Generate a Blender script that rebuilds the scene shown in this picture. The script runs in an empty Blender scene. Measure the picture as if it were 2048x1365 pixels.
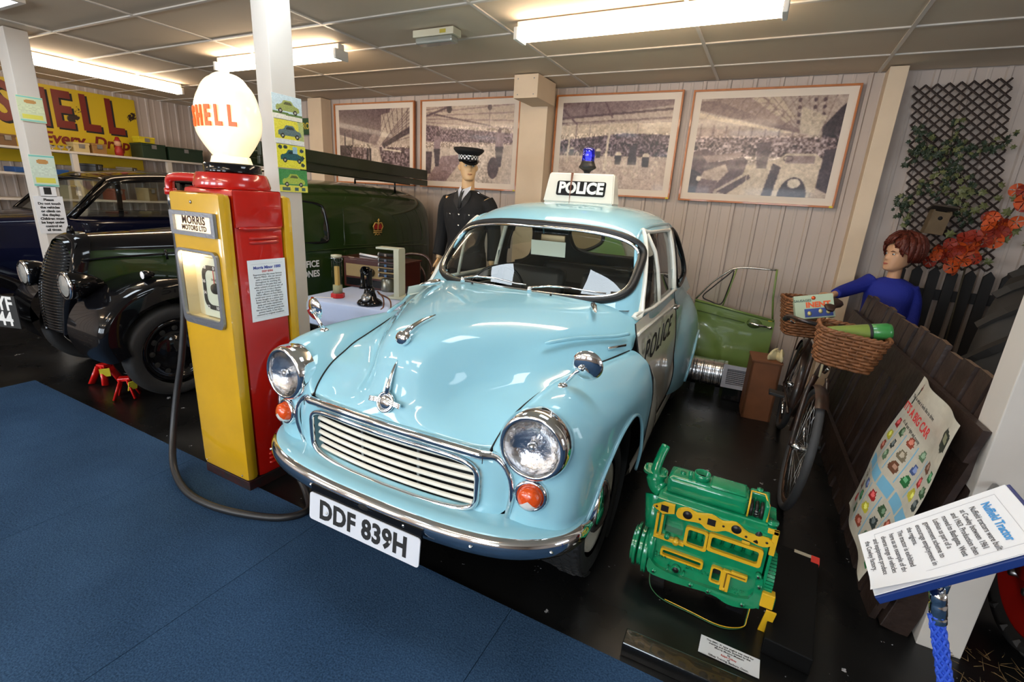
import bpy, bmesh, math, random
import numpy as np
from mathutils import Matrix, Vector
random.seed(7)
D=bpy.data; SC=bpy.context.scene; COL=SC.collection
PI=math.pi
# ------------------------------------------------------------------ camera
YAW,PITCH,ROLL,FPX,CH=-0.46737898,0.28665078,0.061428425,957.317845,1.50
def cam_rows():
    cy,sy=math.cos(YAW),math.sin(YAW);cp,sp=math.cos(PITCH),math.sin(PITCH);cr,sr=math.cos(ROLL),math.sin(ROLL)
    fwd=np.array([sy*cp,cy*cp,-sp]);right=np.array([cy,-sy,0.]);up=np.cross(right,fwd)
    return cr*right+sr*up,-sr*right+cr*up,fwd
cr_,cu_,cf_=cam_rows()
cam=D.cameras.new('camera');cam.sensor_width=36;cam.lens=FPX/2048*36;cam.clip_start=.05;cam.clip_end=60
co=D.objects.new('camera',cam);COL.objects.link(co)
m4=Matrix.Identity(4)
for i in range(3): m4[i][0]=cr_[i];m4[i][1]=cu_[i];m4[i][2]=-cf_[i]
m4[0][3]=0;m4[1][3]=0;m4[2][3]=CH
co.matrix_world=m4;SC.camera=co
# ------------------------------------------------------------------ view, world, daylight
vs=SC.view_settings;vs.view_transform='Standard';vs.look='None';vs.gamma=1.0;vs.use_curve_mapping=False;vs.exposure=0.0
w=D.worlds.new('world');SC.world=w;w.use_nodes=True
bg=w.node_tree.nodes['Background'];bg.inputs[0].default_value=(.75,.87,1,1);bg.inputs[1].default_value=1.0
def area(name,loc,rot,sx,sy,power,col):
    l=D.lights.new(name,'AREA');l.shape='RECTANGLE';l.size=sx;l.size_y=sy;l.energy=power;l.color=col
    o=D.objects.new(name,l);o.location=loc;o.rotation_euler=rot;COL.objects.link(o);return o
# daylight entering through the windows of the wall behind the camera
RX_=4.2
WINX=[-6.9,-4.6,-2.3,0.0]
for x in WINX: area('window_daylight',(x,-4.26,1.60),(PI/2,0,0),1.45,1.05,76,(.80,.90,1.0))
area('side_fill_light',(RX_-.03,.6,1.60),(0,PI/2,0),1.05,1.9,34,(.86,.93,1.0))  # unseen fill lamp added on the right wall to brighten the car door side
SC.cycles.max_bounces=8
SC.cycles.sample_clamp_indirect=6
SKY=13.0
TUBE=24.0   # emission strength of the fluorescent diffusers
# ------------------------------------------------------------------ materials
MATS={}
def nodes_of(name):
    m=D.materials.new(name);m.use_nodes=True;nt=m.node_tree;return m,nt,nt.nodes['Principled BSDF']
def mat(name,col,rough=.5,metal=0.,coat=0.,bump=0.,bscale=40.,var=0.,vscale=6.,col2=None,emit=0.,ecol=None,trans=0.,backcol=None,spec=.5,coatr=.03,ior=1.5):
    if name in MATS: return MATS[name]
    m,nt,b=nodes_of(name);N=nt.nodes;L=nt.links
    b.inputs['Base Color'].default_value=(*col,1);b.inputs['Roughness'].default_value=rough;b.inputs['Metallic'].default_value=metal
    b.inputs['Coat Weight'].default_value=coat;b.inputs['Coat Roughness'].default_value=coatr
    b.inputs['Specular IOR Level'].default_value=spec;b.inputs['IOR'].default_value=ior
    if trans: b.inputs['Transmission Weight'].default_value=trans
    if emit: b.inputs['Emission Strength'].default_value=emit;b.inputs['Emission Color'].default_value=(*(ecol or col),1)
    tc=None
    src=None
    if var>0 or bump>0:
        tc=N.new('ShaderNodeTexCoord')
    if var>0:
        n=N.new('ShaderNodeTexNoise');n.inputs['Scale'].default_value=vscale;n.inputs['Detail'].default_value=6
        L.new(tc.outputs['Object'],n.inputs['Vector'])
        r=N.new('ShaderNodeMapRange');r.inputs[1].default_value=.35;r.inputs[2].default_value=.65
        L.new(n.outputs[0],r.inputs[0])
        mx=N.new('ShaderNodeMix');mx.data_type='RGBA'
        c2=col2 or tuple(c*(1-var) for c in col)
        mx.inputs[6].default_value=(*col,1);mx.inputs[7].default_value=(*c2,1)
        L.new(r.outputs[0],mx.inputs[0]);L.new(mx.outputs[2],b.inputs['Base Color']);src=mx.outputs[2]
    if backcol:
        g=N.new('ShaderNodeNewGeometry');mx2=N.new('ShaderNodeMix');mx2.data_type='RGBA'
        mx2.inputs[6].default_value=(*col,1);mx2.inputs[7].default_value=(*backcol,1)
        if src: L.new(src,mx2.inputs[6])
        L.new(g.outputs['Backfacing'],mx2.inputs[0]);L.new(mx2.outputs[2],b.inputs['Base Color'])
        mc=N.new('ShaderNodeMath');mc.operation='SUBTRACT';mc.inputs[0].default_value=1;L.new(g.outputs['Backfacing'],mc.inputs[1])
        mc2=N.new('ShaderNodeMath');mc2.operation='MULTIPLY';mc2.inputs[1].default_value=coat;L.new(mc.outputs[0],mc2.inputs[0]);L.new(mc2.outputs[0],b.inputs['Coat Weight'])
    if bump>0:
        n2=N.new('ShaderNodeTexNoise');n2.inputs['Scale'].default_value=bscale;n2.inputs['Detail'].default_value=5
        L.new(tc.outputs['Object'],n2.inputs['Vector'])
        bp=N.new('ShaderNodeBump');bp.inputs['Strength'].default_value=bump;bp.inputs['Distance'].default_value=.01
        L.new(n2.outputs[0],bp.inputs['Height']);L.new(bp.outputs[0],b.inputs['Normal'])
    MATS[name]=m;return m
def glassmat(name,tint=(.9,.95,.93),rough=.0,ior=1.5):
    if name in MATS: return MATS[name]
    m=D.materials.new(name);m.use_nodes=True;nt=m.node_tree;N=nt.nodes;L=nt.links
    N.remove(N['Principled BSDF']);out=N['Material Output']
    t=N.new('ShaderNodeBsdfTransparent');t.inputs[0].default_value=(*tint,1)
    g=N.new('ShaderNodeBsdfGlossy');g.inputs['Roughness'].default_value=rough
    lw=N.new('ShaderNodeLayerWeight');lw.inputs[0].default_value=.5
    pw=N.new('ShaderNodeMath');pw.operation='POWER';pw.inputs[1].default_value=5.0;L.new(lw.outputs['Facing'],pw.inputs[0])
    f0=((ior-1)/(ior+1))**2
    ma=N.new('ShaderNodeMath');ma.operation='MULTIPLY_ADD';ma.inputs[1].default_value=1-f0*1.6;ma.inputs[2].default_value=f0*1.6;L.new(pw.outputs[0],ma.inputs[0])
    mx=N.new('ShaderNodeMixShader');L.new(ma.outputs[0],mx.inputs[0]);L.new(t.outputs[0],mx.inputs[1]);L.new(g.outputs[0],mx.inputs[2]);L.new(mx.outputs[0],out.inputs[0])
    MATS[name]=m;return m
def s2l(r,g,b): 
    f=lambda c:((c/255+.055)/1.055)**2.4 if c>10 else c/255/12.92
    return (f(r),f(g),f(b))
CHROME=mat('chrome',(.82,.83,.85),.07,1.0)
TEAL=mat('pale_blue_paint',s2l(150,203,219),.4,0,1.0,backcol=(.03,.035,.035),spec=.12,coatr=.02)
CREAM=mat('cream_white_paint',s2l(236,232,218),.35,0,.9,spec=.2,coatr=.02)
RUBBER=mat('black_rubber',(.012,.012,.012),.45,bump=.1,bscale=60)
BLACK=mat('black_gloss_paint',(.006,.006,.007),.12,0,.45,spec=.15)
DARK=mat('dark_void',(.006,.006,.006),.8)
GLASS=glassmat('clear_glass')
WHITEP=mat('white_card',s2l(236,236,238),.6)
INK=mat('black_ink',(.015,.015,.015),.7)
STEEL=mat('dull_steel',(.42,.42,.43),.35,1.0,bump=.05)
# ------------------------------------------------------------------ geometry helpers
def tag(o,label=None,cat=None,group=None,kind=None):
    if label:o['label']=label
    if cat:o['category']=cat
    if group:o['group']=group
    if kind:o['kind']=kind
    return o
def thing(name,label,cat,loc=(0,0,0),rz=0,group=None,rot=None):
    o=D.objects.new(name,None);COL.objects.link(o);o.location=loc;o.rotation_euler=rot or (0,0,rz);o.empty_display_size=.1
    return tag(o,label,cat,group)
def ob(name,g,m,parent=None,smooth=True,label=None,loc=None,rot=None,auto=None):
    V,F=g;me=D.meshes.new(name);me.from_pydata([tuple(map(float,v)) for v in V],[],[tuple(int(i) for i in f) for f in F])
    me.update()
    if isinstance(m,(list,tuple)):
        for x in m: me.materials.append(x)
    else: me.materials.append(m)
    if smooth:
        me.polygons.foreach_set('use_smooth',[True]*len(me.polygons))
        if auto is not None:
            try: me.set_sharp_from_angle(angle=math.radians(auto))
            except Exception: pass
    o=D.objects.new(name,me);COL.objects.link(o)
    if parent is not None:o.parent=parent
    if label:o['label']=label
    if loc is not None:o.location=loc
    if rot is not None:o.rotation_euler=rot
    return o
def cp(o,parent=None,loc=None,rot=None,label=None):
    c=o.copy();COL.objects.link(c)
    if parent is not None:c.parent=parent
    if loc is not None:c.location=loc
    if rot is not None:c.rotation_euler=rot
    if label:c['label']=label
    return c
def cptree(o,parent=None,loc=None,rot=None,label=None,scale=None):
    c=cp(o,parent,loc,rot,label)
    if scale:c.scale=scale
    for ch in list(o.children): cptree(ch,c)
    return c
def join(*gs):
    V=[];F=[];n=0
    for v,f in gs:
        v=np.asarray(v,float).reshape(-1,3);V.append(v);F+=[tuple(i+n for i in q) for q in f];n+=len(v)
    return np.concatenate(V),F
def tr(g,loc=(0,0,0),rot=(0,0,0),sc=(1,1,1)):
    V=np.asarray(g[0],float)*np.array(sc)
    R=np.array(Matrix.Rotation(rot[2],3,'Z')@Matrix.Rotation(rot[1],3,'Y')@Matrix.Rotation(rot[0],3,'X'))
    return V@R.T+np.array(loc),g[1]
def flipg(g): return g[0],[tuple(reversed(f)) for f in g[1]]
def mirx(g): 
    V=np.asarray(g[0],float).copy();V[:,0]*=-1;return V,[tuple(reversed(f)) for f in g[1]]
def box(x0,x1,y0,y1,z0,z1,bv=0.):
    bm=bmesh.new()
    bmesh.ops.create_cube(bm,size=1)
    for v in bm.verts:
        v.co=Vector(((x0+x1)/2+v.co.x*(x1-x0),(y0+y1)/2+v.co.y*(y1-y0),(z0+z1)/2+v.co.z*(z1-z0)))
    if bv>0: bmesh.ops.bevel(bm,geom=bm.edges[:],offset=bv,segments=2,profile=.6,affect='EDGES')
    bm.verts.index_update()
    V=np.array([v.co[:] for v in bm.verts]);F=[tuple(v.index for v in f.verts) for f in bm.faces];bm.free();return V,F
def boxc(c,s,bv=0.,rot=(0,0,0)):
    g=box(-s[0]/2,s[0]/2,-s[1]/2,s[1]/2,-s[2]/2,s[2]/2,bv);return tr(g,c,rot)
def lathe(prof,seg=24,axis='z',cap=True,a0=0,a1=2*PI):
    V=[];F=[];full=abs(a1-a0-2*PI)<1e-6;ns=seg if full else seg+1
    for r,z in prof:
        for k in range(ns):
            a=a0+(a1-a0)*k/seg;V.append((r*math.cos(a),r*math.sin(a),z))
    n=len(prof)
    for i in range(n-1):
        for k in range(seg):
            k2=(k+1)%ns if full else k+1
            F.append((i*ns+k,i*ns+k2,(i+1)*ns+k2,(i+1)*ns+k))
    if cap and full:
        if prof[0][0]>1e-5:F.append(tuple(reversed(range(ns))))
        if prof[-1][0]>1e-5:F.append(tuple((n-1)*ns+k for k in range(ns)))
    V=np.array(V)
    if axis=='x':V=V[:,[2,0,1]]
    if axis=='y':V=V[:,[1,2,0]]
    return V,F
def cyl(p0,p1,r0,r1=None,seg=12):
    r1=r0 if r1 is None else r1
    return tube([p0,p1],[r0,r1],seg)
def tube(P,r,seg=8,closed=False,caps=True,flat=None):
    P=np.asarray(P,float);n=len(P)
    R=np.full(n,r,float) if np.isscalar(r) else np.asarray(r,float)
    T=np.zeros_like(P)
    for i in range(n):
        a=P[(i-1)%n] if closed or i>0 else P[i];b=P[(i+1)%n] if closed or i<n-1 else P[i]
        t=b-a;T[i]=t/(np.linalg.norm(t)+1e-12)
    up=np.array([0,0,1.]) if abs(T[0][2])<.9 else np.array([1.,0,0])
    u=np.cross(T[0],up);u/=np.linalg.norm(u)
    V=[];F=[]
    for i in range(n):
        u=u-T[i]*(u@T[i]);u/=np.linalg.norm(u)+1e-12;v=np.cross(T[i],u)
        for k in range(seg):
            a=2*PI*k/seg;f1,f2=(1,1) if flat is None else flat
            V.append(P[i]+R[i]*(f1*math.cos(a)*u+f2*math.sin(a)*v))
    m=n if closed else n-1
    for i in range(m):
        j=(i+1)%n
        for k in range(seg):
            k2=(k+1)%seg;F.append((i*seg+k,i*seg+k2,j*seg+k2,j*seg+k))
    if caps and not closed:
        F.append(tuple(reversed(range(seg))));F.append(tuple((n-1)*seg+k for k in range(seg)))
    return np.array(V),F
def cr(P,k=8,closed=False):
    P=np.asarray(P,float);n=len(P);out=[]
    rng=range(n if closed else n-1)
    for i in rng:
        if closed:p0,p1,p2,p3=P[(i-1)%n],P[i],P[(i+1)%n],P[(i+2)%n]
        else:
            p1,p2=P[i],P[i+1];p0=P[i-1] if i>0 else 2*p1-p2;p3=P[i+2] if i+2<n else 2*p2-p1
        for s in range(k):
            t=s/k;out.append(.5*((2*p1)+(-p0+p2)*t+(2*p0-5*p1+4*p2-p3)*t*t+(-p0+3*p1-3*p2+p3)*t**3))
    if not closed:out.append(P[-1])
    return np.array(out)
def patch(G,ku=6,kv=6):
    G=np.asarray(G,float)
    A=np.array([cr(row,kv) for row in G])            # rows refined along v
    B=np.array([cr(A[:,j],ku) for j in range(A.shape[1])]) # (nv, nu,3)
    return B.transpose(1,0,2)
def gridg(B,flip=False,closev=False):
    n,m=B.shape[:2];F=[]
    for i in range(n-1):
        for j in range(m if closev else m-1):
            j2=(j+1)%m;q=(i*m+j,i*m+j2,(i+1)*m+j2,(i+1)*m+j);F.append(q[::-1] if flip else q)
    return B.reshape(-1,3),F
def superell(a,b,n=4,k=48):
    o=[]
    for i in range(k):
        t=2*PI*i/k;c,s=math.cos(t),math.sin(t);o.append((a*math.copysign(abs(c)**(2/n),c),b*math.copysign(abs(s)**(2/n),s)))
    return o
def rrect(w,h,r,k=5):
    o=[]
    for cx,cy,a0 in((w/2-r,h/2-r,0),(-w/2+r,h/2-r,PI/2),(-w/2+r,-h/2+r,PI),(w/2-r,-h/2+r,1.5*PI)):
        for i in range(k+1):
            a=a0+PI/2*i/k;o.append((cx+r*math.cos(a),cy+r*math.sin(a)))
    return o
def prism(poly,z0,z1,bv=0):
    n=len(poly);V=[(x,y,z0) for x,y in poly]+[(x,y,z1) for x,y in poly]
    F=[tuple(reversed(range(n))),tuple(range(n,2*n))]+[(i,(i+1)%n,n+(i+1)%n,n+i) for i in range(n)]
    return np.array(V),F
def ringprism(outer,inner,z0,z1):
    n=len(outer);V=[(x,y,z) for z in(z0,z1) for P in(outer,inner) for x,y in P];F=[]
    for i in range(n):
        j=(i+1)%n;F+=[(i,j,n+j,n+i)[::-1],(2*n+i,2*n+j,3*n+j,3*n+i),(i,j,2*n+j,2*n+i),(n+i,n+j,3*n+j,3*n+i)[::-1]]
    return np.array(V),F
def inpoly(x,y,P):
    c=False;n=len(P)
    for i in range(n):
        x1,y1=P[i];x2,y2=P[(i+1)%n]
        if (y1>y)!=(y2>y) and x<(x2-x1)*(y-y1)/(y2-y1)+x1:c=not c
    return c
def text(name,s,size,m,parent,loc,rot,ext=.001,bold=0.,align='CENTER',sx=1.,label=None,space=1.,shear=0.,line=1.0):
    c=D.curves.new(name,'FONT');c.body=s;c.size=size;c.extrude=ext;c.offset=bold;c.align_x=align;c.align_y='CENTER';c.space_character=space;c.shear=shear;c.space_line=line
    c.resolution_u=3
    q=D.objects.new('tmp',c);me=D.meshes.new_from_object(q);D.objects.remove(q);D.curves.remove(c);me.materials.clear();me.materials.append(m);o=D.objects.new(name,me);COL.objects.link(o);o.parent=parent;o.location=loc;o.rotation_euler=rot;o.scale=(sx,1,1)
    if label:o['label']=label
    return o
def struct(o): o['kind']='structure';return o
def flatten(e):
    for ch in list(e.children):
        m=e.matrix_basis@ch.matrix_basis;ch.parent=e.parent;ch.matrix_basis=m
    D.objects.remove(e)
# ------------------------------------------------------------------ the room
CZ=2.59;BY=4.87;LX=-8.3;RX=4.2;FY=-4.3
def platform_mat():
    m,nt,b=nodes_of('black_floor_paint');N=nt.nodes;L=nt.links
    tc=N.new('ShaderNodeTexCoord')
    n=N.new('ShaderNodeTexNoise');n.inputs['Scale'].default_value=3;n.inputs['Detail'].default_value=8;L.new(tc.outputs['Object'],n.inputs[0])
    v=N.new('ShaderNodeTexNoise');v.inputs['Scale'].default_value=11;v.inputs['Detail'].default_value=4;v.inputs['Roughness'].default_value=.7;L.new(tc.outputs['Object'],v.inputs[0])
    r=N.new('ShaderNodeMapRange');r.inputs[1].default_value=.675;r.inputs[2].default_value=.69;L.new(v.outputs[0],r.inputs[0])
    mx=N.new('ShaderNodeMix');mx.data_type='RGBA';mx.inputs[6].default_value=(.0045,.0045,.0045,1);mx.inputs[7].default_value=(.35,.35,.36,1);L.new(r.outputs[0],mx.inputs[0])
    L.new(mx.outputs[2],b.inputs['Base Color'])
    r2=N.new('ShaderNodeMapRange');r2.inputs[1].default_value=.3;r2.inputs[2].default_value=.7;r2.inputs[3].default_value=.22;r2.inputs[4].default_value=.42;L.new(n.outputs[0],r2.inputs[0]);L.new(r2.outputs[0],b.inputs['Roughness'])
    bp=N.new('ShaderNodeBump');bp.inputs['Strength'].default_value=.15;bp.inputs['Distance'].default_value=.005;L.new(n.outputs[0],bp.inputs['Height']);L.new(bp.outputs[0],b.inputs['Normal'])
    return m
def carpet_mat():
    m,nt,b=nodes_of('blue_carpet');N=nt.nodes;L=nt.links
    tc=N.new('ShaderNodeTexCoord')
    n=N.new('ShaderNodeTexNoise');n.inputs['Scale'].default_value=160;n.inputs['Detail'].default_value=3;L.new(tc.outputs['Object'],n.inputs[0])
    n2=N.new('ShaderNodeTexNoise');n2.inputs['Scale'].default_value=2.2;n2.inputs['Detail'].default_value=4;L.new(tc.outputs['Object'],n2.inputs[0])
    r=N.new('ShaderNodeValToRGB');r.color_ramp.elements[0].position=.3;r.color_ramp.elements[0].color=(.008,.022,.050,1);r.color_ramp.elements[1].position=.72;r.color_ramp.elements[1].color=(.040,.090,.178,1)
    ad=N.new('ShaderNodeMath');ad.operation='MULTIPLY_ADD';ad.inputs[1].default_value=.35;L.new(n2.outputs[0],ad.inputs[0])
    ml=N.new('ShaderNodeMath');ml.operation='MULTIPLY';ml.inputs[1].default_value=.68;L.new(n.outputs[0],ml.inputs[0]);L.new(ml.outputs[0],ad.inputs[2])
    L.new(ad.outputs[0],r.inputs[0]);L.new(r.outputs[0],b.inputs['Base Color']);b.inputs['Roughness'].default_value=.95;b.inputs['Specular IOR Level'].default_value=.1
    b.inputs['Sheen Weight'].default_value=0
    bp=N.new('ShaderNodeBump');bp.inputs['Strength'].default_value=.6;bp.inputs['Distance'].default_value=.004;L.new(n.outputs[0],bp.inputs['Height']);L.new(bp.outputs[0],b.inputs['Normal'])
    return m
FLOORM=platform_mat();CARPET=carpet_mat()
WALLM=mat('wall_cladding_paint',s2l(192,178,168),.55,bump=.05,bscale=8,var=.08,vscale=1.5)
CEILM=mat('ceiling_board',s2l(218,200,176),.8,bump=.05,bscale=90,var=.06,vscale=1)
CREAMW=mat('cream_wall_paint',s2l(220,198,170),.6,var=.05)
POSTM=mat('white_post_paint',s2l(204,197,188),.5,var=.04)
struct(ob('floor',box(LX,RX,FY,BY,-.1,0),FLOORM,smooth=False))
# carpet tiles, 1 m wide sheets joined with tight seams
ct=ob('floor_carpet',box(-4.6,RX,FY,-3.99,.0005,.011),CARPET,smooth=False);struct(ct)
t0=ob('carpet_sheet',box(0,.998,0,1.062,.0005,.012,.0008),CARPET,ct,smooth=False)
first=True
for i in range(9):
    for j in range(5):
        x=-4.6+i;y=1.33-1.064*(j+1)
        o=t0 if first else cp(t0,ct);first=False
        o.location=(x,y,0)
# ceiling: lay-in boards in a metal grid
ceil=ob('ceiling',box(LX,RX,FY,BY,CZ+.02,CZ+.1),CEILM,smooth=False);struct(ceil)
XL=[-8.3,-7.86,-6.66,-5.45,-4.24,-3.0,-1.79,-.62,.52,1.7,2.9,4.1]
YL=[-4.3,-2.4,-1.2,-.1,.47,1.04,1.6,2.17,2.73,3.28,3.84,4.40,4.87]
WHT=mat('white_grid_metal',s2l(210,202,192),.4)
for i in range(len(XL)-1):
    for j in range(len(YL)-1):
        ob('ceiling_board',box(XL[i]+.004,XL[i+1]-.004,YL[j]+.004,YL[j+1]-.004,CZ+.004,CZ+.018,.003),CEILM,ceil,smooth=False)
for x in XL[1:]: ob('grid_bar',box(x-.011,x+.011,FY,BY,CZ-.004,CZ+.004),WHT,ceil,smooth=False)
for y in YL[1:-1]: ob('grid_bar',box(LX,RX,y-.011,y+.011,CZ-.0042,CZ+.0038),WHT,ceil,smooth=False)
# walls
wb=ob('wall_back',box(LX-.1,RX+.1,BY+.05,BY+.15,0,CZ+.1),WALLM,smooth=False);struct(wb)
def clad(n,pitch=.2):
    P=[(0,0)]
    for i in range(n):
        a=i*pitch
        P+=[(a+.055,0),(a+.062,-.0035),(a+.078,-.0035),(a+.085,0),(a+.155,0),(a+.163,-.015),(a+.187,-.015),(a+.195,0)]
    P.append((n*pitch-.002,0))
    V=[];F=[]
    for x,y in P: V+=[(x,y,0),(x,y,CZ-.002)]
    for i in range(len(P)-1):F.append((2*i,2*i+2,2*i+3,2*i+1))
    return np.array(V),F
c0=ob('cladding_panel',clad(5),WALLM,wb,smooth=False,loc=(LX,BY,0))
for i in range(1,13): cp(c0,wb,(LX+i*1.0,BY,0))
wl=ob('wall_left',box(LX-.15,LX-.05,FY,BY,0,CZ+.1),WALLM,smooth=False);struct(wl)
c1=ob('cladding_panel',clad(5),WALLM,wl,smooth=False,loc=(LX,BY-1,0),rot=(0,0,PI/2))
for i in range(1,12): cp(c1,wl,(LX,BY-1-i*1.0,0),(0,0,PI/2))
struct(ob('wall_right',box(RX,RX+.1,FY,BY,0,CZ+.1),WALLM,smooth=False))
# wall behind the camera with its window openings
wf=None;gs=[];xs=[LX];
for x in WINX: xs+=[x-.75,x+.75]
xs.append(RX)
for i in range(0,len(xs)-1,2): gs.append(box(xs[i],xs[i+1],FY-.1,FY,0,CZ+.1))
for x in WINX: gs+=[box(x-.75,x+.75,FY-.1,FY,0,1.04),box(x-.75,x+.75,FY-.1,FY,2.16,CZ+.1)]
wf=ob('wall_front',join(*gs),WALLM,smooth=False);struct(wf)
for i,x in enumerate(WINX):
    W=ob('window_%d'%(i+1),join(box(x-.75,x-.70,FY-.06,FY+.03,1.04,2.16),box(x+.70,x+.75,FY-.06,FY+.03,1.04,2.16),box(x-.75,x+.75,FY-.06,FY+.03,1.04,1.09),box(x-.75,x+.75,FY-.06,FY+.03,2.11,2.16),box(x-.02,x+.02,FY-.06,FY+.03,1.04,2.16)),POSTM,smooth=False);struct(W)
W=ob('window_5',join(box(RX-.04,RX+.02,-.40,-.35,1.02,2.18),box(RX-.04,RX+.02,1.55,1.60,1.02,2.18),box(RX-.04,RX+.02,-.4,1.6,1.02,1.07),box(RX-.04,RX+.02,-.4,1.6,2.13,2.18)),POSTM,smooth=False);struct(W)  # frame added round the side fill lamp, the wall behind has no opening
# posts
def post(name,x0,x1,y0,y1,z1,label,m=POSTM,z0=0,base=True):
    o=thing(name,label,'post',((x0+x1)/2,(y0+y1)/2,z0))
    ob('shaft',box(-(x1-x0)/2,(x1-x0)/2,-(y1-y0)/2,(y1-y0)/2,0,z1-z0,.004),m,o,smooth=False)
    if base: ob('base_board',box(-(x1-x0)/2-.008,(x1-x0)/2+.008,-(y1-y0)/2-.008,(y1-y0)/2+.008,0,.1,.003),m,o,smooth=False)
    return o
post('roof_post',-2.61,-2.49,1.9,2.05,CZ-.005,'white square roof post behind the petrol pump, four car adverts on it')
post('roof_post',-5.84,-5.66,1.93,2.08,CZ-.005,'white square roof post at the far left carrying paper notices')
post('roof_post',.765,.895,1.98,2.13,CZ-.005,'white square roof post at the right edge beyond the paling end',base=False)
post('roof_post',.56,.675,4.68,4.86,CZ-.005,'cream square post against the back wall between framed photograph and trellis',CREAMW)
post('roof_post',-5.5,-5.26,4.7,4.86,CZ-.005,'cream post on the back wall left of the framed photographs, above the van',CREAMW)
o=post('roof_post',-2.42,-2.12,4.66,4.86,CZ-.005,'wide boxed cream post between the framed photographs behind the mannequin',CREAMW)
bk=ob('bracket_box',join(box(-.02,.22,-.5,-.1,2.39,CZ-.005,.004)),CREAMW,o,smooth=False)
for dx in(.02,.18):
    for z in(2.42,2.55): ob('screw_head',lathe([(0,-.003),(.005,-.002),(.006,0)],8,'y'),STEEL,bk,loc=(dx,-.5,z))
# right-hand rib by the wall
# daylight panels let into the ceiling over the visitors' aisle
DAY=mat('daylight_panel',(.9,.95,1),.5,emit=SKY,ecol=(.80,.91,1))
for k,(x0,x1,y0,y1) in enumerate(((-5.25,-4.72,1.15,1.715),(-2.42,-2.06,1.45,2.02),(-.74,-.10,1.50,2.06),(-4.3,-3.9,-.9,-.3),(-2.42,-2.06,-1.6,-1.0),(-.74,-.2,-1.6,-1.0))):
    W=ob('window_%d'%(k+11),join(box(x0-.03,x1+.03,y0-.03,y0,CZ-.02,CZ),box(x0-.03,x1+.03,y1,y1+.03,CZ-.02,CZ),box(x0-.03,x0,y0,y1,CZ-.02,CZ),box(x1,x1+.03,y0,y1,CZ-.02,CZ)),WHT,smooth=False);struct(W)
    ob('daylight_pane',box(x0,x1,y0,y1,CZ-.008,CZ-.004),DAY,W,smooth=False)
# ------------------------------------------------------------------ ceiling lights
LAMP=mat('lit_diffuser',(1,.86,.66),.5,emit=TUBE,ecol=(1,.785,.56))
WPL=mat('white_lamp_housing',s2l(225,222,214),.4)
def strip(loc,rz,label,grp=None,L=1.53):
    o=thing('strip_light',label,'ceiling light',loc,rz,grp)
    ob('housing',box(-L/2,L/2,-.03,.03,-.045,0,.004),WPL,o,smooth=False)
    P=[(-.05,-.046),(-.064,-.062),(-.058,-.09),(-.03,-.107),(.03,-.107),(.058,-.09),(.064,-.062),(.05,-.046)]
    g=prism(P,-L/2+.02,L/2-.02);V=g[0][:,[2,0,1]];ob('diffuser',(V,g[1]),LAMP,o,smooth=False)
    for s in(-1,1): ob('end_cap',boxc((s*(L/2-.008),0,-.076),(.026,.134,.072),.006),WPL,o,smooth=False)
    return o
strip((-.885,3.1,CZ-.004),0,'lit fluorescent strip above the police car, the nearest and brightest')
strip((-3.98,3.1,CZ-.004),0,'lit fluorescent strip crossing behind the white post above the green van')
strip((-6.55,2.98,CZ-.004),PI/2,'lit fluorescent strip at the far left running towards the yellow enamel sign')
for (x,y,q) in [(-.9,-.9,'nearest row, right'),(-3.98,-.9,'nearest row, middle'),(-6.6,-.9,'nearest row, left'),(-.9,-3,'far row, right'),(-3.98,-3,'far row, left')]:
    strip((x,y,CZ-.004),0,'lit fluorescent strip on the ceiling behind the camera, '+q,grp='strip lights outside the view')
o=thing('emergency_light','small unlit white emergency light on the ceiling','ceiling light',(-2.27,3.06,CZ-.004),0)
ob('housing',box(-.17,.17,-.05,.05,-.045,0,.006),mat('yellowed_plastic',s2l(214,206,180),.4),o,smooth=False)
ob('diffuser',box(-.155,.155,-.042,.042,-.085,-.045,.014),mat('grey_clear_plastic',s2l(150,150,140),.25,coat=.5),o,smooth=False)
ob('warning_label',box(.06,.11,-.0515,-.05,-.035,-.012),mat('yellow_sticker',s2l(190,170,60),.5),o,smooth=False)
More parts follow.
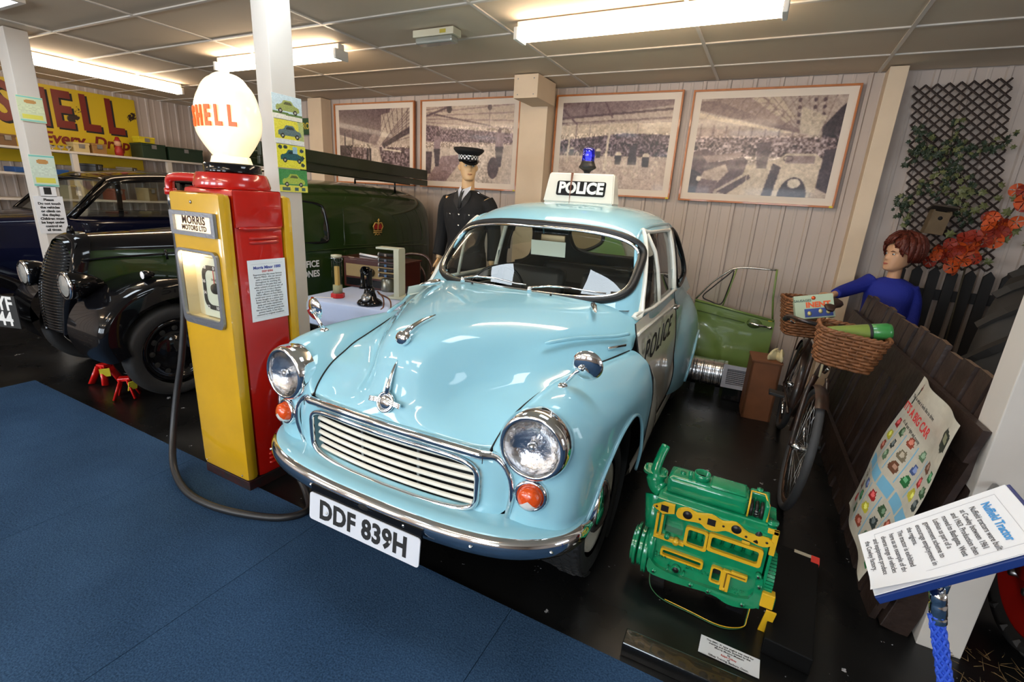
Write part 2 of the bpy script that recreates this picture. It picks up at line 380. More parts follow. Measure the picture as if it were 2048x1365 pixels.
# ------------------------------------------------------------------ the pale blue police car
CPSI=0.0128353;CX0=-1.12055666
car=thing('police_car','pale blue and white vintage police saloon with roof sign and blue beacon','car',(CX0,2.0,0),CPSI)
BON=[ # bonnet half grid rows front -> back, columns centre -> seam
[(0,-.797,.695),(.10,-.794,.695),(.18,-.787,.694),(.25,-.778,.692),(.31,-.766,.689),(.365,-.752,.685),(.414,-.737,.679)],
[(0,-.785,.735),(.09,-.780,.73),(.165,-.771,.722),(.235,-.762,.716),(.30,-.753,.709),(.36,-.742,.702),(.419,-.728,.698)],
[(0,-.762,.79),(.085,-.755,.78),(.15,-.737,.762),(.215,-.718,.747),(.285,-.706,.738),(.355,-.698,.732),(.426,-.70,.728)],
[(0,-.738,.855),(.085,-.730,.842),(.145,-.705,.805),(.205,-.672,.775),(.28,-.655,.764),(.355,-.65,.762),(.434,-.655,.762)],
[(0,-.710,.92),(.09,-.70,.908),(.155,-.665,.855),(.215,-.62,.808),(.285,-.60,.792),(.365,-.595,.789),(.446,-.60,.787)],
[(0,-.663,.978),(.11,-.645,.965),(.185,-.60,.905),(.25,-.55,.848),(.315,-.525,.822),(.39,-.515,.812),(.462,-.52,.808)],
[(0,-.58,1.012),(.13,-.56,1.0),(.215,-.515,.955),(.285,-.47,.90),(.35,-.445,.862),(.415,-.435,.838),(.482,-.44,.825)],
[(0,-.45,1.030),(.16,-.43,1.02),(.26,-.39,.985),(.335,-.355,.937),(.40,-.335,.893),(.46,-.32,.857),(.510,-.32,.837)],
[(0,-.28,1.043),(.18,-.26,1.036),(.30,-.24,1.007),(.385,-.215,.965),(.45,-.20,.918),(.50,-.19,.878),(.548,-.185,.847)],
[(0,-.08,1.050),(.20,-.07,1.046),(.34,-.06,1.022),(.44,-.05,.985),(.51,-.045,.935),(.56,-.04,.89),(.597,-.04,.852)],
[(0,.10,1.055),(.22,.105,1.052),(.38,.11,1.033),(.49,.12,1.0),(.57,.13,.955),(.625,.135,.905),(.65,.146,.857)],
[(0,.205,1.058),(.24,.215,1.055),(.42,.25,1.040),(.54,.29,1.015),(.61,.30,.98),(.645,.27,.93),(.655,.20,.865)],
]
WING=[
[(.475,-.738,.43),(.52,-.737,.42),(.57,-.735,.41),(.62,-.72,.40),(.66,-.70,.395),(.69,-.66,.39),(.715,-.58,.38)],
[(.512,-.745,.55),(.55,-.742,.55),(.59,-.740,.545),(.64,-.725,.54),(.685,-.70,.525),(.715,-.65,.505),(.735,-.54,.46)],
[(.503,-.745,.63),(.54,-.735,.64),(.585,-.725,.65),(.64,-.712,.655),(.69,-.685,.645),(.725,-.63,.62),(.748,-.49,.56)],
[(.458,-.742,.672),(.50,-.730,.71),(.56,-.705,.745),(.63,-.695,.76),(.69,-.67,.755),(.735,-.60,.71),(.757,-.42,.625)],
[(.422,-.732,.695),(.465,-.72,.765),(.53,-.695,.825),(.61,-.685,.845),(.685,-.64,.815),(.74,-.55,.755),(.762,-.34,.665)],
[(.436,-.65,.764),(.478,-.66,.815),(.535,-.655,.86),(.61,-.635,.873),(.69,-.59,.835),(.748,-.49,.765),(.767,-.26,.685)],
[(.462,-.53,.806),(.50,-.54,.852),(.55,-.54,.882),(.62,-.52,.887),(.70,-.48,.845),(.757,-.40,.77),(.77,-.18,.685)],
[(.486,-.425,.829),(.52,-.43,.866),(.565,-.42,.887),(.63,-.40,.888),(.71,-.36,.845),(.765,-.28,.765),(.772,-.10,.66)],
[(.523,-.29,.841),(.55,-.285,.868),(.585,-.275,.882),(.64,-.25,.883),(.715,-.21,.84),(.77,-.15,.755),(.775,-.03,.615)],
[(.580,-.10,.850),(.60,-.10,.862),(.625,-.09,.870),(.665,-.08,.867),(.725,-.05,.825),(.775,-.02,.73),(.776,.04,.53)],
[(.622,.04,.853),(.635,.04,.860),(.655,.05,.864),(.69,.06,.853),(.738,.075,.81),(.779,.08,.69),(.774,.10,.40)],
[(.65,.158,.856),(.66,.160,.858),(.678,.160,.855),(.708,.160,.838),(.75,.160,.79),(.781,.160,.63),(.756,.16,.26)],
]
seamc=[r[6] for r in BON[:11]]
full=[[(-x,y,z) for x,y,z in reversed(r[1:])]+list(r) for r in BON]
B=patch(full,6,5)
ob('bonnet',gridg(B),TEAL,car)
sc_=cr(seamc,6)
for s in(-1,1):
    ob('bonnet_seam',tube([(s*x*1.001,y-.001,z+.0015) for x,y,z in sc_],.0034,6),DARK,car)
# swage bead on bonnet side
for s in(-1,1):
    bead=cr([(s*.405,-.30,.955),(s*.47,-.16,.954),(s*.545,-.02,.942),(s*.60,.07,.937),(s*.637,.145,.938)],6)
    ob('bonnet_bead',tube(bead,[.004]+[.009]*(len(bead)-1),8),TEAL,car)
    ob('bonnet_badge_strip',boxc((s*.612,.055,.893),(.008,.12,.012),.002,(0,0,-s*.45)),CHROME,car,label='small dark chrome badge strip')
BR=patch(WING,6,5)
wg=gridg(BR,False);arch=[r[6] for r in WING]
for s in(1,-1):
    g=wg if s==1 else mirx(wg)
    W=ob('front_wing',g,TEAL,car)
    lip=cr([(s*x,y,z) for x,y,z in arch],6);ob('arch_lip',tube(lip,.008,8),TEAL,W)
    ob('wheel_well',lathe([(.02,0),(.36,0),(.36,.22),(.355,.22),(.355,.005),(.02,.005)],28,'x'),DARK,W,loc=(s*.49 if s>0 else -.71,-.20,.33),)
# ---- cabin shell
TB=[(.90,.672,.06,2.45,0),(1.0,.655,.165,2.28,0),(1.1,.638,.25,2.16,0),(1.2,.618,.34,2.05,0),(1.3,.592,.43,1.95,.05),(1.36,.57,.487,1.88,.15),(1.40,.545,.535,1.82,.35),(1.44,.50,.61,1.74,.6),(1.47,.43,.71,1.64,.8),(1.49,.34,.83,1.53,.9),(1.503,.22,.97,1.40,1),(1.509,.10,1.08,1.28,1),(1.51,.0,1.17,1.18,1)]
TBf=cr(TB,6)
def ringpts(a,f,r,w,k):
    L=r-f
    boxp=[(0,f),(.35,f+.02),(.65,f+.065),(.83,f+.105),(.935,f+.16),(.985,f+.25),(1,f+.40),(1.0,f+L*.45),(1.0,f+L*.62),(.985,r-.36),(.94,r-.22),(.85,r-.13),(.68,r-.06),(.36,r-.015),(0,r)]
    ell=[]
    for i,(px,py) in enumerate(boxp):
        th=-PI/2+PI*i/(len(boxp)-1)
        n=2.6
        ell.append((abs(math.cos(th))**(2/n),(f+r)/2+L/2*math.copysign(abs(math.sin(th))**(2/n),math.sin(th))))
    P=[(a*((1-w)*p[0]+w*e[0]),(1-w)*p[1]+w*e[1]) for p,e in zip(boxp,ell)]
    return cr(P,k)
KR=8
rings=[]
for z,a,f,r,ww in TBf:
    rp=ringpts(max(a,0.001),f,r,min(max(ww,0),1),KR);rings.append([(x,y,z) for x,y in rp])
RG=np.array(rings)  # (nz, nr,3) right half
def shell_front(x,z):   # y on the front face
    zi=np.interp(z,TBf[:,0],np.arange(len(TBf)));i=int(zi);t=zi-i
    def fy(k):
        r=RG[min(k,len(RG)-1)];h=r[:7*KR];return np.interp(abs(x),h[:,0],h[:,1])
    return fy(i)*(1-t)+fy(i+1)*t
def shell_side(y,z):
    zi=np.interp(z,TBf[:,0],np.arange(len(TBf)));i=int(zi);t=zi-i
    def fx(k):
        r=RG[min(k,len(RG)-1)];return np.interp(y,r[:,1],r[:,0])
    return fx(i)*(1-t)+fx(i+1)*t
def shell_rear(x,z):
    zi=np.interp(z,TBf[:,0],np.arange(len(TBf)));i=int(zi);t=zi-i
    def fy(k):
        r=RG[min(k,len(RG)-1)][::-1];h=r[:6*KR];return np.interp(abs(x),h[:,0],h[:,1])
    return fy(i)*(1-t)+fy(i+1)*t
wsl=[(x,1.212+z-(.012*(abs(x)/.5)**2 if z<0 else .02*(abs(x)/.5)**2)) for x,z in superell(.562,.158,4.2,64)]
rwl=[(x,1.20+z) for x,z in superell(.36,.125,4,48)]
dwl=[(.365,1.005),(.38,1.0),(1.18,1.0),(1.21,1.03),(1.225,1.34),(1.19,1.372),(.75,1.372),(.66,1.35)]   # door glass (y,z)
qwl=[(1.36,1.02),(1.72,1.03),(1.80,1.10),(1.70,1.27),(1.56,1.345),(1.37,1.35)]
# A-pillar line follows the shell: shift the front edge
def cabin_faces():
    nz,nr=RG.shape[:2];F=[];idx=lambda i,j:i*nr+j
    for i in range(nz-1):
        for j in range(nr-1):
            c=(RG[i,j]+RG[i+1,j]+RG[i,j+1]+RG[i+1,j+1])/4
            x,y,z=c
            if j<6*KR and z<1.40 and inpoly(x,z,wsl) and y<.75: continue
            if j>8*KR and inpoly(x,z,rwl) and y>1.5: continue
            if x>.45 and (inpoly(y,z,dwl) or inpoly(y,z,qwl)) and y>.36: continue
            F.append((idx(i,j),idx(i,j+1),idx(i+1,j+1),idx(i+1,j)))
    return RG.reshape(-1,3),F
cf=cabin_faces()
bm=bmesh.new()
gg=join(cf,mirx(cf))
vs_=[bm.verts.new(v) for v in gg[0]]
for f in gg[1]:
    if len(set(f))==4:
        try: bm.faces.new([vs_[i] for i in f])
        except ValueError: pass
bmesh.ops.remove_doubles(bm,verts=bm.verts,dist=.0008)
me=D.meshes.new('cabin_shell');bm.to_mesh(me);bm.free();me.materials.append(TEAL)
me.polygons.foreach_set('use_smooth',[True]*len(me.polygons))
cab=D.objects.new('cabin_shell',me);COL.objects.link(cab);cab.parent=car
def loopf(P,off=0): return [(x,shell_front(x,z)-off,z) for x,z in P]
lp=loopf(wsl,.004)
WS=ob('windscreen',(np.array([(x,shell_front(x,z)+.004,z) for x,z in wsl]+[(0,shell_front(0,1.2)+.004,1.2)]),[(i,(i+1)%64,64) for i in range(64)]),GLASS,car,smooth=False)
# finer curved glass
rows=[]
for z in np.linspace(1.045,1.38,16):
    rows.append([(x,shell_front(x,z)+.006,z) for x in np.linspace(-.57,.57,40)])
gr=np.array(rows);Vg,Fg=gridg(gr)
Fg=[f for f in Fg if all(inpoly(Vg[i][0]*.985,1.205+(Vg[i][2]-1.205)*.985,wsl) for i in f)]
WS.data.clear_geometry();WS.data.from_pydata([tuple(v) for v in Vg],[],Fg);WS.data.polygons.foreach_set('use_smooth',[True]*len(WS.data.polygons));WS.data.materials.clear();WS.data.materials.append(GLASS)
ob('rubber_seal',tube(loopf([(x*1.022,1.21+(z-1.21)*1.07) for x,z in wsl],.004),.021,10,closed=True),RUBBER,WS)
ob('chrome_bead',tube(loopf([(x*.996,1.21+(z-1.21)*.985) for x,z in wsl],.020),.0085,8,closed=True),CHROME,WS)
RW=ob('rear_window',gridg(np.array([[(x,shell_rear(x,z)-.004,z) for x in np.linspace(-.355,.355,16)] for z in np.linspace(1.085,1.315,8)])),GLASS,car)
ob('rubber_seal',tube([(x,shell_rear(x,z)+.002,z) for x,z in rwl],.016,8,closed=True),RUBBER,RW)
for s in(1,-1):
    P=cr([(y,z,0) for y,z in dwl],5,True)
    dl=[(s*(shell_side(y,z)+.004),y,z) for y,z,_ in P]
    Q=cr([(y,z,0) for y,z in qwl],5,True)
    ql=[(s*(shell_side(y,z)+.003),y,z) for y,z,_ in Q]
    n=len(dl);c=(s*(shell_side(.85,1.18)-.004),.85,1.18)
    q=ob('quarter_glass',(np.array([(p[0]-s*.008,p[1],p[2]) for p in ql]+[(s*(shell_side(1.6,1.18)-.006),1.6,1.18)]),[(i,(i+1)%len(ql),len(ql)) for i in range(len(ql))]),GLASS,car,smooth=False)
    ob('rubber_seal',tube(ql,.012,8,closed=True),RUBBER,q)
# ---- lower body sides, doors and tail
bz=[.22,.30,.5,.7,.85,.93,.98];bxx=[.70,.712,.72,.71,.688,.668,.656]
ez=[.20,.26,.40,.55,.66,.75,.80,.835,.858,.93,.98];ex=[.752,.757,.770,.779,.781,.770,.745,.708,.664,.668,.656]
rz_=[.22,.4,.6,.7,.8,.9,.98];rr=[2.74,2.77,2.74,2.70,2.62,2.48,2.30]
def side_x(y,z):
    b=np.interp(z,bz,bxx)
    t=max(0,(y-.16)/.72)
    if t<1:
        zz=z+.62*t**1.25;f=max(0,float(np.interp(min(zz,.98),ez,ex)-np.interp(min(zz,.98),bz,bxx)))
        b+=f*(1-t*.75)*(1 if zz<.98 else 0)
    q=math.sqrt(((y-1.98)/.74)**2+((z-.40)/.47)**2)
    if q<1: b+=.095*(1-q**3)**.8
    return b
def tail_x(y,z):
    if y<=1.6: return side_x(y,z)
    r=float(np.interp(z,rz_,rr));u=min(1,((y-1.6)/(r-1.6)))**(1/.72);return side_x(min(y,2.7),z)*max(0,math.cos(math.asin(u)))**.62
def sidegrid(ys,zs): return np.array([[(side_x(y,z),y,z) for z in zs] for y in ys])
zs=np.concatenate([np.linspace(.25,.60,9),np.linspace(.64,.985,14)])
yd=np.linspace(.166,1.262,36)
dg=gridg(sidegrid(yd,zs),True)
rows=[]
for y in np.linspace(1.27,1.6,12): rows.append([(side_x(y,z),y,z) for z in zs])
# rear quarter wraps round to the tail centre
for th in np.linspace(0,PI/2,30)[1:]:
    row=[]
    for z in zs:
        r=float(np.interp(z,rz_,rr));y=1.6+(r-1.6)*math.sin(th)**(.72);f=math.cos(th)**.62
        row.append((side_x(min(y,2.7),z)*f,y,z))
    rows.append(row)
rg=gridg(np.array(rows),True)
# wheel arch opening in the rear quarter
V,F=rg
F=[f for f in F if not (((np.mean([V[i][1] for i in f])-1.92)/.34)**2+((np.mean([V[i][2] for i in f])-.28)/.30)**2<1 and V[f[0]][0]>.45)]
rg=(V,F)
for s in(1,-1):
    g=rg if s==1 else mirx(rg);ob('rear_quarter_panel',g,TEAL,car)
    P=[(s*tail_x(1.92+.345*math.cos(a),.28+.31*math.sin(a)),1.92+.345*math.cos(a),.28+.31*math.sin(a)) for a in np.linspace(0,PI,24)]
    ob('arch_lip',tube(P,.012,8),TEAL,car)
    g=dg if s==1 else mirx(dg);d=ob('door',g,CREAM,car)
    fr=[(s*(shell_side(y,z)+.006),y,z) for y,z in cr([(y,z,0) for y,z in dwl],5,True)[:,:2]]
    ob('window_frame',tube(fr,.017,8,closed=True,flat=(1,.6)),CREAM,d)
    gl=np.array([[(s*(shell_side(y,z)-.003),y,z) for z in np.linspace(1.0,1.37,6)] for y in np.linspace(.40,1.21,8)])
    gl[0,:,1]=np.linspace(.37,.70,6);gl[1,:,1]=np.maximum(gl[1,:,1],gl[0,:,1]+.03);gl[2,:,1]=np.maximum(gl[2,:,1],gl[1,:,1]+.03);gl[3,:,1]=np.maximum(gl[3,:,1],gl[2,:,1]+.02)
    ob('door_glass',gridg(gl),GLASS,d)
    vp=[(s*(shell_side(.70,z)+.008),.70+.01*(z-1),z) for z in np.linspace(.995,1.365,5)]
    ob('quarterlight_pillar',tube(vp,.011,8),CREAM,d)
    ob('waist_bead',tube(cr([(s*(side_x(y,.93)+.004),y,.932-.03*(y-.16)) for y in np.linspace(.17,1.25,9)],3),.008,8),CREAM,d)
    for y in(.163,1.266): ob('shut_line',tube([(s*(side_x(y,z)+.0012),y,z) for z in zs],.0032,6),DARK,d)
    ob('door_handle',tube([(s*(side_x(1.17,.90)+.006),1.13,.897),(s*(side_x(1.17,.90)+.03),1.145,.9),(s*(side_x(1.17,.90)+.03),1.22,.902),(s*(side_x(1.22,.90)+.008),1.235,.902)],.009,8),CHROME,d)
    # lettering on the door
    tx=text('lettering','POLICE',.185,INK,d,(s*(side_x(.62,.80)+.0135),.60,.822),(PI/2,0,s*PI/2),.001,.002,sx=1.12 if s>0 else 1.12,space=1.15)
    sill=gridg(np.array([[(s*.70,y,.18),(s*.722,y,.205),(s*.715,y,.255)] for y in np.linspace(.2,1.55,8)]),s>0)
    ob('sill',sill,CREAM,car)
    # front trim on scuttle top
    hx=.495;ob('hinge_cover',tr(lathe([(0,0),(.006,.01),(.013,.05),(.016,.10),(.013,.125),(0,.13)],12,'y'),(s*hx,.06,1.030),(.10,0,s*.42)),CHROME,car)
    ob('washer_jet',lathe([(.006,0),(.006,.004),(.003,.01),(0,.011)],10),BLACK,car,loc=(s*.227,.165,1.056))
# drip rail over side windows
for s in(1,-1):
    P=[(s*(shell_side(y,z)+.006),y,z) for y,z in [(.47,1.20),(.56,1.30),(.66,1.372),(.80,1.40),(1.0,1.41),(1.3,1.41),(1.55,1.395),(1.72,1.34),(1.85,1.23),(1.9,1.12)]]
    ob('drip_rail',tube(cr(P,4),.008,6),TEAL,car)
# ---- front panel, bar, grille
NB=72
def loopxz(w,zc,hh,n): return [(x,zc+z) for x,z in superell(w,hh,n,NB)]
fp_y=lambda x:-.803+.20*abs(x)**2
outl=[]
for x,z in superell(.500,.145,3.6,NB):
    zz=.555+z
    if z>0: zz=.555+z+.004*math.cos(x*3)
    if z<0: zz=.44+(z+.145)*1.0 if False else .555+z*1.0
    outl.append((x,zz))
inl=loopxz(.392,.552,.106,5.0)
rows=[]
for t in np.linspace(0,1,6):
    row=[]
    for (xo,zo),(xi,zi) in zip(outl,inl):
        x=xo+(xi-xo)*t;z=zo+(zi-zo)*t
        row.append((x,fp_y(x)+.010-.010*math.sin(t*PI),z))
    rows.append(row)
rows.append([(x,fp_y(x)+.035,z) for x,z in inl])
ob('front_panel',gridg(np.array(rows),False,True),TEAL,car)
# lower apron below grille
ob('apron',gridg(np.array([[(x,fp_y(x)+.012,.45),(x,fp_y(x)+.02,.40),(x,fp_y(x)+.06,.36)] for x in np.linspace(-.48,.48,24)]),False),TEAL,car)
GR=thing('grille',None,None);GR.parent=car
del_=0
ob('grille_surround',tube([(x,fp_y(x)-.006,z) for x,z in inl],.0105,8,closed=True),CHROME,GR)
for z in np.linspace(.474,.632,6):
    half=.375-.35*max(0,abs(z-.552)-.05)
    ys_=[]
    rows=[]
    for x in np.linspace(-half,half,25):
        y=fp_y(x)+.012
        rows.append([(x,y+.011,z+.0095),(x,y+.004,z+.008),(x,y,z+.002),(x,y+.001,z-.004),(x,y+.008,z-.0075)])
    ob('slat',gridg(np.array(rows),False),CREAM,GR)
for x in(-.14,.13): ob('grille_strut',box(x-.006,x+.006,-.76,-.75,.455,.65),STEEL,GR,smooth=False)
ob('radiator',box(-.40,.40,-.70,-.66,.43,.68),DARK,car,smooth=False)
# chrome bar: thick across the top, curling down both sides
top=[(x,fp_y(x)-.004,.673+.022*(1-(x/.5)**2)) for x in np.linspace(-.40,.40,17)]
sideR=[(.44,-.748,.672),(.475,-.748,.652),(.503,-.751,.61),(.510,-.750,.55),(.500,-.744,.49),(.488,-.736,.44)]
bar=cr([(-x,y,z) for x,y,z in reversed(sideR)]+top+sideR,4)
rad=[];
for p in bar:
    rad.append(.0175 if p[2]>.655 and abs(p[0])<.45 else .0105)
rad=np.convolve(np.pad(rad,3,mode='edge'),np.ones(7)/7,'valid')
ob('chrome_bar',tube(bar,list(rad),10),CHROME,car)
for s in(-1,1): ob('bar_joint',tube([(s*.415,fp_y(.415)-.022,.66),(s*.415,fp_y(.415)-.021,.69)],.0015,6),INK,car)
# lamps
LENS=mat('headlamp_glass',(.9,.92,.95),.02,0,0,trans=1.0,bump=.35,bscale=45,ior=1.3)
AMB=mat('amber_lens',s2l(226,82,18),.15,0,.8,bump=.3,bscale=70)
REFL=mat('lamp_reflector',(.9,.9,.92),.12,1.0,bump=.4,bscale=35)
for s in(1,-1):
    hl=thing('headlamp',None,None,(s*.570,-.733,.747));hl.parent=car;hl.rotation_euler=(-.05,0,s*.06)
    ob('rim',lathe([(.118,.05),(.121,.02),(.119,-.005),(.112,-.022),(.103,-.030),(.097,-.028),(.094,-.02),(.094,.0)],40,'y',False),CHROME,hl)
    ob('reflector',lathe([(.015,.012),(.05,.008),(.08,-.002),(.095,-.014)],32,'y',False),REFL,hl)
    ob('lens',lathe([(0,-.046),(.03,-.044),(.06,-.038),(.08,-.030),(.0945,-.021)],36,'y',False),LENS,hl)
    ob('bulb_shield',lathe([(.016,.01),(.016,-.012),(0,-.014)],12,'y'),CHROME,hl)
    il=thing('indicator',None,None,(s*.578,-.745,.572));il.parent=car;il.rotation_euler=(-.08,0,s*.18)
    ob('rim',lathe([(.055,.03),(.057,.0),(.053,-.010),(.045,-.012),(.041,0)],28,'y',False),CHROME,il)
    ob('lens',lathe([(.042,0),(.041,-.018),(.035,-.034),(.02,-.042),(0,-.044)],28,'y',False),AMB,il)
    ob('clear_lens',tr(lathe([(.043,0),(.042,-.017),(.036,-.033),(.021,-.041),(0,-.043)],20,'y',False,a0=.70*PI,a1=1.30*PI),(0,-.0015,0)),mat('clear_lens',(.75,.74,.72),.2,0,.8),il)
# bumper
bp_pts=[(0,-.888),(.15,-.886),(.30,-.877),(.43,-.858),(.54,-.826),(.63,-.775),(.695,-.708),(.725,-.63),(.728,-.55)]
bpf=cr([(-x,y,0) for x,y in reversed(bp_pts[1:])]+[(x,y,0) for x,y in bp_pts],5)
prof=[(.012,.042),(-.004,.040),(-.016,.026),(-.021,.006),(-.017,-.016),(-.006,-.034),(.006,-.045),(.014,-.045)]
rows=[]
N_=len(bpf)
for i,p in enumerate(bpf):
    t=bpf[min(i+1,N_-1)]-bpf[max(i-1,0)];t/=np.linalg.norm(t);n=np.array([t[1],-t[0]])
    e=min(i,N_-1-i)/5.;sc_z=min(1,.35+.65*e) if e<1 else 1
    rows.append([(p[0]-n[0]*dy*-1*-1 if False else p[0]+n[0]*(-dy),p[1]+n[1]*(-dy),.400+dz*sc_z) for dy,dz in prof])
bu=ob('bumper',gridg(np.array(rows)),CHROME,car)
for x in(-.62,-.27,.27-.10,.42,.66):
    k=int(np.argmin(np.abs(bpf[:,0]-x)));t=bpf[k+1]-bpf[k-1];t/=np.linalg.norm(t);n=np.array([t[1],-t[0]])
    ob('bolt_head',lathe([(0,-.006),(.005,-.005),(.008,0)],10,'y'),CHROME,bu,loc=(bpf[k][0]+n[0]*.0205,bpf[k][1]+n[1]*.0205,.402))
ob('starting_handle_hole',tr(lathe([(0,-.001),(.018,0),(.02,.004)],14,'y'),(0,-.9095,.407),sc=(1.3,1,.6)),DARK,bu)
# painted valance between bumper and body
rows=[]
for i,p in enumerate(bpf):
    x=p[0];ax=abs(x)
    inn=(x*.93 if ax<.5 else math.copysign(.465+(ax-.5)*.9,x),)
    yi=max(fp_y(x*.93)-.0,-.77) if ax<.5 else None
    if ax<.52: q=(x*.92,fp_y(x*.92)+.012,.442)
    else:
        u=(ax-.52)/(.728-.52);q=(math.copysign(.478+u*.215,x),-.725+u*.15,.44-.03*u)
    p3=np.array([p[0],p[1]+.004,.441]);q3=np.array(q)
    rows.append([p3,p3*.97+q3*.03+np.array([0,0,.006]),p3*.6+q3*.4+np.array([0,0,.013]),p3*.25+q3*.75+np.array([0,0,.010]),q3+np.array([0,0,.02])])
ob('valance',gridg(np.array(rows),True),TEAL,car)
# number plate
pl=thing('number_plate',None,None,(0,-.918,.330));pl.parent=car;pl.rotation_euler=(-.10,0,0)
WPLATE=mat('white_reflective_plate',s2l(222,226,234),.35,coat=.3)
g=prism(rrect(.522,.112,.012),0,.004);ob('plate',(g[0][:,[0,2,1]]*np.array([1,-1,1]),g[1]),WPLATE,pl,smooth=False)
text('lettering','DDF 839H',.104,INK,pl,(0,-.0046,-.003),(PI/2,0,0),.0006,.0040,sx=.86,space=1.06)
ob('plate_bracket',box(-.26,.26,.0015,.012,.02,.085),BLACK,pl,smooth=False)
for dx in(-.17,.135): ob('plate_screw',lathe([(0,-.004),(.005,-.003),(.006,0)],10,'y'),mat('white_plastic',(.7,.7,.7),.4),pl,loc=(dx,-.0045,-.004))
# bonnet badge with spear, emblem and handle
bd=thing('bonnet_badge',None,None,(0,-.779,.772));bd.parent=car;bd.rotation_euler=(-.36,0,0)
ob('ring',join(tube([(.034*math.cos(a),-.004,.034*math.sin(a)) for a in np.linspace(0,2*PI,24)[:-1]],.006,6,closed=True),lathe([(0,-.010),(.02,-.009),(.03,-.003),(.03,.004)],20,'y')),CHROME,bd)
[ob('wing_bar',join(*[boxc((sx*.046,-.008,.008-k*.0062),(.05,.008,.0063),.001,(0,sx*.10,0)) for k in range(3)]),CHROME,bd) for sx in(-1,1)]
ob('spear',tube([(0,-.004,.03),(0,-.006,.06),(0,-.003,.10),(0,.004,.135),(0,.012,.155)],[.011,.010,.007,.0045,.002],8),CHROME,bd)
em=thing('bonnet_motif',None,None,(0,-.678,.985));em.parent=car
ob('roundel',tr(lathe([(0,-.022),(.022,-.02),(.026,-.014),(.027,.004),(.018,.022),(0,.03)],22,'y'),(0,0,.006),(-.25,0,0)),CHROME,em)
ob('tail_fin',tube([(0,.005,.016),(0,.05,.036),(0,.11,.050),(0,.17,.054),(0,.195,.056)],[.014,.011,.008,.005,.003],8),CHROME,em)
# wing mirrors
for s in(1,-1):
    wm=thing('wing_mirror',None,None,(s*.575,-.527,.884));wm.parent=car
    ob('foot',lathe([(.020,-.006),(.020,.004),(.012,.012),(0,.014)],16),CHROME,wm)
    hc=(s*.076,.012,.088)
    ob('stalk',tube([(0,0,.005),(s*.022,-.004,.034),(s*.046,-.006,.066),(s*.068,.0,.086)],[.0085,.008,.0065,.006],10),CHROME,wm)
    ob('knuckle',tr(lathe([(0,-.012),(.010,-.008),(.012,0),(.010,.008),(0,.012)],12),(s*.062,-.006,.082)),CHROME,wm)
    ob('mirror_shell',tr(lathe([(0,-.012),(.02,-.0115),(.042,-.007),(.054,.001),(.0555,.005)],30,'y',False),hc,(.10,0,s*.10)),CHROME,wm)
    ob('mirror_glass',tr(lathe([(0,.0045),(.053,.0045),(.0545,.004)],26,'y',False),hc,(.10,0,s*.10)),mat('mirror_glass',(.9,.9,.9),.01,1.0),wm)
# wipers
for x0,x1 in((-.295,-.06),(.105,.36)):
    wp=thing('wiper',None,None,(x0,.175,1.066));wp.parent=car
    ob('spindle',lathe([(.012,-.01),(.012,.01),(.007,.018),(0,.02)],12),CHROME,wp)
    e=(x1-x0)
    y1=shell_front(x1+.06,1.09)-.175-.03
    ob('arm',tube([(0,0,.014),(e*.4,.0,.034),(e*.8,y1*.5+.0,.03)],[.006,.005,.003],8),CHROME,wp)
    bl=[(e*.25+k*.06,shell_front(x0+e*.25+k*.06,1.085)-.175-.022,.022+.006*math.sin(k)) for k in range(6)]
    ob('blade',tube(bl,.0045,6),mat('wiper_chrome',(.6,.6,.6),.25,1.0),wp)
# police roof sign and beacon
rs=thing('roof_sign',None,None,(-.015,1.17,1.503));rs.parent=car
V=np.array([(-.243,-.075,0),(.243,-.075,0),(.243,.075,0),(-.243,.075,0),(-.222,-.035,.19),(.222,-.035,.19),(.222,.035,.19),(-.222,.035,.19)])
bm=bmesh.new();vv=[bm.verts.new(v) for v in V]
for f in[(3,2,1,0),(4,5,6,7),(0,1,5,4),(1,2,6,5),(2,3,7,6),(3,0,4,7)]: bm.faces.new([vv[i] for i in f])
bmesh.ops.bevel(bm,geom=bm.edges[:],offset=.008,segments=3,affect='EDGES');bm.verts.index_update()
g=(np.array([v.co[:] for v in bm.verts]),[tuple(v.index for v in f.verts) for f in bm.faces]);bm.free()
ob('sign_box',g,mat('white_sign_plastic',s2l(228,224,212),.12,0,.8),rs,auto=40)
tilt=math.atan2(.04,.19)
pn=D.objects.new('sign_panel',None);COL.objects.link(pn);pn.parent=rs;pn.location=(.012,-.0570,.092);pn.rotation_euler=(-tilt,0,0)
g=prism(rrect(.335,.095,.014),0,.0015);ob('panel_print',(g[0][:,[0,2,1]]*np.array([1,-1,1]),g[1]),mat('black_sign_print',(.01,.01,.012),.1,0,.8),pn,smooth=False)
text('lettering','POLICE',.098,mat('white_sign_print',s2l(235,235,230),.2,coat=.6),pn,(0,-.0022,0),(PI/2,0,0),.0005,.0045,sx=.94,space=1.02)
flatten(pn)
ob('sign_joint',box(-.055,-.0535,-.076,-.033,0,.19),mat('brown_line',s2l(140,90,70),.6),rs,smooth=False)
bc=thing('beacon',None,None,(0.0,1.20,1.69));bc.parent=car
ob('stem',lathe([(.022,0),(.020,.012),(.026,.022),(.056,.040),(.057,.048),(.050,.058),(.043,.075),(.042,.082)],28),RUBBER,bc)
BLUEG=mat('blue_beacon_lens',(.02,.03,.75),.05,0,.6,trans=.85)
ob('blue_dome',lathe([(.041,.080),(.0415,.12),(.040,.145),(.036,.158),(.024,.164),(0,.166)],28),BLUEG,bc)
ob('bulb_reflector',lathe([(.012,.085),(.014,.12),(.010,.14),(0,.142)],12),mat('lit_blue_bulb',(.2,.25,1),.3,emit=2.0,ecol=(.25,.2,1)),bc)
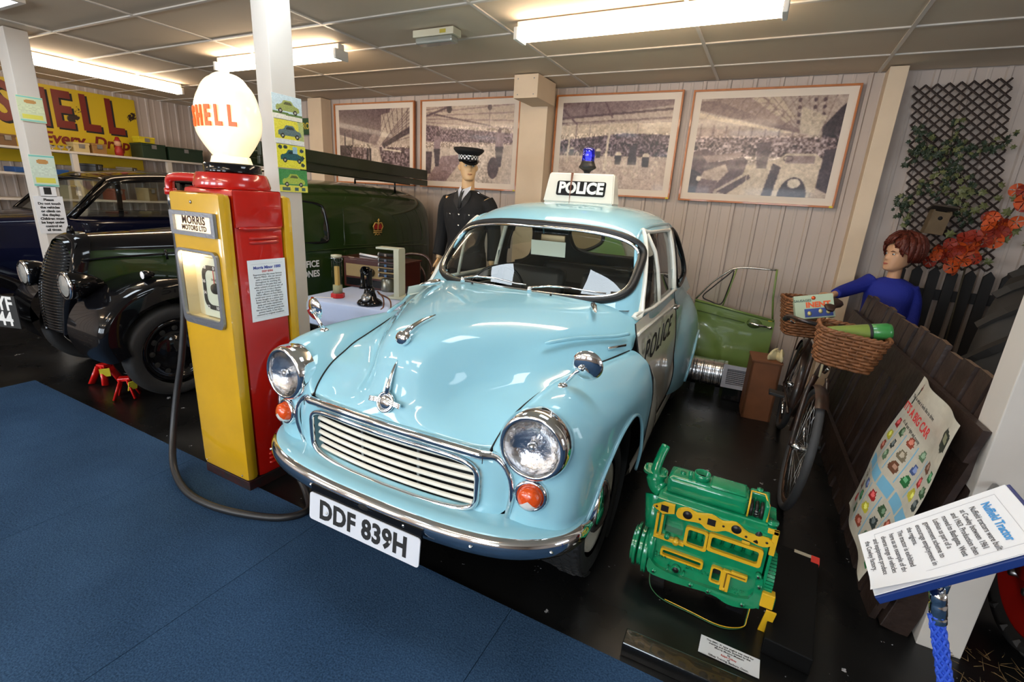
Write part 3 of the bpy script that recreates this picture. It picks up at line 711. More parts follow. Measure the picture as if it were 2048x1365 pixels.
# wheels
TYRE=mat('tyre_rubber',(.014,.014,.014),.62,bump=.2,bscale=30)
RIM=mat('cream_wheel_paint',s2l(205,200,186),.35,0,.5)
def tyre_g(R,r,wd,seg=48):
    prof=[]
    for a in np.linspace(-2.2,2.2,17):
        rr_=(R+r)/2;ax=wd/2*math.sin(a) if abs(a)<PI/2 else wd/2*(1-.25*(abs(a)-PI/2))*math.copysign(1,a)
        rad=rr_+(R-rr_)*math.copysign(abs(math.cos(a))**.6,math.cos(a));prof.append((max(rad,r),ax))
    return lathe(prof,seg,'x',False)
def tread(R,wd,seg=60):
    gs=[]
    for k in range(seg):
        a=2*PI*k/seg
        for j,xx in enumerate((-wd*.36,-wd*.13,wd*.13,wd*.36)):
            aa=a+(j%2)*PI/seg
            g=boxc((0,0,0),(wd*.19,.014,.007),0,(0,0,.5 if j%2 else -.5));g=tr(g,(xx,0,R-.004-(.006 if j in(0,3) else 0)),(0,0,0));g=tr(g,(0,0,0),(aa,0,0));gs.append(g)
    return join(*gs)
def car_wheel(x,y,s):
    w_=thing('wheel',None,None,(x,y,.29));w_.parent=car
    ob('tyre',tyre_g(.29,.195,.14),TYRE,w_)
    tr_=ob('tyre_tread',tread(.292,.13),TYRE,w_,smooth=False);tr_['kind']='stuff'
    g=lathe([(.197,.03),(.19,.055),(.175,.05),(.165,.035),(.13,.030),(.11,.045),(.09,.05)],36,'x',False)
    if s<0:g=mirx(g)
    ob('rim',g,RIM,w_)
    g=lathe([(.115,.046),(.11,.060),(.08,.076),(.04,.085),(0,.087)],32,'x',False)
    if s<0:g=mirx(g)
    ob('hub_cap',g,CHROME,w_)
    ob('brake_drum',lathe([(.12,-.06),(.12,.03),(0,.03)],24,'x'),DARK,w_)
for x,y,s in((.645,-.27,1),(-.645,-.27,-1),(.63,1.92,1),(-.63,1.92,-1)): car_wheel(x,y,s)
ob('underbody',join(box(-.56,.56,-.62,.15,.24,.60),box(-.60,.60,.05,2.5,.2,.3),box(-.52,.52,1.5,2.5,.3,.85)),DARK,car,smooth=False)
ob('bulkhead',box(-.50,.50,.12,.16,.3,.96),DARK,car,smooth=False)
# interior
SEAT=mat('black_vinyl',(.012,.012,.014),.4,bump=.1,bscale=30)
it=thing('interior',None,None,(0,0,0));it.parent=car
def seat(x,y,nm):
    g=join(boxc((x,y,.50),(.48,.48,.16),.05),boxc((x,y+.25,.80),(.48,.12,.52),.05,(-.18,0,0)));return ob(nm,g,SEAT,it)
seat(-.30,.85,'front_seat');seat(.30,.85,'front_seat')
ob('rear_seat',join(boxc((0,1.65,.48),(1.15,.5,.16),.05),boxc((0,1.93,.78),(1.15,.12,.45),.05,(-.2,0,0))),SEAT,it)
ob('rear_shelf',box(-.56,.56,1.92,2.2,.97,.985,.004),mat('brown_felt',s2l(64,58,52),.9),it,smooth=False)
ob('dashboard',gridg(np.array([[(x,.20+.25*x*x,1.01),(x,.30+.15*x*x,1.015),(x,.36,.985),(x,.375,.90),(x,.36,.80)] for x in np.linspace(-.59,.59,14)])),SEAT,it)
ob('steering_wheel',tr(tube([(.195*math.cos(a),.195*math.sin(a),0) for a in np.linspace(0,2*PI,32)[:-1]],.009,8,closed=True),(-.31,.56,.93),(1.05,0,0)),BLACK,it)
ob('steering_column',join(tube([(-.31,.40,.84),(-.31,.56,.93)],.02,10),tube([(-.50,.56,.93),(-.12,.56,.93)],.006,6)),BLACK,it)
ob('interior_mirror',boxc((.04,.60,1.30),(.15,.012,.045),.005),mat('mirror_back',(.25,.18,.1),.4,.6),it)
ob('white_card',boxc((.03,.56,1.245),(.21,.004,.085),.001,(.1,0,.02)),mat('card',s2l(205,210,195),.6),it,smooth=False)
# ------------------------------------------------------------------ printed pictures (flat prints as coloured grids)
VCM=None
def print_mat(name='printed_paper',rough=.55,coat=0.):
    if name in MATS:return MATS[name]
    m,nt,b=nodes_of(name);a=nt.nodes.new('ShaderNodeVertexColor');a.layer_name='ink'
    nt.links.new(a.outputs[0],b.inputs['Base Color']);b.inputs['Roughness'].default_value=rough;b.inputs['Coat Weight'].default_value=coat;b.inputs['Coat Roughness'].default_value=.05
    MATS[name]=m;return m
def picture(name,arr,w,h,parent,m=None,fn=None,loc=(0,0,0),rot=(0,0,0)):
    """arr (H,W,3) sRGB 0-255, row 0 = top.  local x right, z up, facing -y"""
    H,W=arr.shape[:2]
    xs=np.linspace(-w/2,w/2,W+1);zs_=np.linspace(h/2,-h/2,H+1)
    X,Z=np.meshgrid(xs,zs_);Y=np.zeros_like(X) if fn is None else fn(X,Z)
    V=np.stack([X,Y,Z],-1).reshape(-1,3);i=np.arange(H)[:,None]*(W+1)+np.arange(W)[None]
    F=np.stack([i,i+W+1,i+W+2,i+1],-1).reshape(-1,4)
    me=D.meshes.new(name);me.vertices.add(len(V));me.vertices.foreach_set('co',V.ravel());n=len(F)
    me.loops.add(n*4);me.loops.foreach_set('vertex_index',F.ravel());me.polygons.add(n);me.polygons.foreach_set('loop_start',np.arange(n)*4);me.update()
    ca=me.color_attributes.new('ink','FLOAT_COLOR','CORNER')
    c=np.clip(arr,0,255)/255.;c=np.where(c<.04045,c/12.92,((c+.055)/1.055)**2.4)
    c=np.concatenate([c,np.ones((H,W,1))],-1).reshape(-1,1,4).repeat(4,1)
    ca.data.foreach_set('color',c.astype(np.float32).ravel())
    me.materials.append(m or print_mat());me.validate()
    o=D.objects.new(name,me);COL.objects.link(o);o.parent=parent;o.location=loc;o.rotation_euler=rot;return o
class Pic:
    def __init__(s,W,H,bg): s.a=np.zeros((H,W,3))+np.array(bg,float);s.W=W;s.H=H;s.X,s.Y=np.meshgrid((np.arange(W)+.5)/W,(np.arange(H)+.5)/H)
    def poly(s,P,c,al=1.):
        m=np.zeros(s.X.shape,bool);n=len(P)
        for i in range(n):
            x1,y1=P[i];x2,y2=P[(i+1)%n]
            if y1==y2: continue
            k=((y1>s.Y)!=(y2>s.Y))&(s.X<(x2-x1)*(s.Y-y1)/(y2-y1)+x1);m^=k
        s.a[m]=s.a[m]*(1-al)+np.array(c,float)*al;return s
    def line(s,p,q,wd,c,al=1.):
        p=np.array(p,float);q=np.array(q,float);ar=s.H/s.W
        d=np.array([q[0]-p[0],(q[1]-p[1])*ar]);L=(d@d)+1e-9
        t=np.clip(((s.X-p[0])*d[0]+(s.Y-p[1])*ar*d[1])/L,0,1)
        ds=np.hypot(s.X-p[0]-t*d[0],(s.Y-p[1])*ar-t*d[1]);m=ds<wd/2
        s.a[m]=s.a[m]*(1-al)+np.array(c,float)*al;return s
    def ell(s,c0,rx,ry,c,al=1.,ring=0):
        r=((s.X-c0[0])/rx)**2+((s.Y-c0[1])/ry)**2;m=r<1
        if ring:m&=r>(1-ring)**2
        s.a[m]=s.a[m]*(1-al)+np.array(c,float)*al;return s
    def grad(s,c0,c1):
        s.a=np.array(c0,float)*(1-s.Y[...,None])+np.array(c1,float)*s.Y[...,None];return s
    def noise(s,y0,y1,amp,rs,cell=2,x0=0,x1=1):
        n=rs.rand(s.H//cell+1,s.W//cell+1).repeat(cell,0).repeat(cell,1)[:s.H,:s.W]
        m=(s.Y>y0)&(s.Y<y1)&(s.X>x0)&(s.X<x1);s.a[m]+=((n-.5)*amp)[m][:,None];return s
SD=(66,50,54);SM=(128,106,104);SL=(200,182,160)
def factory(kind,W=180,H=134):
    rs=np.random.RandomState(kind+3);p=Pic(W,H,SL).grad((176,158,146),(186,168,152))
    if kind==3: # right-hand photograph: rows of open cars under saw-tooth roof
        p.poly([(0,.02),(.25,.02),(.8,.36),(.8,.38),(0,.12)],(128,106,102));p.poly([(0,.14),(.75,.37),(.75,.385),(0,.19)],(208,190,168))
        p.poly([(.08,0),(.42,0),(.66,.26),(.60,.28)],(150,128,120));p.poly([(.36,0),(.56,0),(.70,.2),(.64,.26)],(190,172,152))
        for k in range(6): p.ell((.40+.07*k,.06+.055*k),.10-.013*k,.07-.008*k,(140,118,112),.8,.18)
        for k in range(9): p.line((.45+.06*k,0),(.72+.02*k,.33),.006,(120,98,94),.7);p.line((.15+.09*k,0),(.05+.09*k,.2),.005,(110,90,88),.6)
        for x in(.70,.80,.86): 
            for k in range(4): p.ell((x+.005*k,.04+.07*k),.012,.02,(86,64,66))
        p.poly([(.97,.12),(1,.08),(1,.5),(.9,.46),(.88,.30)],SD);p.poly([(.72,.1),(.9,.2),(.86,.38),(.74,.38)],(205,190,166),.7)
        p.poly([(0,.30),(.8,.37),(.8,.46),(0,.46)],(176,154,142))
        for k in range(8): p.line((.03+.095*k,.26+.012*k),(.03+.095*k,.46),.012,(120,98,96),.7)
        p.poly([(0,.40),(1,.40),(1,.60),(0,.60)],(126,104,102),.8);p.noise(.38,.66,130,rs,2);p.noise(.40,.64,90,rs,4)
        p.poly([(.40,.70),(.62,.62),(.66,1),(.30,1)],(196,178,156))
        p.poly([(0,.55),(.10,.52),(.20,.60),(.20,.66),(.38,.60),(.42,.64),(.40,.78),(.22,.95),(0,.9)],(98,74,74));p.poly([(.08,.60),(.36,.55),(.37,.60),(.12,.67)],(150,126,118))
        p.poly([(.10,.76),(.26,.68),(.29,.76),(.22,.88),(.08,.86)],(178,158,142));p.poly([(.07,.84),(.22,.86),(.20,1),(.05,1)],(112,88,86));p.poly([(0,.74),(.08,.78),(.06,1),(0,1)],(54,40,44))
        p.poly([(.22,.98),(.44,.78),(.46,.82),(.30,1)],(84,62,62));p.ell((.07,.84),.02,.03,(214,200,180))
        for cx,cy,r in((.46,.82,.035),(.50,.72,.03)): p.ell((cx,cy),r,r*2.4,(200,184,164),1,.28)
        p.poly([(.46,.46),(.56,.44),(.56,.72),(.49,.72)],(80,60,62),.8)
        p.poly([(.63,.62),(.68,.56),(.88,.56),(.94,.64),(.92,.95),(.62,.95)],(204,186,164));p.poly([(.69,.58),(.88,.58),(.88,.66),(.68,.66)],(150,128,122));p.ell((.70,.61),.035,.03,(80,60,60),1,.2)
        p.ell((.77,.98),.12,.22,(204,188,166));p.ell((.77,1.02),.10,.22,(58,42,46));p.ell((.77,.86),.045,.05,(214,200,180));p.poly([(.60,.66),(.66,.70),(.63,1),(.56,1)],(70,52,56));p.poly([(.93,.52),(1,.5),(1,.95),(.92,.9)],(70,52,56));p.noise(0,1,16,rs,1)
    if kind==2:
        p.poly([(0,0),(1,0),(1,.06),(0,.20)],(134,112,110));p.line((0,.18),(1,.10),.018,(94,72,74));p.line((0,.24),(1,.19),.008,(110,88,88))
        for k in range(5): p.line((0+.02*k,.26+.02*k),(1,.20+.035*k),.006,(120,98,98),.7)
        for a,b,c,d in((.0,.08,.16,.26),(.40,0,.48,.18),(.25,0,.23,.12),(.22,0,.23,.12)): p.line((a,b),(c,d),.014,(104,80,82))
        p.poly([(0,.26),(1,.24),(1,.40),(0,.42)],(196,178,158));p.noise(.25,.4,26,rs,3)
        for x in(.09,.15,.28,.46,.72): p.line((x,.26),(x,.5),.010,(120,98,98),.7)
        p.poly([(0,.44),(.3,.40),(.6,.36),(1,.38),(1,.62),(0,.62)],(96,76,80));p.noise(.36,.66,120,rs,2);p.noise(.4,.62,70,rs,4)
        p.poly([(0,.62),(1,.64),(1,1),(0,1)],(182,162,148));p.noise(.63,1,14,rs,2)
        for cx,cy,s_ in((.12,.58,.8),(.38,.60,.9),(.57,.66,1.15),(.82,.68,1.25)):
            p.ell((cx,cy-.05*s_),.026*s_,.03*s_,(206,190,170));p.poly([(cx-.026*s_,cy-.04*s_),(cx+.026*s_,cy-.04*s_),(cx+.022*s_,cy+.05*s_),(cx-.022*s_,cy+.05*s_)],(50,38,42))
            for d in(-.07,.07): p.ell((cx+d*s_,cy+.07*s_),.022*s_,.085*s_,(196,180,162),1,.3)
        p.poly([(.67,.50),(.73,.50),(.74,.72),(.66,.72)],(58,44,50));p.line((.47,.25),(.45,.78),.022,(204,188,168));p.line((.09,.26),(.08,.70),.018,(200,184,164));p.noise(0,1,14,rs,1)
    if kind==0:
        p.poly([(0,0),(.75,0),(.55,.5),(0,.42)],(104,84,88));p.poly([(.62,.08),(1,0),(1,.45),(.6,.5)],(176,160,146))
        for k in range(9): p.line((.1*k,0),(.52,.52),.007,(84,64,68),.7);p.line((1,.05*k),(.6,.52),.008,(96,76,78),.8)
        for k in range(6): p.line((.62+.07*k,0),(.70+.05*k,.34),.008,(88,68,70),.8)
        p.poly([(.62,.50),(1,.26),(1,.34),(.64,.56)],(70,52,58));p.ell((.53,.48),.10,.12,(172,152,142),.5)
        p.poly([(0,.36),(.48,.50),(.48,.56),(0,.50)],(178,162,148));p.poly([(0,.52),(.2,.52),(.2,.76),(0,.76)],(74,58,62));p.poly([(.18,.54),(.46,.56),(.40,.9),(.14,.9)],(120,100,100));p.noise(.5,1,120,rs,3,.1,.48)
        p.poly([(.46,.56),(.56,.56),(.64,1),(.34,1)],(196,180,164));p.poly([(.58,.54),(1,.55),(1,1),(.66,1)],(110,90,92));p.noise(.52,1,110,rs,3,.6,1);p.line((.64,.57),(.88,.60),.02,(206,192,174))
        for x in(.08,.2): p.line((x,.34),(x,.52),.014,(60,46,50))
        for x in(.40,.44): p.poly([(x,.56),(x+.025,.56),(x+.03,.78),(x,.78)],(60,46,52))
        p.noise(0,1,14,rs,1)
    if kind==1:
        p.poly([(0,0),(1,0),(1,.2),(0,.12)],(186,168,152))
        for k in range(7): p.line((0,.04+.04*k),(1,-.1+.10*k),.010,(128,104,106),.8)
        p.line((0,.12),(.3,0),.02,(92,70,76));p.line((.1,.1),(.75,.26),.014,(92,70,76));p.ell((.28,.04),.03,.05,(70,52,58));p.ell((.74,.03),.022,.04,(80,62,66));p.line((.74,0),(.74,.5),.006,(120,98,100))
        p.poly([(0,.24),(.6,.32),(1,.36),(1,.48),(0,.46)],(112,90,96));p.noise(.26,.56,120,rs,2)
        p.poly([(0,.56),(1,.50),(1,1),(0,1)],(190,174,160));p.poly([(.2,.66),(.5,.62),(.25,1),(0,1)],(136,112,116),.8);p.poly([(0,.60),(.08,.60),(.06,.9),(0,.9)],(84,66,72));p.noise(.5,1,60,rs,3,.5,.8)
        for x,y0,y1,wd in((.14,.36,.80,.045),(.86,.32,.78,.05)):
            p.ell((x,y0),.02,.035,(92,70,74));p.poly([(x-wd,y0+.03),(x+wd,y0+.03),(x+wd*.8,y0+.22),(x-wd*.8,y0+.22)],(140,118,122));p.poly([(x-wd*.9,y0+.2),(x+wd*.9,y0+.2),(x+wd*.5,y1),(x-wd*.5,y1)],(66,50,58))
        p.ell((.80,.80),.06,.14,(78,60,66));p.line((.60,.95),(.70,.70),.02,(206,192,178));p.noise(0,1,14,rs,1)
    p.noise(0,1,34,rs,1);p.noise(0,1,22,rs,3);p.noise(.3,1,22,rs,6);a=p.a;b=np.pad(a,((1,1),(1,1),(0,0)),mode='edge');bl=sum(b[i:i+a.shape[0],j:j+a.shape[1]] for i in range(3) for j in range(3))/9;a=a*.35+bl*.65;return (a-140)*1.12+134
WOODF=mat('orange_wood_frame',s2l(186,108,48),.4,0,.3,var=.15,vscale=20)
MOUNT=mat('cream_mount_board',s2l(226,212,196),.7)
PGL=glassmat('picture_glass',(.97,.97,.96),.02,1.35)
def framed(k,x0,x1,z0,z1,label):
    y=BY-.045;o=thing('framed_photograph',label,'picture',((x0+x1)/2,y,(z0+z1)/2),group='framed factory photographs on the back wall')
    w_,h_=x1-x0,z1-z0;e=.015
    for nm,g in(('frame_rail',box(-w_/2,w_/2,-.012,.02,h_/2-e,h_/2,.002)),('frame_rail',box(-w_/2,w_/2,-.012,.02,-h_/2,-h_/2+e,.002)),('frame_rail',box(-w_/2,-w_/2+e,-.012,.02,-h_/2+e,h_/2-e,.002)),('frame_rail',box(w_/2-e,w_/2,-.012,.02,-h_/2+e,h_/2-e,.002))):
        ob(nm,g,WOODF,o,smooth=False)
    ob('mount',box(-w_/2+e,w_/2-e,.004,.01,-h_/2+e,h_/2-e),MOUNT,o,smooth=False)
    picture('photograph',factory(k),w_-.15,h_-.145,o,print_mat('photo_print',.35,.15),loc=(0,.0025,0))
    ob('price_sticker',box(w_/2-.035,w_/2-.01,-.0135,-.012,-h_/2,-h_/2+.016),mat('yellow_dot',s2l(214,190,40),.6),o,smooth=False) if k in(1,2,3) else None
framed(0,-5.168,-3.882,1.588,2.530,'framed sepia factory photograph furthest left, above the ladder of the green van')
framed(1,-3.791,-2.50,1.588,2.530,'framed sepia factory photograph behind the capped policeman mannequin')
framed(2,-2.100,-.881,1.592,2.520,'framed sepia photograph of crowded car rows behind the blue beacon')
framed(3,-.800,.433,1.588,2.512,'largest looking framed photograph at the right with two open cars in front')
# ------------------------------------------------------------------ notices on posts
def advert(k,W=44,H=34):
    rs=np.random.RandomState(k);cols=[((196,214,220),(150,160,84)),((226,214,70),(96,118,120)),((228,220,60),(34,92,96)),((60,140,70),(170,190,70))][k]
    p=Pic(W,H,cols[0])
    if k==0:p.poly([(0,.8),(1,.8),(1,1),(0,1)],(232,226,210));p.poly([(0,.7),(1,.74),(1,.82),(0,.8)],(90,120,60))
    if k==3:p.poly([(0,.72),(1,.72),(1,1),(0,1)],(220,214,80))
    if k==1:p.poly([(0,.8),(1,.8),(1,1),(0,1)],(226,226,220));p.poly([(.8,0),(1,0),(1,.8),(.85,.8)],(180,190,120))
    c=cols[1];d=tuple(v*.5 for v in c)
    p.poly([(.10,.52),(.16,.42),(.30,.38),(.38,.22),(.62,.20),(.74,.38),(.88,.44),(.92,.58),(.88,.66),(.12,.66)],c);p.poly([(.38,.37),(.43,.26),(.6,.25),(.67,.37)],d);p.line((.5,.24),(.5,.4),.02,c)
    for x in(.26,.76): p.ell((x,.66),.07,.11,(30,30,30));p.ell((x,.66),.03,.05,(170,170,160))
    if k==2:
        p.poly([(.55,.05),(.7,.05),(.7,.35),(.55,.35)],(150,190,210))
        for x,y in((.86,.2),(.88,.5),(.88,.82),(.12,.12),(.3,.1)):p.ell((x,y),.07,.08,(40,60,60))
    if k==3:
        for x in(.15,.3,.6,.85):p.poly([(x-.07,.80),(x+.07,.80),(x+.07,.95),(x-.07,.95)],(60,90,90))
    p.noise(0,1,24,rs,1);return p.a
for k,(z,dy) in enumerate(((1.915,.0),(1.788,.004),(1.660,.008),(1.530,.010))):
    o=thing('car_advert',['pale blue car advert card with a sage saloon, topmost on the white post','yellow car advert card with a grey saloon, second from top on the white post','yellow car advert card with a dark green estate, third down on the white post','green and yellow car advert card with a lime car, lowest on the white post'][k],'poster',(-2.485,1.985+dy,z),PI/2,'car advert cards on the white post')
    ob('card',box(-.095,.095,.0,.003,-.062,.062),mat('card_edge',s2l(220,220,200),.6),o,smooth=False)
    picture('print',advert(k),.19,.124,o,print_mat('glossy_print',.3,.4),loc=(0,-.0006,0))
def notice(w,h,parent,lines=16,title=None,seed=1,edge=True,mt=.12,ml=.16,inkc=(60,60,66),tcol=(80,90,170)):
    """rows of small print as ink strokes"""
    W=int(44);H=int(W*h/w);p=Pic(W*2,H*2,(232,232,236));rs=np.random.RandomState(seed)
    if edge:
        for a,b in(((ml*.5,mt*.5),(1-ml*.5,mt*.5)),((ml*.5,1-mt*.5),(1-ml*.5,1-mt*.5)),((ml*.5,mt*.5),(ml*.5,1-mt*.5)),((1-ml*.5,mt*.5),(1-ml*.5,1-mt*.5))): p.line(a,b,.008,(200,200,206))
    return picture('paper_print',p.a,w,h,parent)
def paragraph(s,parent,size,x,z,colm=INK,align='CENTER',lh=1.1,y=-.0012,bold=0.,sx=1.):
    return text('lettering',s,size,colm,parent,(x,y,z),(PI/2,0,0),.0001,bold,align,sx=sx,line=lh)
BLUEINK=mat('blue_ink',s2l(70,80,160),.6);REDINK=mat('red_ink',s2l(196,60,50),.6)
# notices on the far left post (right-hand face, +x side)
lp_=[(1.99,.20,'pale green vintage advert card, upper on the far left post',(206,214,176)),(1.50,.26,'turquoise edged advert card below the pale green card on the far left post',(206,222,206))]
for z,h_,lb,c in lp_:
    o=thing('advert_card',lb,'poster',(-5.652,2.0,z),PI/2)
    ob('card',box(-.085,.085,0,.003,-h_/2,h_/2),mat('card_'+str(int(c[0]+z*10)),s2l(*c),.6),o,smooth=False)
    p=Pic(30,40,c);p.poly([(.1,.72),(.9,.72),(.9,.9),(.1,.9)],(220,214,90));p.ell((.5,.2),.25,.08,(190,140,80));p.line((.02,.02),(.98,.02),.06,(120,200,190));p.line((.02,.98),(.98,.98),.06,(120,200,190));p.noise(.35,.65,20,np.random.RandomState(4),2)
    picture('print',p.a,.165,h_-.01,o,loc=(0,-.0006,0))
o=thing('paper_notice','white paper notice with black print, lowest on the far left post','paper',(-5.652,1.99,1.13),PI/2)
ob('sheet',box(-.10,.10,0,.002,-.16,.16),WHITEP,o,smooth=False)
paragraph('Please\nDo not touch\nthe vehicles\nor climb on\nthe display.\nChildren must\nbe kept under\ncontrol at\nall times.',o,.028,0,.0,lh=1.15,bold=.0012)
o=thing('number_card','small white card with a black figure above the paper notice','paper',(-5.652,2.0,1.335),PI/2)
ob('sheet',box(-.055,.055,0,.002,-.05,.05),WHITEP,o,smooth=False);ob('figure_print',box(-.03,.02,-.001,0,-.03,.03),INK,o,smooth=False)
# ------------------------------------------------------------------ petrol pump
def boolcut(o,*cut):
    for g in cut:
        c=ob('cutter',g,DARK,None,smooth=False);md=o.modifiers.new('b','BOOLEAN');md.object=c;md.operation='DIFFERENCE';md.solver='EXACT'
        bpy.context.view_layer.update();dg=bpy.context.evaluated_depsgraph_get();c.matrix_world=o.matrix_world.copy();bpy.context.view_layer.update();dg=bpy.context.evaluated_depsgraph_get()
        me=D.meshes.new_from_object(o.evaluated_get(dg));o.modifiers.clear();old=o.data;o.data=me;D.objects.remove(c)
YEL=mat('yellow_enamel',s2l(216,168,26),.25,0,.7,var=.12,vscale=3,bump=.04,bscale=5)
RED=mat('red_enamel',s2l(196,26,14),.22,0,.8,var=.1,vscale=3,bump=.04,bscale=5)
ALU=mat('cast_aluminium',(.36,.37,.40),.38,1.0,bump=.15,bscale=90)
pump=thing('petrol_pump','tall yellow and red vintage petrol pump with a glowing scallop globe','petrol pump',(-2.255,1.46,0))
fs=ob('front_shell',box(-.185,.185,-.18,-.12,.062,1.452,.024),YEL,pump,auto=50)
boolcut(fs,box(-.135,.135,-.25,-.1255,.875,1.185))
ob('body_casing',box(-.181,.181,-.118,.128,.055,1.475,.030),RED,pump,auto=50)
ob('back_shell',box(-.185,.185,.13,.185,.062,1.452,.026),YEL,pump,auto=50)
ob('plinth',box(-.180,.180,-.174,.18,0,.060,.004),mat('chipped_black_paint',(.012,.01,.01),.5,var=.9,col2=(.035,.006,.005),vscale=30),pump,smooth=False)
for x in(-.15,.14): ob('rivet',lathe([(0,-.003),(.004,-.002),(.005,0)],8,'y'),STEEL,pump,loc=(x,-.181,.09))
ob('lock_screw',lathe([(0,-.004),(.006,-.003),(.008,0)],10,'y'),STEEL,pump,loc=(-.01,-.181,1.408))
# side panel details (right-hand side)
ob('side_hood',box(.172,.1865,-.114,.124,1.306,1.472,.012),RED,pump,auto=50);ob('hood_lip',tube([(.186,-.10,1.308),(.192,-.07,1.305),(.192,.08,1.305),(.186,.11,1.308)],.006,8),RED,pump)
for z in(1.262,1.243,.165,.14,.115): ob('louvre',tr(lathe([(0,-.075),(.006,-.073),(.0085,-.06),(.0085,.06),(.006,.073),(0,.075)],10,'y'),(.182,.02,z)),RED,pump)
sh=thing('paper_notice','white paper notice about a vintage car taped to the red side of the petrol pump','paper',(-2.0715,1.482,1.018),PI/2)
g=box(-.098,.098,-.0015,0,-.145,.145);ob('sheet',g,WHITEP,sh,smooth=False)
for a,b,c,d in((-.082,.082,.125,.126),(-.082,.082,-.126,-.125)): ob('border_line',box(a,b,-.002,-.0015,c,d),mat('grey_line',(.5,.5,.52),.6),sh,smooth=False)
paragraph('Morris Minor 1000',sh,.0185,0,.108,BLUEINK,bold=.0008,y=-.0022);paragraph('DDF 839H',sh,.013,0,.090,REDINK,bold=.0004,y=-.0022)
paragraph('Representing the most famous\nMorris Minor, this car served\nwith a county police force\nthroughout its working life.\nPainted in the pale blue and\nwhite colours of patrol cars of\nthe period, it was a familiar\nsight in towns and villages.\nPolice officers on foot beats\ncould now cover a wider area.\nIt was bought as a saloon and\nfitted with the roof sign, blue\nlamp and radio equipment.\nThe car spent many years in\nthe service before passing into\nprivate hands. It has been\nrestored to original condition.',sh,.0122,0,-.020,INK,lh=.98,y=-.0022)
# name panel
npn=thing('name_panel',None,None,(.0,-.182,1.315));npn.parent=pump
g=ringprism(rrect(.325,.105,.006),rrect(.275,.068,.004),0,.014);ob('frame',(g[0][:,[0,2,1]]*np.array([1,-1,1]),g[1]),ALU,npn,smooth=False)
ob('lit_panel',box(-.14,.14,-.003,.001,-.036,.036),mat('backlit_cream_glass',(1,.85,.6),.3,emit=.62,ecol=(1,.72,.42)),npn,smooth=False)
BRN=mat('brown_lettering',s2l(70,40,22),.6)
text('lettering','MORRIS',.048,BRN,npn,(0,-.0036,.014),(PI/2,0,0),.0003,.0014,sx=.98,space=1.05);text('lettering','MOTORS LTD',.030,BRN,npn,(0,-.0036,-.019),(PI/2,0,0),.0003,.0010,sx=.98)
# dial window
dw=thing('dial_window',None,None,(.0,-.182,1.026));dw.parent=pump
OUT=rrect(.305,.352,.03);INN=[(x*.885+0,z*.87+.012) for x,z in rrect(.305,.352,.028)]
g=ringprism(OUT,INN,0,.014);ob('frame',(g[0][:,[0,2,1]]*np.array([1,-1,1]),g[1]),ALU,dw,smooth=False)
CR2=mat('cream_enamel_interior',s2l(226,218,186),.4)
_v,_f=box(-.134,.134,.002,.056,-.150,.158);_f=[tuple(reversed(f)) for f in _f if not all(abs(_v[i][1]-.002)<1e-5 for i in f)];ob('recess',(_v,_f),CR2,dw,smooth=False)
dial=D.objects.new('dial',None);COL.objects.link(dial);dial.parent=dw;dial.location=(.03,.050,-.005)
ob('dial_face',tr(box(-.105,.105,-.006,-.001,-.14,.14)),mat('dial_white',s2l(214,222,206),.4),dial,smooth=False)
g=ringprism(rrect(.19,.21,.05),rrect(.145,.165,.035),.006,.008);ob('number_ring',(g[0][:,[0,2,1]]*np.array([1,-1,1]),g[1]),INK,dial,smooth=False)
ob('hub',lathe([(0,-.02),(.022,-.018),(.026,-.008),(.026,0)],24,'y'),INK,dial)
ob('pointer',box(-.0025,.0025,-.012,-.011,.0,.085),mat('red_pointer',s2l(190,40,30),.5),dial,smooth=False)
for k,nn in enumerate('0 2 4 6 8 10 12 14 16 18'.split()):
    a=PI/2-2*PI*k/10;c,s=math.cos(a),math.sin(a);mm=max(abs(c)/.084,abs(s)/.094)
    text('lettering',nn,.022,WHITEP,dial,(c/mm,-.0088,s/mm),(PI/2,0,0),.0001,.0005)
text('lettering','GALLONS',.013,INK,dial,(0,-.0065,.04),(PI/2,0,0),.0001,.0002)
flatten(dial)
ob('window_glass',box(-.136,.136,-.004,-.003,-.15,.165),PGL,dw,smooth=False)
pl_=D.lights.new('dial_lamp','POINT');pl_.energy=.9;pl_.color=(1,.72,.4);pl_.shadow_soft_size=.012;q=D.objects.new('dial_lamp',pl_);COL.objects.link(q);q.parent=dw;q.location=(-.115,.03,.13)
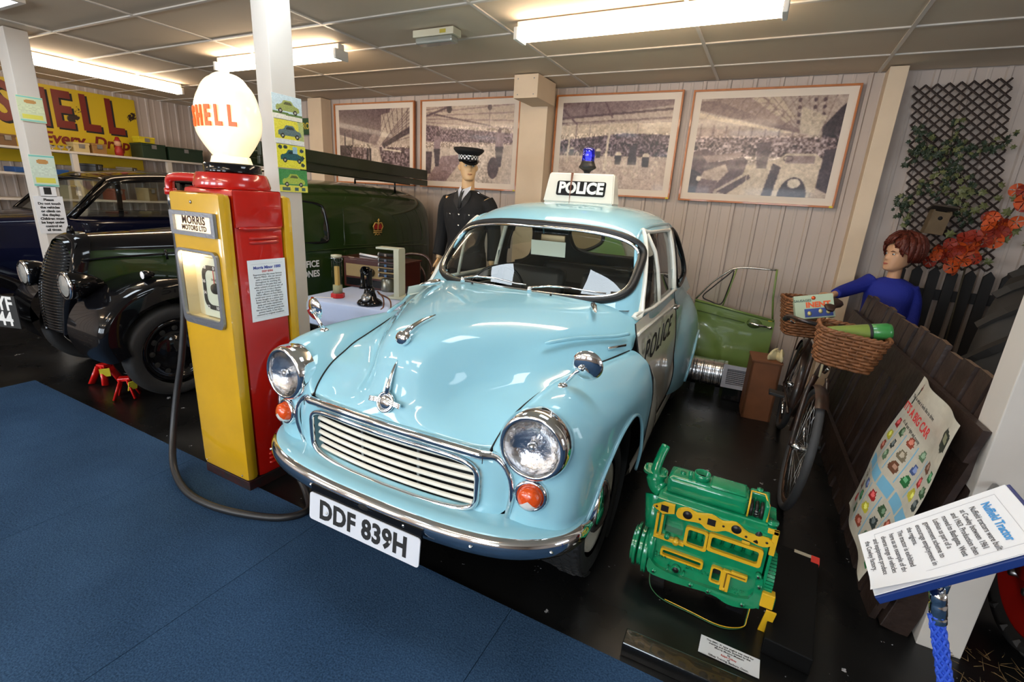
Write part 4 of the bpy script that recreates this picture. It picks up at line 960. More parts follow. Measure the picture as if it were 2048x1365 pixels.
# turret, pipe and globe
ob('turret',tr(lathe([(.155,0),(.16,.012),(.150,.05),(.142,.066),(.10,.072),(0,.073)],40),(.015,.005,1.472)),RED,pump,auto=50)
ob('turret_collar',tr(lathe([(.118,0),(.118,.030),(.112,.036),(.09,.038),(0,.038)],36),(.02,.01,1.545)),BLACK,pump,auto=50)
ob('pipe',tube(cr([(-.10,0,1.512),(-.22,-.01,1.512),(-.36,-.025,1.512),(-.42,-.03,1.503),(-.435,-.03,1.475),(-.435,-.03,1.43)],4),.021,12),RED,pump)
ob('pipe_elbow_collar',tube([(-.435,-.03,1.455),(-.435,-.03,1.425)],.027,14),RED,pump)
ob('pipe_coupling',tube([(-.435,-.03,1.425),(-.435,-.03,1.375)],.019,12),STEEL,pump)
def globe():
    V=[];nu,nv=56,40
    for i in range(nv+1):
        ph=PI*i/nv
        for j in range(nu):
            th=2*PI*j/nu;x=math.sin(ph)*math.cos(th);y=math.sin(ph)*math.sin(th);z=math.cos(ph)
            al=math.atan2(x,z+1.55);rb=1+.030*abs(math.cos(al*19))*(.35+.65*max(0,z+.5)/1.5)*min(1,math.sin(ph)*2.2)
            wz=1 if z>-.25 else 1-.50*((-.25-z)/.75)**1.2
            V.append((.180*x*rb*wz*(1.0),.098*math.copysign(abs(y)**.85,y)*rb*(.62+.38*wz),.196*z*(1+.02*abs(math.cos(al*19)))))
    F=[(i*nu+j,(i+1)*nu+j,(i+1)*nu+(j+1)%nu,i*nu+(j+1)%nu) for i in range(nv) for j in range(nu)]
    return np.array(V),F
GLOW=mat('glowing_globe_glass',(1,.93,.78),.35,emit=.85,ecol=(1,.74,.36),coat=.5)
gl_=D.objects.new('globe',None);COL.objects.link(gl_);gl_.parent=pump;gl_.location=(.015,.01,1.762)
ob('globe_shell',globe(),GLOW,gl_);ob('globe_neck',tr(lathe([(.100,-.205),(.100,-.188),(.094,-.178),(.085,-.15)],36,'z',False),sc=(1.05,.85,1)),GLOW,gl_)
ORL=mat('orange_red_letter',s2l(226,86,20),.4,emit=.55,ecol=(1,.16,.03))
for k,chh in enumerate('SHELL'):
    x=-.088+.0565*k;yy=-.098*math.sqrt(max(0,1-(x/.180)**2-(.02/.196)**2))-.006
    text('lettering',chh,.112,ORL,gl_,(x,yy-.003,.005),(PI/2,0,math.asin(max(-1,min(1,-x/.26)))*-.9),.003,.004,sx=.62)
o=thing('pump_hose','thick black rubber hose looping from the pump across the blue carpet','hose',(-2.5,1.4,0))
hp=cr([(-2.69,1.43,1.378),(-2.685,1.425,1.15),(-2.66,1.40,.85),(-2.67,1.36,.58),(-2.69,1.32,.38),(-2.66,1.26,.18),(-2.54,1.18,.055),(-2.32,1.11,.032),(-2.12,1.10,.030),(-1.92,1.14,.030),(-1.75,1.22,.026),(-1.70,1.32,.026),(-1.80,1.40,.03),(-1.93,1.45,.10),(-2.02,1.47,.30)],6)
h=ob('hose',tube([(x+2.5,y-1.4,z) for x,y,z in hp],.017,12),mat('hose_rubber',(.012,.012,.013),.42,bump=.1,bscale=20),o)
ob('nozzle',tube([(.48,.07,.30),(.475,.07,.40),(.465,.07,.46),(.455,.08,.50)],[.016,.02,.014,.011],10),ALU,o)
# ------------------------------------------------------------------ enamel sign on the left wall
def rusty():
    m,nt,b=nodes_of('worn_yellow_enamel');N=nt.nodes;L=nt.links;tc=N.new('ShaderNodeTexCoord')
    n=N.new('ShaderNodeTexNoise');n.inputs['Scale'].default_value=2.3;n.inputs['Detail'].default_value=9;n.inputs['Roughness'].default_value=.65;L.new(tc.outputs['Object'],n.inputs[0])
    r=N.new('ShaderNodeMapRange');r.inputs[1].default_value=.635;r.inputs[2].default_value=.65;L.new(n.outputs[0],r.inputs[0])
    mx=N.new('ShaderNodeMix');mx.data_type='RGBA';mx.inputs[6].default_value=(*s2l(206,176,28),1);mx.inputs[7].default_value=(*s2l(44,26,20),1);L.new(r.outputs[0],mx.inputs[0]);L.new(mx.outputs[2],b.inputs['Base Color']);b.inputs['Roughness'].default_value=.4;return m
o=thing('enamel_sign','large rusted yellow enamel sign with dark red lettering on the left wall','sign',(LX+.03,2.62,2.06),PI/2)
ob('plate',box(-1.45,1.45,-.005,.01,-.47,.47,.002),rusty(),o,smooth=False)
DR=mat('dark_red_enamel',s2l(118,32,22),.4);
for k,chh in enumerate('SHELL'):
    x=.05+.28*k
    text('letter_shadow',chh,.60,INK,o,(x+.022,-.0075,.165),(PI/2,0,0),.001,.02,sx=.70);text('lettering',chh,.60,DR,o,(x,-.0095,.185),(PI/2,0,0),.001,.018,sx=.70)
text('lettering',"'s  Every  Drop",.19,DR,o,(.72,-.0075,-.15),(PI/2,0,0),.001,.006,sx=1.0,shear=.2)
# ------------------------------------------------------------------ green telephone van
VG=mat('dark_green_paint',s2l(32,50,18),.25,0,.45,spec=.2)
VB=mat('black_wing_paint',(.004,.004,.005),.12,0,.5,spec=.1)
NAVY=mat('navy_paint',s2l(10,13,36),.2,0,.4,spec=.15)
def fender(path,xi,xo,drop=.10,nx=9):
    rows=[]
    P=cr(path,5)
    for k,(y,z) in enumerate(P):
        t=P[min(k+1,len(P)-1)]-P[max(k-1,0)];t/=np.linalg.norm(t);n=np.array([-t[1],t[0]])
        if n[1]<0 and abs(n[0])<.9:n=-n
        if k<4 and n[0]>0:n=-n
        row=[]
        for j in range(nx):
            u=j/(nx-1);x=xi+(xo-xi)*math.sin(u*PI/2)**.9;h=.055*math.cos(u*PI/2)**.8 if u>.2 else .055*(.6+2*u)
            h=.06*math.sqrt(max(0,1-(u)**2.2)) 
            row.append((x,y+n[0]*(h-.03),z+n[1]*(h-.03)))
        row.append((xo+.004,y-n[0]*drop,z-n[1]*drop))
        rows.append(row)
    return np.array(rows)
van=thing('telephone_van','dark green telephone van with black wings, royal crown and a ladder on its roof','van',(-4.25,1.70,0),-.03)
# bonnet
def arcsec(y,w,zt,zs,n=3.0,k=13):
    return [(w*math.copysign(abs(math.cos(a))**(2/n),math.cos(a)),y,zs+(zt-zs)*abs(math.sin(a))**(2/n)) for a in np.linspace(0,PI,k)]
rows=[arcsec(-.20,.20,1.06,.62),arcsec(-.05,.25,1.085,.62),arcsec(.2,.33,1.10,.62),arcsec(.5,.43,1.115,.65),arcsec(.85,.56,1.14,.66)]
ob('bonnet',gridg(patch(rows,5,3)),VG,van)
rows=[[(x*1.004,y,z+.003) for x,y,z in arcsec(yy,w_,zt,.62+(zt-.62)*.72,2.2,9)] for yy,w_,zt in((-.20,.155,1.064),(-.05,.20,1.09),(.2,.27,1.104),(.5,.36,1.119),(.85,.48,1.143))]
ob('bonnet_top',gridg(patch(rows,5,3)),VB,van)
for s in(1,-1):
    ob('bonnet_moulding',tube(cr([(s*.195,-.21,.93),(s*.245,-.05,.95),(s*.325,.2,.965),(s*.425,.5,.985),(s*.555,.85,1.01)],5),.008,6),VB,van)
    ob('bonnet_catch',tube([(s*.36,.28,1.0),(s*.372,.28,.97),(s*.378,.28,.93)],.009,8),VB,van)
# radiator grille shell
gy=lambda x,z:-.30-.03+.55*x*x+.16*(z-.55)*max(0,z-.55)/.3
shell=[(.17,.44),(.215,.62),(.23,.80),(.215,.95),(.16,1.06),(.08,1.10),(0,1.11)]
sp=cr([(x,z,0) for x,z in shell]+[(-x,z,0) for x,z in reversed(shell[:-1])],5)
rows=[]
for off,dy in((0,.10),(-.005,.03),(-.02,0),(-.045,-.004),(-.055,.012)):
    rows.append([(p[0]*(1+off*3.2),gy(p[0],p[1])+dy,p[1]+off*(.9 if p[1]>.8 else .2)) for p in sp])
ob('radiator_shell',gridg(np.array(rows)),VB,van)
for k in range(30):
    z=.46+.0198*k;hw=float(np.interp(z,[.44,.62,.80,.95,1.045],[.145,.185,.195,.175,.07]))
    ob('grille_slat',tube([(x,gy(x,z)-.004+.02*(abs(x)/hw)**4,z+.004) for x in np.linspace(-hw,hw,9)],.0055,5),VB,van)
ob('grille_backing',gridg(np.array([[(x,gy(x,z)+.02,z) for x in np.linspace(-.18,.18,7)] for z in np.linspace(.44,1.05,8)])),DARK,van)
ob('radiator_cap',tube([(0,-.12,1.10),(0,-.12,1.125),(0,-.115,1.15)],[.024,.02,.012],10),VB,van)
for s in(1,-1):
    F=fender([(-.27,.34),(-.31,.48),(-.27,.62),(-.13,.745),(.10,.815),(.36,.79),(.58,.66),(.78,.48),(.94,.34)],.30,.72)
    g=gridg(F,s<0)
    if s<0:g=(g[0]*np.array([-1,1,1]),g[1])
    ob('front_wing',g,VB,van)
    hl=thing('headlamp',None,None,(s*.33,-.30,.80));hl.parent=van
    ob('lamp_shell',lathe([(.085,-.02),(.092,.0),(.085,.06),(.06,.13),(.03,.18),(0,.20)],28,'y'),VB,hl)
    ob('rim',lathe([(.088,-.004),(.092,-.014),(.086,-.022),(.078,-.018)],28,'y',False),CHROME,hl)
    ob('lens',lathe([(0,-.030),(.04,-.027),(.078,-.018)],24,'y',False),mat('old_lamp_lens',(.55,.55,.52),.18,.6,0,bump=.3,bscale=40),hl)
    ob('lamp_bracket',tube([(0,.06,-.06),(-s*.05,.06,-.14)],.02,8),VB,hl)
    wl_=thing('wheel',None,None,(s*.64,.13,.33));wl_.parent=van
    ob('tyre',tyre_g(.33,.225,.13),TYRE,wl_)
    g=lathe([(.225,.03),(.205,.045),(.19,.02),(.13,.005),(.10,.03),(.055,.045),(0,.05)],32,'x',False)
    ob('rim',g if s>0 else mirx(g),VB,wl_)
    for k in range(12):
        a=2*PI*k/12;ob('spoke_hole',tr(lathe([(0,.003),(.02,.0)],10,'x',False),(s*.017,.162*math.cos(a),.162*math.sin(a))),mat('wheel_highlight',(.03,.03,.03),.2,.3),wl_) if s>0 else None
    wr=thing('wheel',None,None,(s*.64,2.30,.33));wr.parent=van
    ob('tyre',tyre_g(.33,.225,.13),TYRE,wr);ob('rim',g if s>0 else mirx(g),VB,wr)
    F=fender([(1.84,.30),(1.86,.50),(1.96,.70),(2.12,.81),(2.30,.845),(2.48,.81),(2.64,.70),(2.76,.52),(2.84,.34)],.66,.80,.09)
    g=gridg(F,s<0)
    if s<0:g=(g[0]*np.array([-1,1,1]),g[1])
    ob('rear_wing',g,VB,van)
lt=thing('sidelamp',None,None,(.57,.05,.865));lt.parent=van;ob('lamp_shell',lathe([(.028,-.03),(.031,-.01),(.022,.03),(0,.05)],14,'y'),VB,lt);ob('lens',lathe([(0,-.038),(.026,-.03)],14,'y',False),WHITEP,lt)
npv=thing('number_plate',None,None,(-.37,-.46,.545));npv.parent=van;npv.rotation_euler=(0,0,.35)
ob('plate',box(-.14,.14,-.004,.004,-.115,.115),INK,npv,smooth=False)
WINK=mat('white_ink',s2l(225,225,222),.6)
text('lettering','NYF',.135,WINK,npv,(0,-.0055,.055),(PI/2,0,0),.0004,.004,sx=.9);text('lettering','344',.135,WINK,npv,(0,-.0055,-.055),(PI/2,0,0),.0004,.004,sx=.9)
text('lettering','24',.06,WINK,van,(.765,.18,.70),(PI/2,0,PI/2),.0004,.002)
# cab and cargo body
def vsec(y,w,zt,w2=None):
    Z=[.42,.60,.85,.98,1.15,1.32,1.43,1.50];X=[.93,.975,1.0,.995,.975,.93,.84,.68]
    R_=[(w*x,y,zb*1.0 if zb<1.0 else 1.0+(zb-1.0)*(zt-1.0)/.57) for x,zb in zip(X,Z)]
    top=[(w*.42,y,zt-.018),(0,y,zt)]
    L=R_+top;return L+[(-a,b,c) for a,b,c in reversed(L[:-1])]
rows=[vsec(.86,.60,1.12),vsec(.92,.63,1.22),vsec(1.0,.66,1.40),vsec(1.12,.70,1.53),vsec(1.4,.735,1.565),vsec(1.9,.755,1.575),vsec(2.4,.755,1.57),vsec(2.75,.735,1.555),vsec(2.93,.68,1.52),vsec(3.01,.57,1.45),vsec(3.04,.35,1.3)]
ob('van_body',gridg(patch(rows,6,4)),VG,van)
ob('rear_panel',(np.array(rows[-1])+np.array([0,-.002,0]),[tuple(range(len(rows[-1])))]),VG,van,smooth=False)
RG_=mat('dark_window_glass',(.01,.012,.01),.05,0,.6)
for s in(1,-1):
    wy=lambda y,z:s*(np.interp(y,[1.0,1.4,1.9],[.66,.735,.755])*np.interp(z,[.98,1.15,1.32,1.43],[.995,.975,.93,.84])+.004)
    P=[(1.02+y,z) for y,z in [(0,1.06),(.18,1.04),(.36,1.04),(.42,1.08),(.42,1.30),(.38,1.36),(.2,1.38),(.10,1.36)]]
    Q=cr([(y,z,0) for y,z in P],4,True)
    V=[(wy(p[0],p[1])+s*.002,p[0],p[1]) for p in Q]+[(wy(1.24,1.2)+s*.004,1.24,1.2)];n=len(Q)
    ob('door_window',(np.array(V),[(i,(i+1)%n,n) if s<0 else ((i+1)%n,i,n) for i in range(n)]),RG_,van,smooth=False)
    ob('window_rubber',tube([tuple(v) for v in V[:-1]],.012,6,closed=True),VB,van)
    ob('waist_moulding',tube(cr([(s*.62,.95,.955),(s*.70,1.12,.965),(s*.745,1.5,.975),(s*.765,2.0,.975),(s*.76,2.5,.965),(s*.735,2.8,.95)],4),.008,6),VG,van)
    # pressed side panel outline on the cargo body
    Q=cr([(1.62,1.05,0),(1.66,1.36,0),(1.75,1.40,0),(2.55,1.38,0),(2.68,1.30,0),(2.74,1.05,0),(2.6,1.0,0),(1.7,1.0,0)],5,True)
    ob('panel_swage',tube([(s*(np.interp(p[0],[1.5,1.9,2.4,2.75],[.742,.755,.755,.735])*np.interp(p[1],[.98,1.15,1.32,1.43],[.995,.975,.93,.84])+.001),p[0],p[1]) for p in Q],.006,6,closed=True),VG,van)
ob('door_handle',tube([(.765,1.42,.90),(.79,1.45,.90),(.79,1.53,.895)],.008,8),CHROME,van)
ob('handle_ring',tr(tube([(0,.045*math.cos(a),.03*math.sin(a)) for a in np.linspace(0,2*PI,17)[:-1]],.004,6,closed=True),(.775,1.50,.885)),CHROME,van)
for k,(t_,z,sz) in enumerate((('POST OFFICE',.86,.078),('TELEPHONES',.775,.078),('L.T.R. GS',.56,.04))):
    text('lettering',t_,sz,WINK,van,(.762,1.30,z),(PI/2,0,PI/2),.0004,.002,align='RIGHT',sx=.9)
for s in(1,-1):
    ob('windscreen',(np.array([(s*.03,.905,1.16),(s*.50,.925,1.15),(s*.47,1.045,1.42),(s*.03,1.03,1.44)])+np.array([0,-.022,0]),[(0,1,2,3) if s>0 else (3,2,1,0)]),RG_,van,smooth=False)
# crown badge
GOLD=mat('gold_transfer',s2l(190,150,70),.4);CRR=mat('crown_red',s2l(170,30,30),.5)
cw=thing('royal_crown',None,None,(.758,2.02,1.145));cw.parent=van;cw.rotation_euler=(.12,0,PI/2)
ob('crown_cap',prism_ := (np.array([(x,-.002,z) for x,z in((-.05,-.005),(-.055,.02),(-.04,.05),(-.018,.048),(0,.04),(.018,.048),(.04,.05),(.055,.02),(.05,-.005))]),[tuple(range(9))]),CRR,cw,smooth=False)
for P in ([(-.05,-.01),(-.066,.025),(-.045,.06),(-.012,.058),(0,.035)],[(.05,-.01),(.066,.025),(.045,.06),(.012,.058),(0,.035)],[(0,-.01),(0,.075)],[(-.055,-.018),(.055,-.018)],[(-.055,-.035),(.055,-.035)],[(-.012,.085),(.012,.085)],[(0,.075),(0,.10)]):
    ob('gold_band',tube([(x,-.004,z) for x,z in P],.0055,5),GOLD,cw)
ob('gold_cipher',tube([(x,-.004,z-.06) for x,z in((-.035,0),(-.02,.012),(0,0),(.02,.012),(.035,0))],.005,5),GOLD,cw)
# ladder on the roof rack
ld=thing('ladder','dark green wooden extension ladder lying on the roof of the green van','ladder',(-3.80,3.25,1.70),-.03)
LG=mat('ladder_green',s2l(28,40,18),.4,0,.3)
for s in(1,-1): ob('rail',box(s*.17-.022,s*.17+.022,-.62,1.42,.0,.105,.006),LG,ld,smooth=False)
for k in range(8): ob('rung',tube([(-.16,-.5+k*.255,.04),(.16,-.5+k*.255,.04)],.014,8),LG,ld)
for s in(1,-1): ob('second_rail',box(s*.13-.018,s*.13+.018,-.60,1.48,-.062,-.002,.005),LG,ld,smooth=False)
ld.rotation_euler=(-.03,0,-.03)
for y in(1.35,2.55): 
    ob('rack_leg',tube([(.50,y,1.50),(.50,y,1.62),(-.1,y,1.62),(-.1,y,1.57)],.012,6),VB,van)
# axle stands
STR=mat('axle_stand_red',s2l(208,24,20),.35,0,.4)
def stand(x,y,rz,label):
    o=thing('axle_stand',label,'axle stand',(x,y,0),rz)
    for k in range(4):
        a=PI/4+k*PI/2;ob('leg',tube([(.085*math.cos(a),.085*math.sin(a),.006),(.028*math.cos(a),.028*math.sin(a),.135)],.017,6,flat=(1.7,.45)),STR,o)
    ob('head',box(-.035,.035,-.03,.03,.128,.15,.004),STR,o,smooth=False);ob('label_plate',boxc((.052,-.042,.10),(.06,.004,.07),0,(.3,0,.8)),mat('stand_label',s2l(220,210,60),.5),o,smooth=False)
stand(-4.20,1.60,.3,'red axle stand with a yellow label under the front of the green van')
stand(-3.80,1.55,.9,'small red axle stand beside the front wheel of the green van')
stand(-.82,1.95,.2,'red axle stand just showing under the front of the police car')
# ------------------------------------------------------------------ dark saloon behind the van
sal=thing('vintage_saloon','black and navy vintage saloon parked beyond the green van at the far left','car',(-6.80,1.46,0),-.02)
def ssec(y,w,zt):
    Z=[.35,.6,.85,.95];return [(w*.97,y,.35),(w,y,.6),(w*.98,y,zt-.12),(w*.9,y,zt-.03),(w*.5,y,zt),(0,y,zt+.01)]
def sym(L): return L+[(-a,b,c) for a,b,c in reversed(L[:-1])]
rows=[sym(ssec(y,w_,z)) for y,w_,z in((-.75,.22,.95),(-.5,.26,1.02),(0,.36,1.05),(.5,.5,1.08),(.8,.62,1.10),(1.0,.70,1.09),(1.6,.74,1.09),(2.4,.74,1.09),(3.0,.70,1.08),(3.4,.6,.9),(3.55,.5,.6))]
ob('lower_body',gridg(patch(rows,5,4)),NAVY,sal)
rows=[sym([(w_*1.0,y,z-.10),(w_*.98,y,z-.05),(w_*.85,y,z-.015),(w_*.45,y,z),(0,y,z+.005)]) for y,w_,z in((1.20,.60,1.47),(1.35,.64,1.52),(1.8,.67,1.56),(2.4,.66,1.56),(2.9,.60,1.50),(3.2,.5,1.36))]
ob('roof',gridg(patch(rows,5,4)),VB,sal)
for s in(1,-1):
    for (y0,z0,y1,z1,r) in((.86,1.08,1.22,1.42,.028),(1.86,1.08,1.84,1.47,.03),(2.62,1.08,2.62,1.45,.035),(3.05,1.05,3.1,1.35,.06)):
        ob('pillar',tube([(s*.70,y0,z0),(s*.665,(y0+y1)/2,(z0+z1)/2),(s*.635,y1,z1)],r,8),VB,sal)
    for (a,b,c,d) in((.92,1.82,1.24,1.82),(1.9,2.58,1.88,2.58)):
        V=np.array([(s*.70,a,1.09),(s*.70,b,1.09),(s*.635,d,1.46),(s*.635,c,1.44)]);ob('side_window',(V,[(0,1,2,3)]),GLASS,sal,smooth=False)
    F=fender([(-.95,.36),(-.98,.5),(-.9,.66),(-.72,.78),(-.45,.82),(-.1,.76),(.2,.6),(.5,.42)],.30,.74)
    g=gridg(F,s<0)
    if s<0:g=(g[0]*np.array([-1,1,1]),g[1])
    ob('front_wing',g,VB,sal)
    for y in(-.35,2.55):
        w2=thing('wheel',None,None,(s*.66,y,.33));w2.parent=sal;ob('tyre',tyre_g(.33,.22,.13,32),TYRE,w2);ob('rim',tr(lathe([(.22,.03),(.12,.0),(.05,.04),(0,.045)],20,'x',False),sc=(s,1,1)),VB,w2)
ob('windscreen',(np.array([(-.60,.84,1.10),(.60,.84,1.10),(.56,1.2,1.44),(-.56,1.2,1.44)]),[(0,1,2,3)]),GLASS,sal,smooth=False)
ob('windscreen_surround',tube([(-.66,.84,1.09),(.66,.84,1.09),(.60,1.2,1.45),(-.60,1.2,1.45)],.02,6,closed=True),VB,sal)
for k in range(5): ob('bonnet_louvre',boxc((.47+.01*k,.12+.055*k,.93),(.012,.02,.16),.003),VB,sal)
# ------------------------------------------------------------------ shelves on the left wall
SHW=mat('white_shelf_paint',s2l(206,198,188),.5)
sf=thing('shelving','white painted shelving along the left wall below the enamel sign','shelves',(-8.02,3.2,0))
for z in(1.755,1.47,1.18,.9): ob('shelf',box(-.2,.2,-2.6,1.62,z-.025,z,.002),SHW,sf,smooth=False)
for y in(-2.5,-1.3,-.1,1.0,1.58): ob('upright',box(.13,.19,y-.03,y+.03,0,1.73,.002),SHW,sf,smooth=False)
def crate(nm,lb,cat,x,y,z,sx,sy,sz,c,rz=0,lid=True,grp=None):
    o=thing(nm,lb,cat,(x,y,z),rz,grp);m=mat('paint_'+nm+str(c),s2l(*c),.5)
    ob('body',box(-sx/2,sx/2,-sy/2,sy/2,0,sz,.006),m,o,smooth=False)
    if lid: ob('lid',box(-sx/2-.005,sx/2+.005,-sy/2-.005,sy/2+.005,sz-.002,sz+.025,.004),m,o,smooth=False);ob('latch',box(sx/2+.004,sx/2+.012,-.03,.03,sz-.04,sz+.01),STEEL,o,smooth=False)
    return o
GT=(30,52,34)
crate('tool_box','dark green metal box at the left of the top shelf row beside the enamel sign','box',-7.98,4.02,1.755,.3,.30,.17,GT)
crate('tool_box','longer dark green metal box with a white label on the top shelf','box',-7.98,4.45,1.755,.3,.48,.16,GT)
crate('yellow_tin','small yellow tin on top of the dark green metal box','tin',-7.98,3.98,1.957,.16,.2,.055,(206,186,30))
crate('blue_tray','blue plastic tray on the second shelf beyond the far left post','tray',-7.95,2.75,1.47,.3,.5,.06,(20,70,130),lid=False)
o=thing('toy_figure','small red and white toy figure on the top shelf in front of the enamel sign','toy',(-7.9,3.62,1.755))
ob('body',lathe([(.045,0),(.05,.06),(.035,.11),(.03,.12)],16),mat('toy_red',s2l(160,40,30),.5),o);ob('head',lathe([(.0,.11),(.035,.13),(.04,.16),(.03,.19),(0,.2)],16),mat('toy_skin',s2l(200,150,110),.5),o);ob('hat',lathe([(.045,.185),(.03,.2),(.02,.235),(0,.24)],14),mat('toy_hat',s2l(150,30,24),.5),o)
for k,(y,z,s_,c,lb) in enumerate(((3.20,1.755,.09,(190,170,120),'cream card box on the top shelf left of the toy figure'),(3.38,1.755,.1,(150,110,60),'brown card box on the top shelf beside the toy figure'),(2.5,1.755,.10,(120,90,60),'low wooden tray on the top shelf beside the far left post'),(3.05,1.18,.14,(150,140,110),'pale card box on the third shelf seen through the saloon windscreen'),(3.5,1.18,.12,(120,60,40),'dark red tin on the third shelf behind the saloon'),(3.9,1.18,.15,(150,130,90),'tan box on the third shelf seen through the saloon side window'),(4.3,1.18,.12,(180,175,160),'white box on the third shelf behind the saloon rear window'),(3.3,1.47,.13,(40,40,40),'black tin on the second shelf above the saloon bonnet'),(3.7,1.47,.12,(90,80,60),'brown tin on the second shelf above the saloon roof'))):
    crate('shelf_box',lb,'box',-7.95,y,z,.18,.16,s_,c,.1*k)
for k,y in enumerate((2.92,3.0,3.08)):
    o=thing('cup','small silver cup on the top shelf before the enamel sign, '+('left','middle','right')[k]+' of three','cup',(-7.9,y,1.755),0,'silver cups on the top shelf');ob('bowl',lathe([(.02,0),(.006,.01),(.006,.02),(.03,.03),(.034,.055)],14,cap=False),CHROME,o)
o=thing('hanging_sign','green hanging sign with yellow letters, half hidden beside the cream back post','sign',(-5.75,4.80,2.27))
ob('board',box(-.22,.22,-.01,.01,-.10,.10,.002),mat('green_sign',s2l(16,70,40),.4),o,smooth=False);text('lettering','CASTROL',.11,mat('yellow_letters',s2l(200,180,60),.5),o,(0,-.0115,0),(PI/2,0,0),.0004,.003,sx=.85)
# ------------------------------------------------------------------ display table behind the bonnet
tb=thing('display_table','small display table between the green van and the police car','table',(-2.80,2.98,0),.12)
ob('top',box(-.42,.42,-.38,.38,.63,.655,.003),mat('table_wood',s2l(96,66,44),.5),tb,smooth=False)
for sx in(-1,1):
    for sy in(-1,1): ob('leg',box(sx*.37-.02,sx*.37+.02,sy*.33-.02,sy*.33+.02,0,.63,.002),MATS['table_wood'],tb,smooth=False)
CL=mat('pale_blue_cloth',s2l(188,202,232),.8,bump=.1,bscale=60)
def cloth(hx,hy,zt,drop):
    V=[];n=20;out=[]
    rings=[(0,0),(.6,0),(.985,0),(1.0,-.006)]
    P=rrect(2*hx,2*hy,.04,3);m=[]
    for i in range(len(P)):
        a=np.array(P[i]);b=np.array(P[(i+1)%len(P)]);k=max(1,int(np.linalg.norm(b-a)/.03))
        for j in range(k): m.append(a+(b-a)*j/k)
    m=np.array(m);N2=len(m);rows=[]
    for s,dz in rings: rows.append([(p[0]*s,p[1]*s,zt+dz) for p in m])
    for q in np.linspace(.08,1,9):
        row=[]
        for i,p in enumerate(m):
            ph=i/N2*2*PI;f=1+q*.05*(math.sin(ph*15)+.6*math.sin(ph*27+1))+q*.05
            row.append((p[0]*f,p[1]*f,zt-.006-drop*q*(1+.05*math.sin(ph*3))))
        rows.append(row)
    return gridg(np.array(rows),False,True)
o=ob('tablecloth',cloth(.44,.40,.659,.50),CL,None,loc=(-2.80,2.98,0),rot=(0,0,.12));tag(o,'pale blue cloth draped over the small display table','tablecloth')
# telephone
tp=thing('telephone','black candlestick desk telephone with brown cords on the pale blue cloth','telephone',(-2.62,2.72,.662),.3)
ob('base',lathe([(.095,0),(.098,.012),(.085,.03),(.055,.05),(.04,.10),(.036,.13),(0,.135)],28),BLACK,tp)
ob('dial',tr(lathe([(0,-.006),(.036,-.004),(.038,.004)],20,'y'),(0,-.062,.065),(-.7,0,0)),mat('dial_ring',(.3,.3,.3),.3,.8),tp)
ob('stem',lathe([(.026,.12),(.022,.16),(.020,.24),(.026,.27),(0,.28)],18),BLACK,tp)
ob('mouthpiece',tr(lathe([(.016,.0),(.022,-.02),(.034,-.05),(.036,-.055),(.03,-.052),(.012,-.02)],20,'y',False),(0,-.01,.275),(.15,0,0)),BLACK,tp)
ob('receiver',tube([(-.055,0,.12),(-.055,0,.14),(-.055,0,.23),(-.055,0,.26)],[.030,.018,.014,.020],12),BLACK,tp)
ob('receiver_hook',tube([(-.02,0,.22),(-.05,0,.235),(-.065,.0,.245)],.005,6),CHROME,tp)
ob('cord',tube(cr([(.05,.03,.10),(.11,.0,.06),(.13,-.04,.0),(.15,-.14,-.02),(.155,-.17,-.18),(.16,-.175,-.42)],5),.006,6),mat('brown_braid',s2l(96,56,36),.7),tp)
ob('second_cord',tube(cr([(.05,.05,.08),(.15,.02,.05),(.19,-.04,.0),(.21,-.12,-.03),(.20,-.165,-.2),(.19,-.175,-.42)],5),.006,6),MATS['brown_braid'],tp)
# glass tube with ladder-like contents on a red base
gt=thing('glass_tube','tall clear glass tube with a brass coloured core on a red base','display tube',(-2.98,2.74,.662))
ob('base',lathe([(.055,0),(.055,.03),(.05,.036),(0,.036)],6),mat('red_base',s2l(180,26,24),.4),gt,auto=30)
ob('tube',lathe([(.040,.036),(.040,.33)],24,cap=False),GLASS,gt);ob('core',box(-.018,.018,-.012,.012,.04,.25,.003),mat('brass_core',s2l(206,160,84),.5,bump=.3,bscale=60),gt,smooth=False)
ob('base_plug',lathe([(.036,.036),(.036,.10),(0,.10)],18),mat('beige_plug',s2l(176,166,130),.6),gt);ob('cap',lathe([(.041,.325),(.041,.34),(0,.342)],20),mat('cap_cream',s2l(200,196,170),.5),gt)
# exchange selector unit
sw=thing('telephone_switch','telephone exchange selector with stacked black coils on a cream frame','telephone equipment',(-2.66,3.04,.662),.25)
CRF=mat('cream_metal_frame',s2l(196,198,176),.5)
ob('frame',box(.03,.075,-.06,.06,0,.40,.002),CRF,sw,smooth=False);ob('top_plate',box(-.13,.075,-.05,.05,.395,.41,.002),CRF,sw,smooth=False);ob('foot',box(-.02,.13,-.07,.07,0,.02,.002),CRF,sw,smooth=False)
for k in range(5):
    z=.35-.042*k
    ob('coil',tube([(-.11,-.03,z),(.02,-.03,z)],.015,10),mat('coil_black',(.03,.025,.022),.4),sw);ob('coil_end',tube([(-.115,-.03,z),(-.107,-.03,z)],.018,10),STEEL,sw);ob('contact',box(-.055,-.035,-.055,-.045,z-.01,z+.01),CHROME,sw,smooth=False)
ob('selector_bank',lathe([(.05,.03),(.055,.06),(.05,.13),(.03,.14)],14,a0=0),mat('bank_metal',(.25,.24,.2),.35,.9),sw,loc=(-.05,-.01,.02))
